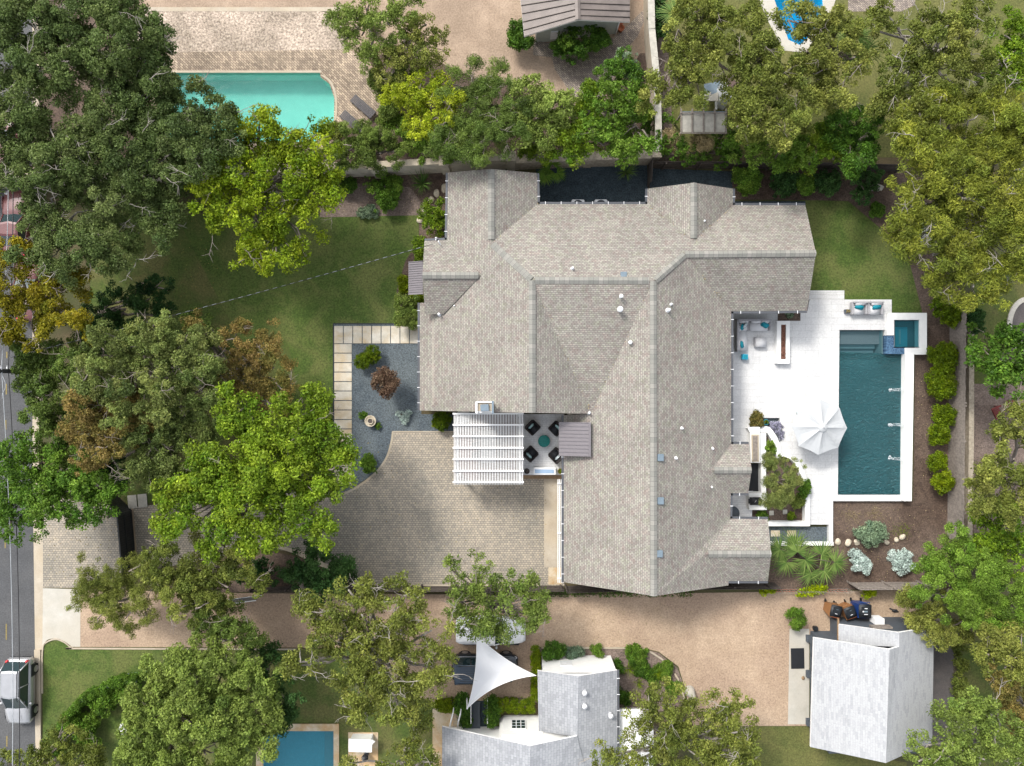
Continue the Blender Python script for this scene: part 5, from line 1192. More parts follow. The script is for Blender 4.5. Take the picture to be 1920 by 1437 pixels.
for i, x in enumerate((883, 914)):
    m = MB(); q = P(x, 1335, 1.0); m.box((q.x, q.y, 1.0), (.05, 1.6, .06)); m.cyl((q.x, q.y+.8, .5), .03, 1.0, 8); m.cyl((q.x, q.y-.8, .5), .03, 1.0, 8)
    tag(m.build('handrail', MT['white'], org=(q.x, q.y, 0)), ['white handrail on the left side of the dark walkway', 'white handrail on the right side of the dark walkway'][i], 'handrail', 'handrails of the dark walkway')
t = thing('garden_arbor', 'weathered white lattice arbor by the white house corner', 'arbor', P(855, 1350, 0))
for x0 in (846, 860):
    m = MB(); a = P(x0+3, 1339, 1.9); b = P(x0-3, 1364, 1.9); m.tube([tuple(a), tuple(b)], .05, 6)
    for q in (a, b): m.tube([(q.x, q.y, 0), tuple(q)], .04, 6)
    m.build('frame', MT['white'], t)
m = MB()
for i in range(9): a = P(849, 1340+i*2.8, 1.95); b = P(862-4, 1341+i*2.8, 1.95); m.tube([tuple(a), tuple(b)], .018, 5)
m.build('slats', MT['bark_pale'], t)

# ================= garage bottom right =================
G = {'a': (1526, 1196, 3), 'b': (1668, 1218, 5.05), 'c': (1661, 1431, 5.05), 'd': (1520, 1401, 3), 'e': (1573, 1171, 3), 'f': (1686, 1186.5, 4.5), 'g': (1684, 1211, 4.72), 'h': (1573, 1203, 3),
     'i': (1751, 1176, 3), 'j': (1748, 1392, 3), 'm': (1686, 1213, 4.5), 'h2': (1573, 1209, 3)}
gh = thing('garage', 'slate blue garage with almost white shingle roof beside the gravel drive', 'garage', P(1620, 1290, 0))
roof('roof', [('a', 'b', 'c', 'd'), ('e', 'f', 'm', 'h2'), ('b', 'm', 'f', 'i', 'j', 'c')], G, 'shingle_white', gh, [('d', 'a', 'b', 'm'), ('h2', 'e', 'f', 'i', 'j', 'c', 'd')], 'white')
m = MB(); x0, x1, x2 = P(1519, 1183), P(1556, 1157), P(1690, 1157); yb = P(1519, 1372).y
m.prism([(x0.x, x0.y), (x1.x, x0.y), (x1.x, x1.y), (x2.x, x2.y), (x2.x, yb), (x0.x, yb)], 0, 2.85); m.face([(x1.x, x1.y-.01, 2.8), (x2.x, x2.y-.01, 2.8), (P(1686, 1186, 4.5).x, x1.y-.01, 4.3)])
m.build('wall', MT['slate_blue'], gh)
for i in range(3):
    q = P(1515, 1212+i*27, 0); m = MB(); m.box((x0.x-.06, q.y, 1.15), (.08, .86, 1.9)); dr = m.build('door', MT['slate_blue'], gh)
    m = MB()
    for k_ in range(3): m.box((x0.x-.11, q.y, 1.2+k_*.32), (.05, .66, .24))
    m.build('pane', MT['concrete'], dr)
for y in (1196, 1262, 1352): m = MB(); q = P(1515, y, 0); m.box((x0.x-.12, q.y, 1.4), (.26, .34, 2.75)); m.box((x0.x-.14, q.y, .15), (.38, .46, .3)); m.build('pilaster', MT['slate_blue'], gh)
m = MB(); q = P(1612, 1155, 0); m.box((q.x+.3, q.y+.02, 2.2), (1.3, .12, .5)); m.build('vent_opening', MT['wood_grey'], gh)
m = MB(); m.prism(PP([(1570.5, 1160), (1573, 1160), (1573, 1203), (1570.5, 1203)], 2.9), 2.82, 2.95); m.build('gutter', MT['wood_brown'], gh)
q = P(1651, 1163, 1.6); m = MB(); m.box((q.x-.1, x1.y+.25, 1.35), (.62, .42, .75), bev=.01); tag(m.build('meter_box', MT['white'], org=(q.x, x1.y+.25, 1.0)), 'white square utility box fixed on the slate garage wall', 'utility box')
q = P(1495, 1234.5); m = MB(); m.box((q.x, q.y, .045), (.92, 1.42, .025), rz=.02); tag(m.build('doormat', MT['dark'], org=(q.x, q.y, .03)), 'large black rectangular mat on the concrete slab', 'mat')
q = P(1505, 1271); m = MB(); m.lump((q.x, q.y, .08), (.12, .15, .07), seed=5); tag(m.build('rock', MT['wood_brown'], org=(q.x, q.y, .03)), 'small brown stone on the concrete slab below the mat', 'rock')
q = P(1526.5, 1176.5); m = MB(); m.box((q.x, q.y, .18), (.28, .26, .32), bev=.02); tag(m.build('bucket', MT['bin_lid'], org=(q.x, q.y, .02)), 'small black box in the recess by the garage corner', 'box')
# wheelie bins
def bin_(label, px, py, rz, body, lid, s=1, mark=False, rust=False):
    q = P(px, py, 1.0); t = thing('wheelie_bin', label, 'bin', (q.x*.997, q.y+.0, .02), rz, 'wheelie bins by the garage')
    m = MB(); lo = [(-.24*s, -.24*s), (.24*s, -.24*s), (.24*s, .24*s), (-.24*s, .24*s)]; hi = [(-.30*s, -.34*s), (.30*s, -.34*s), (.30*s, .32*s), (-.30*s, .32*s)]
    for i in range(4): j = (i+1) % 4; m.face([(*lo[i], .05), (*lo[j], .05), (*hi[j], .98*s), (*hi[i], .98*s)])
    m.face([(*p_, .05) for p_ in lo]); m.box((0, -.3*s, .96*s), (.64*s, .12, .08), bev=.02); to(m, 'body', body, t)
    m = MB(); m.box((0, .02, 1.02*s), (.62*s, .66*s, .08), bev=.035, seg=3, smooth=True); m.box((0, .05, 1.07*s), (.42*s, .42*s, .03), bev=.012); ld = to(m, 'lid', lid, t)
    m = MB()
    if mark: m.box((.02, .22, 1.082*s), (.2, .05, .012)); m.box((.0, .02, 1.09*s), (.26, .10, .012), m=1); m.cyl((-.17, .02, 1.092*s), .05, .012, 14); m.box((.02, -.17, 1.082*s), (.24, .05, .012))
    else: m.box((0, -.12, 1.09*s), (.16, .035, .01)); m.box((.02, .17, 1.09*s), (.14, .02, .01), m=1)
    to(m, 'marking', ['sail', 'vent_blue'], ld)
    if rust: m = MB(); m.box((.02, -.31*s, 1.0*s), (.5*s, .05, .06), bev=.015); to(m, 'front_lip', 'terracotta', t)
    for sx in (-1, 1): m = MB(); m.cyl((sx*.25*s, .3*s, .12), .12, .05, 14, axis='X'); to(m, 'wheel', 'rubber', t)
    m = MB(); m.tube([(-.25*s, .36*s, .95*s), (-.25*s, .43*s, .97*s), (.25*s, .43*s, .97*s), (.25*s, .36*s, .95*s)], .02, 6); to(m, 'handle', body, t)
bin_('brown bin with black lid standing leftmost beside the garage', 1566, 1145, -.22, 'brown_bin', 'bin_lid', 1.22, rust=True)
bin_('brown bin with black lid squeezed between the other bins', 1593, 1147, .35, 'brown_bin', 'bin_lid', 1.22, rust=True)
bin_('big blue bin with white and blue markings on its black lid', 1618, 1143, -.03, 'blue_bin', 'bin_lid', 1.38, True)
q = P(1675, 1144); m = MB(); m.tube([(q.x-.3, q.y+.15, .1), (q.x, q.y, .12), (q.x+.3, q.y-.1, .08)], .05, 6); m.lump((q.x+.05, q.y, .12), (.2, .1, .1), seed=9); tag(m.build('garden_tool', MT['dark'], org=(q.x, q.y, 0)), 'dark bit of garden clutter on the dirt right of the bins', 'garden tool')
# rocks
for i, (x, y, s) in enumerate(((1569, 1016, .20), (1588, 1017, .19), (1606, 1018, .24), (1624, 1017, .17), (1661, 1017, .18), (1678, 1013, .14), (1691, 1008, .22))):
    q = P(x, y); m = MB(); m.lump((q.x, q.y, .06), (s, s*R.uniform(.8, 1.3), .14), amp=.35, seed=i+20, sub=2); tag(m.build('rock', MT['rock'], org=(q.x, q.y, 0)), 'pale rock, %s from the left in the curved row below the sage bush' % NUM[i], 'rock', 'rocks in the bottom right bed')
for i, (x, y, s, l) in enumerate(((832, 352, .22, 'tall pale stone nearest the house beside the sago palm'), (820, 362, .22, 'flat angular pale stone just right of the sago palm'), (808, 377, .18, 'grey stone above the round bright bush'), (796, 392, .2, 'pale stone at the upper left edge of the round bush'), (789, 412, .2, 'long pale stone left of the round bush'))):
    q = P(x, y); m = MB(); m.lump((q.x, q.y, .05), (s, s*1.25, .1), amp=.4, seed=i+40, sub=2); tag(m.build('rock', MT['rock'], org=(q.x, q.y, 0)), l, 'rock', 'rocks edging the bush')

# ================= NW neighbour: loungers, shed =================
for i, (x, y) in enumerate(((680, 199), (660, 228))):
    q = P(x, y, .4); t = thing('sun_lounger', ['dark grey slatted lounger farther from the turquoise pool', 'dark grey slatted lounger next to the rounded pool end'][i], 'sun lounger', (q.x, q.y, .02), math.radians(-41), 'dark loungers on the brick terrace')
    m = MB(); m.box((0, .28, .27), (1.85, .05, .07)); m.box((0, -.28, .27), (1.85, .05, .07)); to(m, 'frame', 'lounger_grey', t)
    m = MB()
    for k_ in range(17): m.box((-.88+k_*.11, 0, .31), (.085, .6, .025))
    to(m, 'slats', 'lounger_grey', t)
    for sx in (-.8, .8):
        for sy in (-.27, .27): m = MB(); m.box((sx, sy, .13), (.06, .06, .25)); to(m, 'leg', 'lounger_grey', t)
SH = {'a': (972, -40, 2.6), 'b': (1081, -44, 3.5), 'c': (1084, 37, 3.5), 'd': (983, 68, 2.6), 'e': (1181, -40, 2.6), 'f': (1181, 41, 2.6)}
sh = thing('shed', 'sage green garden cottage with a ribbed brown metal roof at the top edge', 'shed', P(1080, 30, 0))
roof('roof', [('a', 'b', 'c', 'd'), ('b', 'e', 'f', 'c')], SH, 'shed_metal', sh, [('a', 'd', 'c', 'f', 'e')], 'white')
m = MB()
for i in range(7):
    for (p0, p1, p2, p3) in (('a', 'b', 'c', 'd'), ('e', 'b', 'c', 'f')):
        A_, B_, C2, D_ = (P(*SH[k_]) for k_ in (p0, p1, p2, p3)); u_ = (i+.3)/7
        m.tube([A_.lerp(D_, u_)+Vector((0, 0, .02)), B_.lerp(C2, u_)+Vector((0, 0, .02))], .028, 5)
m.build('roof_seams', MT['wood_dark'], sh); ridgecap(SH, [('b', 'c')], sh, .35, 'shed_metal')
m = MB(); a, b = P(1004, 80), P(1154, 64); m.prism([(a.x, a.y), (b.x, b.y), (b.x, b.y+4.5), (a.x, a.y+4.5)], 0, 2.5); m.face([(a.x, a.y, 2.45), (b.x, b.y, 2.45), ((a.x+b.x)/2, (a.y+b.y)/2, 3.3)]); m.build('wall', MT['sage_wall'], sh)
m = MB(); c = a.lerp(b, .17); m.box((c.x, c.y-.03, 1.05), (1.0, .05, 2.0), rz=.1); dr = m.build('door', MT['sage_wall'], sh); m = MB(); m.box((c.x+.3, c.y-.05, .9), (.5, .05, 1.0), rz=.1); m.build('panel', MT['metal_white'], dr)
for q in (a, b): m = MB(); m.cyl((q.x, q.y-.07, 1.2), .05, 2.4, 8); m.build('downpipe', MT['white'], sh)
for i, (x, y, s) in enumerate(((1162, 48, .17), (1163, 58, .21))):
    q = P(x, y); t = thing('terracotta_pot', ['small terracotta pot at the cottage corner, the upper one', 'larger terracotta pot below the other at the cottage corner'][i], 'pot', (q.x, q.y, .014)); m = MB(); m.lathe((0, 0, 0), [(0, 0), (s*.7, 0), (s, .35), (s*1.08, .35), (s*1.08, .42), (s*.9, .42), (s*.8, .3), (0, .28)], 18); to(m, 'pot', 'terracotta', t)
# NE greenhouse / deck structure
t = thing('greenhouse_frame', 'weathered timber lean-to with translucent roof panels among the northern trees', 'greenhouse', P(1315, 230, 0))
m = MB(); 
for i in range(4):
    x0 = 1279+i*21; m.prism(PP([(x0, 213), (x0+18, 213), (x0+18, 248), (x0, 248)], 2.0), 1.97, 2.0)
m.build('roof_panels', MT['slab_grey'], t); m = MB()
for i in range(5): m.prism(PP(rect(1276+i*21, 204, 1278.6+i*21, 250), 2.05), 1.99, 2.07)
for y in (211, 249): m.prism(PP(rect(1275, y, 1363, y+2), 2.1), 2.075, 2.13)
m.build('frame', MT['wood_grey'], t)
for x in (1278, 1360):
    for y in (213, 247): m = MB(); q = P(x, y, 2); m.box((q.x, q.y, 1), (.1, .1, 2)); m.build('post', MT['wood_grey'], t)
m = MB(); m.prism(PP(rect(1278, 209, 1360, 212.5), 1.95), 1.9, 1.95); m.build('blue_rail', MT['vent_blue'], t)
t = thing('garden_table', 'pale potting table with stacked boards above the timber lean-to', 'table', P(1332, 180, 0))
m = MB(); m.prism(PP([(1320, 158), (1350, 152), (1352, 176), (1322, 178)], .8), .75, .8); m.build('tabletop', MT['vent_blue'], t)
m = MB(); m.prism(PP([(1320, 178), (1334, 172), (1332, 190), (1318, 192)], 1.0), .82, .95); m.prism(PP([(1330, 180), (1346, 173), (1346, 190), (1330, 190)], 1.0), .955, 1.05); m.build('boards', MT['concrete_white'], t)
m = MB(); m.prism(PP([(1320, 192), (1323, 192), (1323, 205), (1320, 205)], .6), .5, .6); m.prism(PP([(1341, 190), (1345, 190), (1345, 205), (1341, 205)], .6), .5, .6); m.build('legs', MT['white'], t)
t = thing('playhouse', 'small weathered shed roof corner showing under the northern trees', 'shed', P(1375, 155, 0))
m = MB(); a = PP([(1362, 142), (1388, 158), (1380, 175), (1366, 168)], 2.2); m.prism(a, 2.15, 2.25); m.build('roof', MT['rust_roof'], t); m = MB(); m.prism([(p[0]*.985, p[1]*.985) for p in a], 0, 2.1); m.build('wall', MT['metal_white'], t)
# far right bits
t = thing('shed', 'low dark shed roof with white pipes glimpsed through the eastern tree', 'shed', P(1770, 430, 0))
m = MB(); m.prism(PP([(1752, 395), (1792, 395), (1792, 455), (1752, 455)], 2.4), 2.3, 2.4); m.build('roof', MT['slate_blue'], t); m = MB(); m.prism(PP([(1755, 398), (1789, 398), (1789, 452), (1755, 452)], 2.3), 0, 2.29); m.build('wall', MT['sage_wall'], t)
for i, x in enumerate((1748.5, 1768)): m = MB(); q = P(x, 425, 2.5); m.cyl((q.x+.05, q.y, 2.5), .05, .5+.2*i, 10); m.box((q.x, q.y-.2, 2.45), (.3, .1, .1)); m.build('vent_pipe', MT['metal_white'], t)
def adirondack(label, x, y, rz):
    q = P(x, y, .4); t = thing('adirondack_chair', label, 'chair', (q.x, q.y, .01), rz, 'red garden chairs')
    m = MB()
    for i in range(5): m.box((.05, -.22+i*.11, .36), (.55, .09, .025), rot=Matrix.Rotation(.15, 3, 'Y'))
    to(m, 'seat', 'red_wood', t); m = MB()
    for i in range(5): m.box((-.38, -.24+i*.12, .68), (.03, .1, .75), rot=Matrix.Rotation(-.45, 3, 'Y'))
    to(m, 'backrest', 'red_wood', t)
    for s in (-1, 1): m = MB(); m.box((.0, s*.34, .58), (.7, .12, .03)); to(m, 'armrest', 'red_wood', t); m = MB(); m.box((.28, s*.32, .28), (.08, .04, .56)); to(m, 'leg', 'red_wood', t)
adirondack('dark red slatted garden chair fully visible beside the magnolia', 1868, 773, .4)
adirondack('dark red garden chair tucked further under the magnolia edge', 1897, 764, 2.6)
q = P(1645, 354, .5); t = thing('stone_bench', 'pale curved stone bench in the corner of the northern bed', 'bench', (q.x, q.y, .02), 0)
m = MB(); cb = [(-.4+.8*i/8, .16*math.sin(math.pi*i/8), .42) for i in range(9)]
for a, b in zip(cb, cb[1:]): m.box(((a[0]+b[0])/2, (a[1]+b[1])/2, .42), (.12, .34, .07), rz=math.atan2(b[1]-a[1], b[0]-a[0]))
to(m, 'seat', 'slab_grey', t)
for s in (-.28, .28): m = MB(); m.box((s, .08, .2), (.12, .28, .4)); to(m, 'leg', 'slab_grey', t)
t = thing('patio_cover', 'white flat canopy on the small stone patio beside the blue pool', 'canopy', P(680, 1400, 0))
sheet('small_patio', PP([(653, 1373), (709, 1373), (709, 1540), (653, 1540)]), .03, 'flagstone')
m = MB(); m.prism(PP([(653.5, 1386), (688, 1387), (698, 1388), (703, 1391), (697, 1397), (697, 1411), (687, 1411), (653.5, 1410)], 1.0), .9, 1.0); m.build('canopy', MT['white'], t)
m = MB(); m.prism(PP([(656, 1388), (695, 1388), (695, 1408), (656, 1408)], .9), 0, .89); m.build('base', MT['stucco'], t)
q = P(684, 1422, .6); t = thing('kamado_grill', 'small dark round grill on the stone patio under the white canopy', 'grill', (q.x, q.y, .03)); m = MB(); m.lump((0, 0, .55), (.24, .24, .28), amp=.02); to(m, 'body', 'dark', t); m = MB(); m.cyl((0, 0, .15), .16, .3, 12); to(m, 'stand', 'slate_blue', t)
q = P(246, 1360, 1.0); t = thing('garden_umbrella', 'white domed garden umbrella peeking from under the big tree', 'umbrella', (q.x, q.y, 0)); m = MB(); m.lathe((0, 0, 1.5), [(.55, 0), (.45, .2), (.25, .34), (0, .4)], 12); to(m, 'canopy', 'metal_white', t); m = MB(); m.cyl((0, 0, .85), .03, 1.7, 8); to(m, 'pole', 'metal_grey', t)
q = P(1298, 1305, .8); t = thing('garden_statue', 'narrow weathered stone figure covered in cloth beside the curved bed', 'statue', (q.x, q.y, .02)); m = MB(); m.lathe((0, 0, 0), [(.38, 0), (.33, .3), (.24, .7), (.16, 1.1), (.10, 1.35), (0, 1.4)], 14); to(m, 'cover', 'slab_grey', t); m = MB(); m.box((0, -.75, .2), (.35, .5, .4), bev=.04); to(m, 'plinth', 'slab_grey', t)
# ================= TREES =================
GR = 'trees around the gardens'
def T(label, blobs, z, mat, **k): return tree(k.pop('name', 'tree'), label, 'tree', blobs, z, mat, group=k.pop('group', GR), **k)
OK = dict(leaf=.17, cr=.55, n_per=60, dens=5.6, bark='bark_pale', twigs=1.1, up=.45, name='live_oak')
T('sprawling dark live oak with bare grey limbs in the top left corner', [(60, 50, 62), (120, 20, 55), (30, 110, 55), (150, 80, 60), (100, 130, 60), (200, 40, 60), (225, 100, 55), (60, 175, 50), (20, 20, 45), (175, 140, 45), (10, 170, 40)], 9, 'lf_oak', **OK)
T('dark live oak at the top left whose right side overhangs the stony bed', [(255, 60, 48), (280, 100, 45), (250, 150, 60), (300, 150, 40), (225, 10, 40), (215, 195, 50), (300, 65, 30), (270, 195, 50)], 8, 'lf_oak', hue=.35, **OK)
T('broad dark live oak reaching over the turquoise pool', [(300, 230, 62), (360, 200, 45), (395, 235, 50), (350, 270, 58), (420, 210, 30), (250, 270, 55), (400, 290, 42), (300, 310, 55), (438, 262, 25), (345, 325, 35), (245, 320, 45)], 8, 'lf_oak', hue=.4, **OK)
T('dark live oak with long pale branches at the upper left edge', [(40, 235, 50), (100, 240, 55), (155, 245, 50), (60, 290, 50), (120, 300, 50), (180, 310, 50), (10, 290, 40), (190, 250, 45), (85, 335, 38), (22, 335, 30)], 8.5, 'lf_oak', hue=.55, **OK)
T('dark live oak partly covering the faded red car', [(100, 375, 42), (150, 400, 48), (95, 430, 45), (160, 450, 50), (120, 485, 45), (210, 470, 40), (60, 480, 35), (215, 395, 35), (75, 350, 28)], 8, 'lf_oak', hue=.5, **OK)
T('dark live oak with hanging sprays at the left end of the front lawn', [(225, 350, 42), (275, 365, 45), (310, 400, 32), (250, 410, 36), (320, 350, 40), (315, 445, 24), (250, 455, 28), (290, 430, 20)], 6.5, 'lf_oak', hue=.5, **OK)
T('yellow green spreading tree between the turquoise pool and the front lawn', [(490, 230, 28), (440, 270, 38), (500, 280, 50), (555, 275, 40), (600, 310, 42), (400, 350, 42), (450, 340, 50), (520, 350, 60), (590, 370, 48), (430, 410, 46), (490, 420, 55), (560, 430, 48), (625, 350, 28), (370, 375, 26), (520, 480, 36), (475, 480, 26), (600, 250, 22), (450, 240, 25)], 7, 'lf_yellowgreen', leaf=.22, cr=.55, n_per=42, twigs=.6, name='maple_tree', hue=.5)
T('golden yellow tree hiding a dark red car near the left edge', [(30, 480, 42), (20, 540, 42), (70, 540, 45), (120, 545, 36), (140, 590, 34), (100, 600, 36), (40, 600, 42), (150, 620, 22), (10, 600, 30), (75, 640, 25), (20, 635, 28), (148, 520, 20)], 7, 'lf_gold', leaf=.18, cr=.48, n_per=55, twigs=.7, hue=.5)
T('rounded dark green oak overhanging the street below the golden tree', [(60, 670, 36), (100, 690, 48), (60, 720, 34), (110, 740, 46), (80, 765, 32), (150, 690, 40), (130, 790, 42), (105, 830, 36), (135, 865, 35), (90, 800, 22), (165, 740, 36), (120, 640, 32)], 6, 'lf_mid', leaf=.15, cr=.42, n_per=60, hue=.25, twigs=.6)
T('low dark green tree in the shade between the golden tree and the lawn', [(195, 600, 40), (240, 580, 40), (285, 560, 36), (310, 590, 32), (220, 640, 38), (180, 640, 32), (300, 540, 22)], 3.6, 'lf_dark', leaf=.14, cr=.42, hue=.6)
T('wide grey green oak crown left of the gravel garden', [(205, 660, 42), (250, 650, 40), (300, 640, 45), (345, 640, 40), (380, 670, 42), (330, 690, 52), (270, 700, 52), (210, 710, 48), (170, 700, 40), (380, 725, 40), (300, 750, 48), (240, 745, 42), (150, 735, 30), (290, 610, 22)], 8, 'lf_greyolive', leaf=.16, cr=.45, n_per=62, hue=.55, twigs=.9)
T('grey green oak crown just left of the bright green tree', [(350, 770, 45), (310, 800, 46), (365, 820, 45), (300, 850, 46), (330, 890, 42), (270, 830, 36), (395, 780, 30), (280, 880, 30), (255, 870, 20)], 7, 'lf_greyolive', leaf=.16, cr=.45, n_per=62, hue=.4, twigs=.8)
T('orange brown autumn tinted oak beside the kerb', [(165, 770, 38), (200, 800, 42), (240, 780, 40), (150, 810, 30), (180, 840, 34), (220, 830, 34), (265, 760, 28), (175, 865, 22), (275, 785, 20)], 7.5, 'lf_autumn', leaf=.16, cr=.42, n_per=56, hue=.55, twigs=1.0)
T('rusty brown thin tree at the edge of the front lawn', [(450, 635, 34), (495, 640, 34), (480, 680, 38), (440, 680, 30), (515, 690, 30), (430, 720, 34), (480, 725, 34), (525, 725, 26), (510, 765, 25), (370, 610, 22)], 5.5, 'lf_autumn', leaf=.14, cr=.42, n_per=42, dens=5, hue=.5, twigs=1.0)
T('large bright green tree overlapping the paved driveway', [(460, 765, 42), (500, 800, 50), (560, 780, 42), (600, 755, 28), (560, 830, 52), (610, 830, 40), (440, 830, 50), (390, 860, 42), (500, 870, 60), (570, 890, 50), (625, 880, 36), (430, 900, 52), (350, 920, 40), (390, 950, 48), (470, 950, 58), (550, 950, 52), (605, 940, 40), (330, 965, 34), (310, 930, 24), (500, 1000, 42), (430, 1000, 40), (600, 985, 32), (640, 900, 22), (325, 1000, 25), (645, 845, 20)], 8, 'lf_bright', leaf=.21, cr=.58, n_per=48, twigs=.35, trunk_r=.35, name='maple_tree', drop=.8)
T('glossy mid green tree over the kerb at the left edge', [(35, 850, 36), (80, 860, 42), (120, 880, 44), (30, 900, 42), (80, 910, 50), (140, 920, 46), (190, 910, 38), (215, 920, 24), (40, 950, 42), (100, 965, 42), (155, 960, 36), (20, 980, 30), (80, 990, 20), (195, 940, 25)], 6.5, 'lf_green', leaf=.20, cr=.48, n_per=50, hue=.4)
T('olive tinted oak between the driveway gate and the pool lawn', [(315, 1060, 42), (360, 1050, 45), (410, 1060, 42), (450, 1050, 34), (330, 1100, 42), (380, 1100, 45), (430, 1100, 36), (370, 1140, 32), (475, 1080, 25), (290, 1070, 24)], 6.5, 'lf_olive', leaf=.15, cr=.42, n_per=60, hue=.35, twigs=.7)
T('darker small oak crown hanging below the olive oak toward the lawn', [(400, 1155, 34), (440, 1160, 36), (470, 1180, 30), (420, 1195, 28), (385, 1175, 26), (470, 1210, 20)], 5.5, 'lf_mid', leaf=.15, cr=.42, n_per=55, hue=.35, twigs=.5)
T('feathery drooping olive tree over the concrete apron', [(170, 1085, 28), (210, 1080, 32), (250, 1075, 30), (180, 1115, 34), (230, 1120, 36), (270, 1110, 34), (200, 1145, 28), (250, 1145, 30), (150, 1125, 20), (285, 1145, 22), (265, 1060, 20)], 5, 'lf_olive', leaf=.17, cr=.45, n_per=40, dens=6, hue=.5, twigs=.4, aspect=.2)
T('compact dark green tree at the lower edge of the paved court', [(565, 1055, 32), (600, 1060, 34), (635, 1080, 30), (570, 1090, 32), (610, 1105, 34), (550, 1070, 20), (590, 1130, 22), (645, 1065, 18)], 4, 'lf_dark', leaf=.17, cr=.4, n_per=60, hue=.85, dens=7)
T('big olive green oak with pale twigs above the pool lawn', [(655, 1105, 32), (700, 1105, 34), (625, 1140, 36), (680, 1150, 46), (745, 1130, 42), (790, 1130, 32), (600, 1160, 25), (630, 1190, 44), (700, 1200, 52), (760, 1185, 46), (810, 1180, 34), (590, 1200, 28), (650, 1240, 42), (720, 1250, 48), (780, 1240, 42), (825, 1225, 28), (565, 1240, 26), (680, 1290, 44), (740, 1300, 46), (790, 1290, 36), (700, 1335, 36), (750, 1340, 32), (665, 1330, 20), (545, 1250, 18), (570, 1130, 18), (830, 1260, 20)], 7.5, 'lf_olive', leaf=.18, cr=.46, n_per=40, dens=5.2, hue=.5, twigs=1.4, trunk_r=.35, bark='bark_pale', name='live_oak', drop=.6)
T('airy green oak shading the white pickup', [(845, 1065, 26), (890, 1060, 26), (865, 1095, 28), (910, 1100, 34), (950, 1090, 32), (880, 1130, 34), (930, 1140, 40), (975, 1130, 34), (870, 1160, 26), (985, 1100, 22), (1005, 1145, 20), (910, 1175, 20), (1000, 1170, 16), (1000, 1085, 14), (1012, 1150, 20), (895, 1180, 22), (945, 1185, 22), (978, 1160, 24), (860, 1120, 28), (1020, 1120, 12)], 5.8, 'lf_mid', leaf=.17, cr=.40, n_per=36, dens=4.2, hue=.5, twigs=.8, grow=.84)
T('very large bushy green tree at the bottom left above the blue pool', [(340, 1235, 36), (385, 1225, 34), (310, 1270, 40), (360, 1280, 52), (420, 1260, 44), (470, 1280, 44), (280, 1320, 42), (340, 1340, 56), (410, 1340, 58), (480, 1340, 46), (265, 1375, 36), (320, 1400, 52), (390, 1410, 56), (450, 1410, 48), (510, 1300, 28), (250, 1420, 28), (300, 1440, 40), (500, 1390, 24), (252, 1345, 22)], 7, 'lf_mid', leaf=.19, cr=.52, n_per=60, hue=.7, dens=7.5, twigs=.15, trunk_r=.33, drop=.7)
T('dark green tree crown between the big bushy tree and the pool lawn', [(480, 1240, 32), (515, 1260, 30), (530, 1300, 26), (505, 1230, 24), (540, 1330, 16), (525, 1350, 18)], 5, 'lf_dark', leaf=.17, cr=.42, hue=.9)
T('brownish olive tree in the bottom left corner', [(20, 1430, 26), (110, 1400, 34), (150, 1410, 34), (95, 1440, 36), (165, 1440, 32), (55, 1440, 26), (185, 1415, 18), (120, 1370, 20)], 5, 'lf_olive', leaf=.16, cr=.42, n_per=50, hue=.2, twigs=.5)
T('sparse olive oak at the bottom edge beside the stone patio', [(745, 1425, 34), (790, 1415, 34), (770, 1385, 24), (805, 1440, 28), (720, 1440, 26), (790, 1350, 18), (650, 1430, 12)], 6, 'lf_olive', leaf=.17, cr=.42, n_per=38, hue=.35, dens=5, twigs=1.6, bark='bark_pale')
T('olive oak covering the right end of the white house roof', [(1215, 1310, 30), (1250, 1310, 34), (1200, 1345, 26), (1280, 1345, 42), (1240, 1365, 40), (1340, 1325, 32), (1375, 1320, 24), (1330, 1365, 42), (1380, 1370, 34), (1190, 1400, 34), (1140, 1415, 26), (1240, 1410, 44), (1300, 1410, 48), (1360, 1415, 46), (1400, 1420, 28), (1400, 1395, 24), (1130, 1440, 26)], 6.2, 'lf_olive', leaf=.17, cr=.42, n_per=46, dens=5.6, hue=.4, twigs=1.2, bark='bark_pale', trunk_r=.3)
# north strip
T('light green thin tree at the top edge between gravel and brick terrace', [(650, 40, 28), (690, 20, 30), (680, 70, 34), (730, 50, 36), (760, 20, 32), (700, 110, 26), (650, 75, 20)], 5.5, 'lf_mid', leaf=.15, cr=.4, n_per=44, hue=.7, grow=1.05, dens=7)
T('olive yellow tree at the top edge beside the brown gravel yard', [(770, 70, 34), (800, 50, 30), (745, 110, 30), (790, 105, 32), (820, 90, 24), (730, 150, 22), (725, 120, 20)], 5, 'lf_olive', leaf=.15, cr=.38, n_per=40, hue=.6, grow=1.05, dens=7)
T('bright yellow leafed tree behind the garden wall', [(790, 160, 28), (830, 170, 28), (770, 195, 30), (810, 205, 36), (845, 195, 22), (790, 240, 28), (825, 240, 24), (740, 185, 24)], 5, 'lf_yellowgreen', leaf=.16, cr=.38, n_per=48, hue=.8, grow=1.05, dens=7)
T('dense green shrub tree beside the rounded pool end', [(655, 275, 30), (690, 260, 34), (725, 255, 34), (715, 290, 28), (645, 300, 20), (680, 295, 24), (745, 285, 20)], 3, 'lf_mid', leaf=.12, cr=.36, n_per=70, hue=.35, grow=1.05, dens=7)
T('wispy dark green willow-like tree against the wall left of the roof gable', [(885, 150, 36), (930, 165, 40), (870, 200, 40), (920, 215, 44), (860, 250, 38), (905, 265, 40), (960, 200, 34), (950, 260, 38), (875, 290, 28), (830, 275, 26), (975, 240, 26)], 5.5, 'lf_mid', leaf=.22, cr=.5, n_per=44, hue=.2, aspect=.18, twigs=1.2, grow=1.05, dens=7)
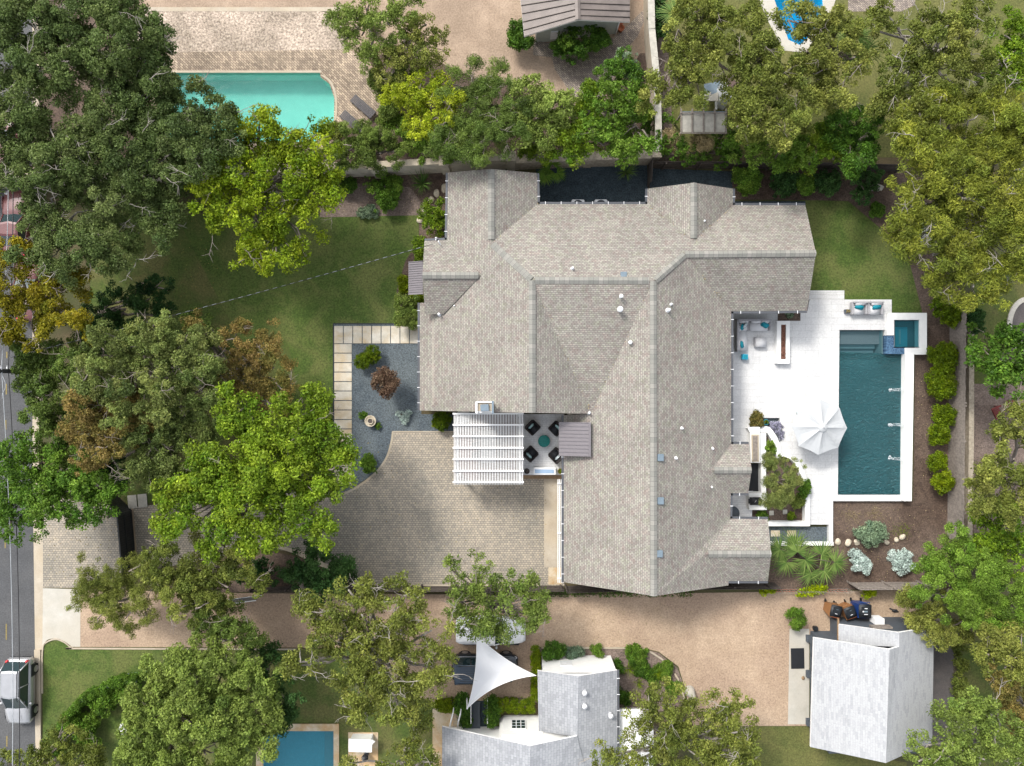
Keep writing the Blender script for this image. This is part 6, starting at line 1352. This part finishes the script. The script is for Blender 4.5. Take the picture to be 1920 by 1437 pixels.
T('light green broad-leaved tree below the old brick path', [(1000, 175, 32), (1030, 200, 38), (990, 215, 32), (1010, 245, 38), (1050, 240, 30), (1060, 205, 24), (990, 265, 26)], 5.5, 'lf_mid', leaf=.19, cr=.42, n_per=52, hue=.85, grow=1.05, dens=7)
T('yellowish green tree hanging over the stone capped wall', [(1075, 225, 34), (1060, 265, 34), (1095, 255, 36), (1075, 285, 26), (1105, 210, 26), (1050, 285, 20)], 5, 'lf_bright', leaf=.18, cr=.42, n_per=52, hue=.3, grow=1.05, dens=7)
T('leafy green tree in the corner of the northern garden wall', [(1140, 215, 36), (1175, 200, 34), (1150, 250, 38), (1190, 240, 36), (1130, 275, 28), (1180, 275, 30), (1215, 260, 22), (1110, 240, 24), (1165, 170, 24)], 5.5, 'lf_green', leaf=.19, cr=.42, n_per=54, hue=.65, grow=1.05, dens=7)
T('dark green small tree beside the pale dividing wall', [(1160, 130, 26), (1185, 145, 24), (1150, 155, 22), (1175, 120, 18)], 4.5, 'lf_green', leaf=.15, cr=.36, n_per=56, hue=.2, grow=1.05, dens=7)
OLV = dict(leaf=.17, cr=.5, n_per=56, dens=5.8, twigs=.5)
T('large olive oak directly right of the pale dividing wall', [(1270, 60, 42), (1310, 30, 40), (1350, 60, 46), (1260, 110, 36), (1310, 100, 48), (1370, 100, 45), (1230, 150, 22), (1275, 150, 38), (1330, 130, 38), (1255, 190, 30), (1225, 200, 24), (1290, 190, 25), (1380, 140, 34), (1340, 15, 30)], 7.5, 'lf_olive', hue=.5, **OLV)
T('large olive oak between the aqua pool and the timber lean-to', [(1410, 70, 40), (1410, 120, 44), (1460, 110, 42), (1420, 160, 44), (1470, 160, 44), (1430, 205, 40), (1480, 210, 36), (1390, 190, 20), (1380, 240, 26), (1420, 240, 32), (1395, 30, 24), (1470, 245, 30)], 7.5, 'lf_olive', hue=.42, **OLV)
T('brown olive oak covering the lower part of the aqua pool', [(1475, 40, 26), (1530, 60, 34), (1510, 100, 38), (1560, 80, 38), (1520, 145, 42), (1570, 130, 40), (1555, 180, 36), (1600, 110, 30), (1560, 30, 30), (1600, 60, 30), (1520, 190, 34), (1500, 25, 12)], 7, 'lf_olive', hue=.6, **OLV)
T('olive oak with bare white branches near the top right', [(1720, 40, 34), (1770, 50, 42), (1740, 100, 42), (1700, 140, 40), (1750, 150, 44), (1800, 120, 44), (1680, 110, 24), (1640, 60, 30), (1660, 30, 26), (1660, 160, 22), (1830, 60, 34), (1810, 20, 28), (1700, 190, 34), (1650, 200, 20), (1840, 150, 34), (1800, 180, 30), (1690, 230, 25)], 7.5, 'lf_olive', hue=.35, **{**OLV, 'twigs': 1.6, 'bark': 'bark_pale'})
T('bright green tree in the top right corner beside a blue glint', [(1880, 70, 34), (1910, 100, 36), (1870, 120, 34), (1915, 150, 26), (1880, 155, 28), (1905, 50, 22)], 6, 'lf_bright', leaf=.19, cr=.45, n_per=54, hue=.35)
T('bright green low tree left part of the row behind the dark fence', [(1400, 275, 32), (1440, 265, 36), (1480, 275, 38), (1450, 300, 26), (1500, 300, 28), (1525, 255, 24)], 4, 'lf_green', leaf=.17, cr=.42, n_per=58, hue=.7)
T('bright yellow green low tree in the middle of the row behind the dark fence', [(1530, 285, 32), (1550, 260, 26), (1515, 305, 22), (1560, 300, 20)], 4, 'lf_bright', leaf=.17, cr=.4, n_per=58, hue=.4)
T('deep green tree at the right end of the row behind the dark fence', [(1590, 240, 36), (1620, 265, 34), (1590, 290, 34), (1635, 240, 26), (1625, 300, 22), (1600, 315, 18), (1570, 230, 20)], 5, 'lf_green', leaf=.17, cr=.42, n_per=58, hue=.15)
T('huge feathery yellow green tree filling the right edge above the lawn', [(1720, 215, 36), (1765, 210, 42), (1700, 260, 34), (1745, 260, 50), (1810, 230, 48), (1870, 220, 50), (1915, 240, 44), (1720, 310, 46), (1780, 310, 56), (1850, 300, 58), (1905, 320, 50), (1705, 360, 36), (1740, 370, 50), (1800, 375, 50), (1870, 375, 56), (1690, 420, 34), (1735, 430, 34), (1815, 440, 46), (1880, 440, 56), (1915, 400, 40), (1745, 480, 40), (1800, 490, 46), (1860, 500, 50), (1910, 490, 36), (1770, 530, 34), (1820, 540, 42), (1840, 570, 24), (1700, 470, 20), (1710, 390, 22)], 8.5, 'lf_pecan', leaf=.24, cr=.58, n_per=46, dens=5.8, hue=.3, aspect=.24, twigs=1.0, trunk_r=.4, name='pecan_tree', bark='bark_pale', drop=.7)
T('glossy dark magnolia right of the weathered fence', [(1840, 650, 32), (1880, 640, 34), (1915, 640, 30), (1850, 685, 34), (1895, 680, 42), (1870, 720, 30), (1910, 720, 34), (1835, 675, 20)], 5.5, 'lf_green', leaf=.24, cr=.44, n_per=44, hue=.3, name='magnolia', group=None)
T('olive oak at the right edge below the red chairs', [(1870, 810, 30), (1905, 800, 34), (1850, 860, 34), (1895, 860, 46), (1860, 910, 40), (1910, 920, 42), (1870, 960, 34), (1840, 900, 20), (1915, 770, 16), (1835, 950, 18)], 6.5, 'lf_olive', hue=.55, **OLV)
T('bright green tree at the right edge behind the bottom fence corner', [(1840, 1000, 28), (1880, 985, 34), (1910, 1010, 36), (1860, 1030, 30), (1900, 1060, 34), (1835, 965, 16)], 5.5, 'lf_bright', leaf=.18, cr=.44, n_per=52, hue=.35)
T('broad fine-leaved green tree above the garage corner', [(1760, 1050, 34), (1800, 1045, 40), (1840, 1070, 42), (1770, 1090, 40), (1820, 1110, 46), (1880, 1100, 42), (1740, 1080, 24), (1790, 1135, 34), (1850, 1150, 40), (1900, 1140, 34), (1735, 1120, 20)], 6, 'lf_green', leaf=.13, cr=.46, n_per=80, hue=.85, dens=5.5)
T('yellow green scrubby tree touching the garage roof corner', [(1720, 1140, 28), (1745, 1165, 30), (1780, 1175, 34), (1715, 1165, 18), (1760, 1195, 20), (1700, 1120, 18), (1745, 1130, 24)], 4.5, 'lf_olive', leaf=.14, cr=.38, n_per=54, hue=.7)
T('olive oak at the right edge beside the narrow lawn', [(1830, 1185, 32), (1870, 1200, 38), (1910, 1210, 36), (1880, 1250, 34), (1915, 1270, 30), (1850, 1225, 24)], 6, 'lf_olive', hue=.6, **OLV)
T('brownish autumn oak at the lower right edge', [(1890, 1300, 30), (1915, 1320, 32), (1880, 1270, 24), (1905, 1355, 26)], 6, 'lf_autumn', leaf=.16, cr=.44, n_per=52, hue=.3)
T('green oak overhanging the bottom right garage corner', [(1800, 1320, 34), (1840, 1310, 30), (1770, 1360, 36), (1820, 1370, 44), (1870, 1350, 40), (1735, 1395, 30), (1785, 1410, 44), (1840, 1420, 46), (1890, 1410, 44), (1720, 1425, 26), (1915, 1390, 28)], 6.5, 'lf_mid', leaf=.18, cr=.46, n_per=50, hue=.65, twigs=1.0, bark='bark_pale')
T('small olive-leaved tree in the curved white planter', [(1440, 865, 17), (1455, 880, 22), (1480, 875, 22), (1470, 900, 24), (1445, 900, 16), (1490, 898, 15), (1460, 935, 20), (1440, 938, 13), (1478, 930, 12)], 3.0, 'lf_greyolive', leaf=.12, cr=.28, n_per=60, dens=9, hue=.7, twigs=.6, trunk_r=.07, name='olive_tree', group=None, aspect=.3, grow=.84)

T('bright leafy undergrowth tree between the willow-like tree and the pale wall', [(985, 285, 20), (1015, 288, 20), (1040, 270, 22), (1000, 265, 22)], 3, 'lf_bright', leaf=.15, cr=.38, n_per=60, hue=.4)
T('bright green bushy tree below the yellow leafed tree', [(775, 270, 22), (800, 285, 22), (755, 255, 20), (830, 265, 20), (740, 230, 18), (845, 285, 18)], 2.8, 'lf_green', leaf=.13, cr=.36, n_per=64, hue=.8)
T('green thicket beside the brick terrace under the thin tree', [(705, 150, 16), (725, 175, 18), (730, 205, 18), (745, 150, 18), (760, 140, 18), (720, 225, 18)], 2.6, 'lf_mid', leaf=.12, cr=.34, n_per=64, hue=.6)
T('green thicket between the leafy corner tree and the brick path', [(1105, 175, 18), (1115, 195, 20), (1095, 205, 18), (1200, 180, 16), (1205, 210, 16)], 3, 'lf_bright', leaf=.14, cr=.36, n_per=60, hue=.3)
T('dark thicket filling the gap beneath the left oaks near the driveway gate', [(215, 870, 24), (200, 850, 22), (240, 900, 16), (185, 880, 22), (395, 880, 20), (410, 720, 24), (400, 700, 20)], 3.2, 'lf_dark', leaf=.14, cr=.4, n_per=60, hue=.8)
T('dark green thicket at the edge of the front lawn under the rusty tree', [(395, 650, 24), (400, 620, 20), (420, 745, 26), (445, 760, 24), (530, 790, 20), (360, 600, 18)], 3.2, 'lf_mid', leaf=.13, cr=.38, n_per=60, hue=.15)

# ================= SHRUBS =================
for a in (('round clipped boxwood ball, larger upper of the touching pair in blue gravel', [(697, 665, 14)], 1.1, 'lf_hedge'), ('round clipped boxwood ball, lower left of the touching pair in blue gravel', [(680, 677, 12)], .9, 'lf_hedge'),
          ('small lone boxwood ball in the corner by the pergola', [(828, 789, 15)], 1.0, 'lf_hedge'), ('tiny green ball beside the stone fountain bowl', [(681, 779, 6.5)], .4, 'lf_green')):
    shrub(*a, leaf=.07, n_per=150, dens=40, cr=.15, name='boxwood', group='clipped boxwood balls', hue=.35)
shrub('reddish brown crepe shrub standing alone in blue gravel', [(712, 705, 12), (728, 707, 14), (716, 722, 14), (733, 722, 11), (725, 735, 10), (707, 717, 9)], 2.2, 'lf_brownred', leaf=.11, n_per=60, dens=14, cr=.24, name='crepe_shrub')
shrub('silvery sprawling small plant in blue gravel', [(750, 777, 5), (760, 780, 6), (758, 788, 5), (765, 774, 4)], .4, 'lf_silver', leaf=.12, n_per=50, dens=40, cr=.14, aspect=.25)
shrub('green shrub at the curved tip of the blue gravel garden', [(690, 866, 11), (694, 875, 10)], .8, 'lf_green', cr=.2, dens=24)
shrub('tiny weedy plant below the fountain bowl', [(709, 799, 4)], .3, 'lf_green', leaf=.08, cr=.12, dens=40)
shrub('tall pale green hedge bush against the porch below the metal roof', [(755, 572, 15), (770, 575, 16), (756, 595, 14), (772, 598, 15)], 1.6, 'lf_mid', leaf=.08, n_per=130, cr=.24, hue=.55)
shrub('yellowish clump of plants beside the metal porch roof', [(757, 527, 8), (757, 540, 8), (778, 558, 10), (788, 562, 8)], .7, 'lf_hedge', leaf=.08, cr=.2, hue=.8)
shrub('bright green bush above the metal porch roof', [(787, 455, 10), (790, 470, 11), (788, 485, 9)], 1.0, 'lf_bright', leaf=.10, cr=.22, hue=.4)
shrub('large round vivid green bush hugging the west wall', [(814, 392, 18), (803, 405, 16), (822, 408, 19), (812, 422, 17)], 1.9, 'lf_bright', leaf=.10, n_per=110, cr=.26, hue=.45)
shrub('mottled yellow green shrub in the north bed', [(705, 355, 16), (722, 350, 16), (735, 345, 14), (712, 375, 16), (728, 378, 14), (740, 358, 12)], 1.2, 'lf_green', leaf=.10, n_per=100, cr=.24, hue=.5)
shrub('low light green ground plant at the bed edge', [(682, 400, 9), (694, 396, 11), (700, 402, 7)], .35, 'lf_sage', leaf=.08, cr=.18, dens=30, hue=.6)
shrub('small dark shrub half under the yellow green tree', [(652, 350, 12), (662, 345, 8)], .9, 'lf_green', cr=.2, hue=.2)
rosette('sago_palm', 'spiky green sago palm in the north bed near the roof corner', 'palm', 791, 343, .7, .78, 70, 'lf_palm', .055, hue=.2)
fan_palm('fan palm on the dark gravel beside the top gable', [(1030, 318, 200), (1045, 325, 320), (1036, 308, 90), (1022, 330, 240)], 1.4, rad=.6, mat='lf_green')
rosette('yucca', 'spiky yucca on the dark gravel near the screen fence', 'yucca', 1175, 320, .8, .75, 50, 'lf_palm', .06, hue=.4)
fan_palm('large clump of fan palms at the bottom of the pool garden', [(1462, 1030, 200), (1495, 1035, 90), (1475, 1055, 230), (1510, 1050, 300), (1540, 1040, 30), (1565, 1055, 0), (1545, 1070, 310), (1520, 1075, 260), (1490, 1020, 120)], 1.5, rad=1.0)
fan_palm('fan palm with yellowish fronds right of the pale dividing wall', [(1262, 25, 200), (1285, 15, 60), (1275, 10, 120)], 2.5, rad=.95)
fan_palm('tall fan palm among the oaks at the top right', [(1608, 70, 60), (1620, 95, 340), (1600, 110, 260), (1590, 80, 160)], 5, rad=1.2)
for i, (x, y, r, mt, h_, l) in enumerate(((1400, 338, 21, 'lf_green', .6, 'green bush at the left end of the northern bed beside the gable'), (1470, 342, 23, 'lf_dark', .8, 'dark bush second along the northern bed'), (1508, 348, 15, 'lf_green', .5, 'smaller lighter bush between two dark bushes in the northern bed'), (1549, 342, 23, 'lf_dark', .8, 'dark bush in the middle of the northern bed above the lawn'), (1618, 347, 24, 'lf_dark', .9, 'dark bush right of a gap in the northern bed'), (1643, 394, 9, 'lf_green', .3, 'tiny round bush near the lawn edge in the northern bed'))):
    shrub(l, [(x-r*.35, y-r*.3, r*.7), (x+r*.35, y-r*.25, r*.7), (x, y+r*.4, r*.7), (x+r*.3, y+r*.35, r*.55)], 1.5 if r > 12 else .6, mt, leaf=.12, n_per=90, hue=h_, group='bushes in the northern bed')
for i, (x, y, r, h_, l) in enumerate(((1772, 583, 26, .3, 'large dark yellow green bush at the top of the east bed'), (1765, 672, 25, .45, 'bush beside the fence just below the spa corner'), (1762, 722, 23, .5, 'bush in the east bed level with the top spout'), (1770, 778, 17, .45, 'thin bush in the east bed above the gap'), (1760, 815, 16, .5, 'scraggly bush in the middle of the east bed'), (1757, 866, 13, .6, 'small yellowish bush near the lowest spout'), (1768, 905, 16, .8, 'bright compact bush at the bottom of the east bed'))):
    shrub(l, [(x-r*.4, y-r*.35, r*.62), (x+r*.35, y-r*.4, r*.62), (x-r*.2, y+r*.4, r*.62), (x+r*.4, y+r*.3, r*.6)], 1.3, 'lf_hedge', leaf=.11, n_per=70, hue=h_, dens=14, group='bushes along the weathered fence')
shrub('grey green sagebrush above the row of pale rocks', [(1625, 1003, 12), (1640, 992, 13), (1648, 1002, 12), (1632, 1012, 12), (1612, 998, 9)], .9, 'lf_sage', leaf=.10, n_per=80, hue=.4)
shrub('silver artemisia bush on bare soil, left one of two', [(1603, 1043, 10), (1614, 1052, 11), (1622, 1063, 9), (1606, 1060, 9)], .7, 'lf_silver', leaf=.10, n_per=80, cr=.2, dens=22, group='silver bushes')
shrub('silver artemisia bush on bare soil, right one nearer the fence corner', [(1678, 1044, 10), (1690, 1050, 12), (1700, 1060, 10), (1686, 1064, 9), (1696, 1042, 8)], .7, 'lf_silver', leaf=.10, n_per=80, cr=.2, dens=22, group='silver bushes')
for x, y, l in ((1595, 968, 'tuft of dry reddish grass by the pool foot, left'), (1640, 962, 'tuft of green tinged grass by the pool foot, middle'), (1690, 995, 'low yellow green ground tuft right of the sagebrush')):
    c = P(x, y); t = thing('grass_tuft', l, 'grass tuft', c, 0, 'tufts in the bottom bed'); sp = []
    for i in range(110):
        b = c+Vector((R.gauss(0, .38), R.gauss(0, .25), .0)); a = R.uniform(0, 6.28); sp.append((b, (math.cos(a), math.sin(a), R.uniform(.5, 2)), R.uniform(.25, .5), .016, .6, R.uniform(0, 1)))
    blades('blades', 'lf_dry' if x < 1680 else 'lf_hedge', sp, t)
shrub('lush yellow green weedy shrub on the gravel above the concrete slab', [(1487, 1153, 11), (1497, 1160, 12), (1494, 1170, 9)], 1.2, 'lf_green', leaf=.12, n_per=60, hue=.6, aspect=.3)
for x, y, l in ((1438, 1107, 'lime coloured vine tuft at the roof corner'), (1510, 1110, 'lime vine tuft on the left part of the red trellis'), (1535, 1106, 'lime vine tuft on the middle of the red trellis'), (1629, 1112, 'lime weed on the dirt right of the trellis')):
    shrub(l, [(x-6, y, 7), (x+6, y-2, 7)], .8, 'lf_lime', leaf=.13, n_per=40, dens=22, cr=.2, name='vine', cat='vine', group='lime vines')
shrub('pale lilac flowering shrub beside the curved white wall', [(1452, 800, 8), (1459, 805, 9), (1458, 816, 7)], .6, 'lf_lilac', leaf=.08, n_per=80, dens=30, cr=.16, hue=.4)
shrub('reddish green shrub at the corner of the counter', [(1417, 781, 8), (1414, 790, 8), (1421, 793, 8), (1422, 783, 6)], .9, 'lf_autumn', leaf=.10, dens=26, cr=.18, hue=.2)
shrub('small lime green shrub inside the narrow end of the planter', [(1444, 836, 8), (1450, 842, 7)], .8, 'lf_green', leaf=.09, dens=26, cr=.17, hue=.9)
shrub('light green bush near the planter edge', [(1500, 938, 9), (1494, 944, 8), (1507, 933, 7)], .6, 'lf_mid', leaf=.1, dens=24, cr=.18, hue=.9)
shrub('tiny bright plant on the planter soil', [(1484, 968, 6)], .35, 'lf_bright', leaf=.09, dens=36, cr=.13, hue=.6)
shrub('dark green climber on the planter wall edge', [(1505, 912, 8), (1512, 908, 7), (1507, 923, 7)], 1.0, 'lf_green', leaf=.1, dens=26, cr=.18, hue=.3)
shrub('leafy plant in the niche below the grill', [(1425, 964, 8), (1431, 969, 7)], .5, 'lf_green', leaf=.1, dens=26, cr=.18, hue=.5)
shrub('round succulent in the deck planter under the eave', [(1480, 589, 6)], .4, 'lf_sage', leaf=.11, dens=40, cr=.14, hue=.5)
# cottage shrubs
shrub('big round dark green bush against the cottage wall', [(1060, 72, 20), (1085, 75, 22), (1070, 95, 20), (1092, 93, 18), (1050, 88, 14)], 1.8, 'lf_green', leaf=.12, n_per=90, hue=.15, group='cottage bushes')
shrub('smaller dark green bush right of the big round one', [(1122, 68, 13), (1130, 78, 11), (1117, 82, 9)], 1.5, 'lf_green', leaf=.12, n_per=90, hue=.1, group='cottage bushes')
shrub('dark green bush at the left side of the cottage', [(972, 55, 14), (978, 75, 15), (968, 78, 12), (990, 82, 10)], 1.5, 'lf_green', leaf=.12, n_per=90, hue=.2, group='cottage bushes')
shrub('blue green shrub below the old brick path', [(1168, 118, 16), (1180, 132, 14)], 2.0, 'lf_sage', leaf=.12, n_per=60, hue=.2)
for x, y, l in ((1253, 258, 'straw coloured dry shrub left below the timber lean-to'), (1312, 262, 'straw coloured dry shrub under the lean-to roof edge')):
    shrub(l, [(x, y, 14), (x+9, y+10, 12)], 2.0, 'lf_dry', leaf=.16, n_per=40, dens=14, cr=.3, aspect=.15, group='dry shrubs')
shrub('green hedge mass below the timber lean-to', [(1270, 285, 20), (1300, 295, 20), (1340, 290, 22), (1240, 240, 22), (1235, 280, 20), (1370, 285, 20), (1365, 262, 18)], 2.0, 'lf_green', leaf=.15, n_per=60, hue=.3)
shrub('dark green bush between the fence top and the magnolia', [(1828, 595, 12), (1830, 612, 11)], 1.8, 'lf_dark', leaf=.13, n_per=80, hue=.7)
shrub('low dark shrubs along the dividing wall at the top', [(1232, 30, 14), (1236, 60, 14), (1234, 5, 14)], 1.6, 'lf_dark', leaf=.14, n_per=60, hue=.8)
shrub('ragged hedge between the dark yard and the side lawn', [(1797, 1215, 10), (1800, 1245, 11), (1797, 1275, 11), (1798, 1300, 10)], 1.0, 'lf_olive', leaf=.12, n_per=60, hue=.1)
shrub('dry shrub beside the turquoise pool loungers', [(620, 245, 14), (635, 250, 14), (610, 255, 9)], 1.4, 'lf_olive', leaf=.1, n_per=60, hue=.35)
shrub('dark shrub under the front edge of the shaded bed', [(480, 1062, 18), (500, 1080, 18), (460, 1075, 14)], 1.5, 'lf_dark', leaf=.13, n_per=70, hue=.6)
# hedges near the white house
def hedge(label, x0, y0, x1, y1, h, mat='lf_hedge', hue=.7):
    c = P((x0+x1)/2, (y0+y1)/2, h); t = thing('hedge', label, 'hedge', (c.x, c.y, 0), 0, 'hedges by the white house'); a, b = P(x0, y0, h), P(x1, y1, h); cl = []
    n = int(abs((a.x-b.x)*(a.y-b.y))*34)+40
    for _ in range(n): cl.append((R.uniform(a.x, b.x), R.uniform(b.y, a.y), h-.18-abs(R.gauss(0, .14))-(R.random() < .3)*R.uniform(0, h*.6), .22, min(1, max(0, R.gauss(hue, .15))), R.gauss(.55, .12)))
    leaves('foliage', mat, cl, 60, .10, t, .25, .55)
    m = MB(); m.box((c.x, c.y, h*.4), (abs(a.x-b.x)*.8, abs(a.y-b.y)*.8, h*.75), bev=.05); m.build('stem', MT['bark_dark'], t)
hedge('bright clipped hedge left of the sail corner', 814, 1320, 856, 1336, 1.0)
hedge('tall narrow bright hedge strip along the left wall of the white house', 999, 1217, 1012, 1315, 1.1)
hedge('clipped hedge below the sail leading to the white house', 930, 1318, 1000, 1338, 1.0, hue=.6)
shrub('ivy covered bush left of the dark walkway', [(866, 1320, 12), (872, 1335, 10), (868, 1310, 8), (874, 1350, 9)], 1.1, 'lf_green', leaf=.11, n_per=70, hue=.15)
shrub('ivy covered bush right of the dark walkway', [(924, 1318, 11), (925, 1335, 11), (922, 1350, 8)], 1.1, 'lf_green', leaf=.11, n_per=70, hue=.2)
shrub('dark round bush at the top corner of the white house', [(1035, 1218, 13), (1045, 1220, 11), (1030, 1226, 9)], 1.2, 'lf_green', leaf=.1, n_per=90, hue=.1)
shrub('grey green bush beside the white house wall', [(1070, 1224, 9), (1082, 1223, 9)], .7, 'lf_sage', leaf=.09, n_per=70, hue=.2)
shrub('small bright bush beside the gravel edging', [(1118, 1220, 9)], .6, 'lf_green', leaf=.09, n_per=70, hue=.6)
shrub('dark ground shrub at the right eave of the white house', [(1155, 1250, 10), (1160, 1300, 10), (1172, 1308, 9)], .7, 'lf_green', leaf=.1, n_per=60, hue=.1)
for x, y, r, h_, l in ((1192, 1228, 19, .5, 'rounded green groundcover clump at the top of the curved bed'), (1200, 1252, 14, .3, 'green clump just below the top one in the curved bed'), (1245, 1255, 16, .5, 'green clump against the curved pale kerb'), (1262, 1290, 13, .6, 'green clump near the statue end of the curved bed'), (1225, 1270, 14, .4, 'green clump in the middle of the curved bed')):
    shrub(l, [(x-r*.4, y-r*.3, r*.6), (x+r*.4, y-r*.3, r*.6), (x, y+r*.4, r*.65)], .5, 'lf_green', leaf=.08, n_per=100, dens=22, cr=.22, hue=h_, group='clumps in the curved bed')
for x, y, l in ((1180, 1256, 'fine spiky tuft left in the curved bed'), (1232, 1262, 'fine spiky tuft in the centre of the curved bed'), (1222, 1290, 'fine spiky tuft lower in the curved bed'), (1198, 1282, 'fine spiky tuft at the lower left of the curved bed')):
    rosette('spiky_grass', l, 'ornamental grass', x, y, .5, .45, 70, 'lf_hedge', .018, 'spiky tufts in the curved bed', (.2, 1.3), .4, hue=.6)
# curved ivy wall at the left
t = thing('ivy_wall', 'curved glossy wall overgrown with ivy around the lower left garden', 'wall', P(160, 1310, 0)); cw = curve([(122, 1400), (130, 1365), (145, 1335), (168, 1305), (200, 1283), (240, 1266), (275, 1262)], 8); m = MB(); cl = []
for a, b in zip(cw, cw[1:]):
    A_, B_ = P(*a), P(*b); d = B_-A_; m.box(((A_.x+B_.x)/2, (A_.y+B_.y)/2, .65), (d.length+.02, .22, 1.3), rz=math.atan2(d.y, d.x))
    for _ in range(7): q = A_.lerp(B_, R.random()); cl.append((q.x+R.gauss(0, .1), q.y+R.gauss(0, .1), R.uniform(.5, 1.4), .24, R.uniform(.2, .6), R.gauss(.5, .15)))
m.build('wall', MT['slate_blue'], t); leaves('ivy', 'lf_green', cl, 90, .10, t, .3)
for i, (x, y, r, l) in enumerate(((195, 1315, 26, 'rounded bush inside the curved ivy wall, upper one'), (238, 1290, 22, 'rounded bush inside the ivy wall next to the big tree'), (160, 1360, 24, 'rounded bush inside the ivy wall, lower left one'), (168, 1395, 18, 'rounded bush inside the ivy wall above the corner tree'))):
    shrub(l, [(x-r*.4, y-r*.3, r*.6), (x+r*.4, y-r*.3, r*.6), (x, y+r*.4, r*.65)], 1.2, 'lf_green', leaf=.12, n_per=70, hue=.55, group='bushes inside the ivy wall')
# fallen leaves and weeds: uncountable litter
def litter(name, n, region, mat, size):
    cl = []
    for _ in range(n):
        x, y = R.uniform(region[0], region[2]), R.uniform(region[1], region[3]); q = P(x, y, .05); cl.append((q.x, q.y, .035, .012, R.random(), R.random()))
    o = leaves(name, mat, cl*1, 1, size*1.1, None, 1.5, lo=1); o['kind'] = 'stuff'
litter('fallen_leaves', 260, (1562, 945, 1780, 1095), 'lf_dry', .07)
litter('fallen_leaves', 160, (640, 330, 785, 400), 'lf_dry', .07)
litter('fallen_leaves', 420, (200, 410, 420, 620), 'lf_autumn', .07)
litter('low_weeds', 900, (1020, 1106, 1300, 1120), 'lf_grass', .12)
litter('fallen_leaves', 160, (1720, 700, 1770, 900), 'lf_dry', .07)
litter('low_weeds', 400, (840, 290, 1000, 300), 'lf_grass', .12)
def roof_litter(a, b, n):
    cl = []
    A_, B_ = P(*a), P(*b)
    for _ in range(n): q = A_.lerp(B_, R.random()**.8); cl.append((q.x+R.gauss(0, .1), q.y+R.gauss(0, .1), q.z+.03, .012, R.random()*.6, R.random()))
    o = leaves('roof_leaves', 'lf_dry', cl, 1, .08, None, 1.6, lo=1); o['kind'] = 'stuff'
for a_, b_ in (((921, 456, 4.42), (1006, 385, 3.05)), ((1303, 453, 4.36), (1216, 385, 3.05)), ((1302, 453, 4.36), (1372, 386, 3.05)), ((1003, 530, 5.55), (1107, 774, 3.84)), ((1222, 530, 5.55), (1109, 774, 3.84)), ((1286, 480, 4.6), (1368, 582, 3.05))): roof_litter(a_, b_, 40)
litter('fallen_leaves', 260, (660, 830, 1040, 1095), 'lf_autumn', .08)
litter('fallen_leaves', 300, (560, 1115, 1300, 1210), 'lf_dry', .08)
litter('fallen_leaves', 200, (90, 940, 220, 1100), 'lf_autumn', .08)
print('OBJECTS', len(bpy.data.objects), 'FACES', sum(len(m.polygons) for m in bpy.data.meshes))
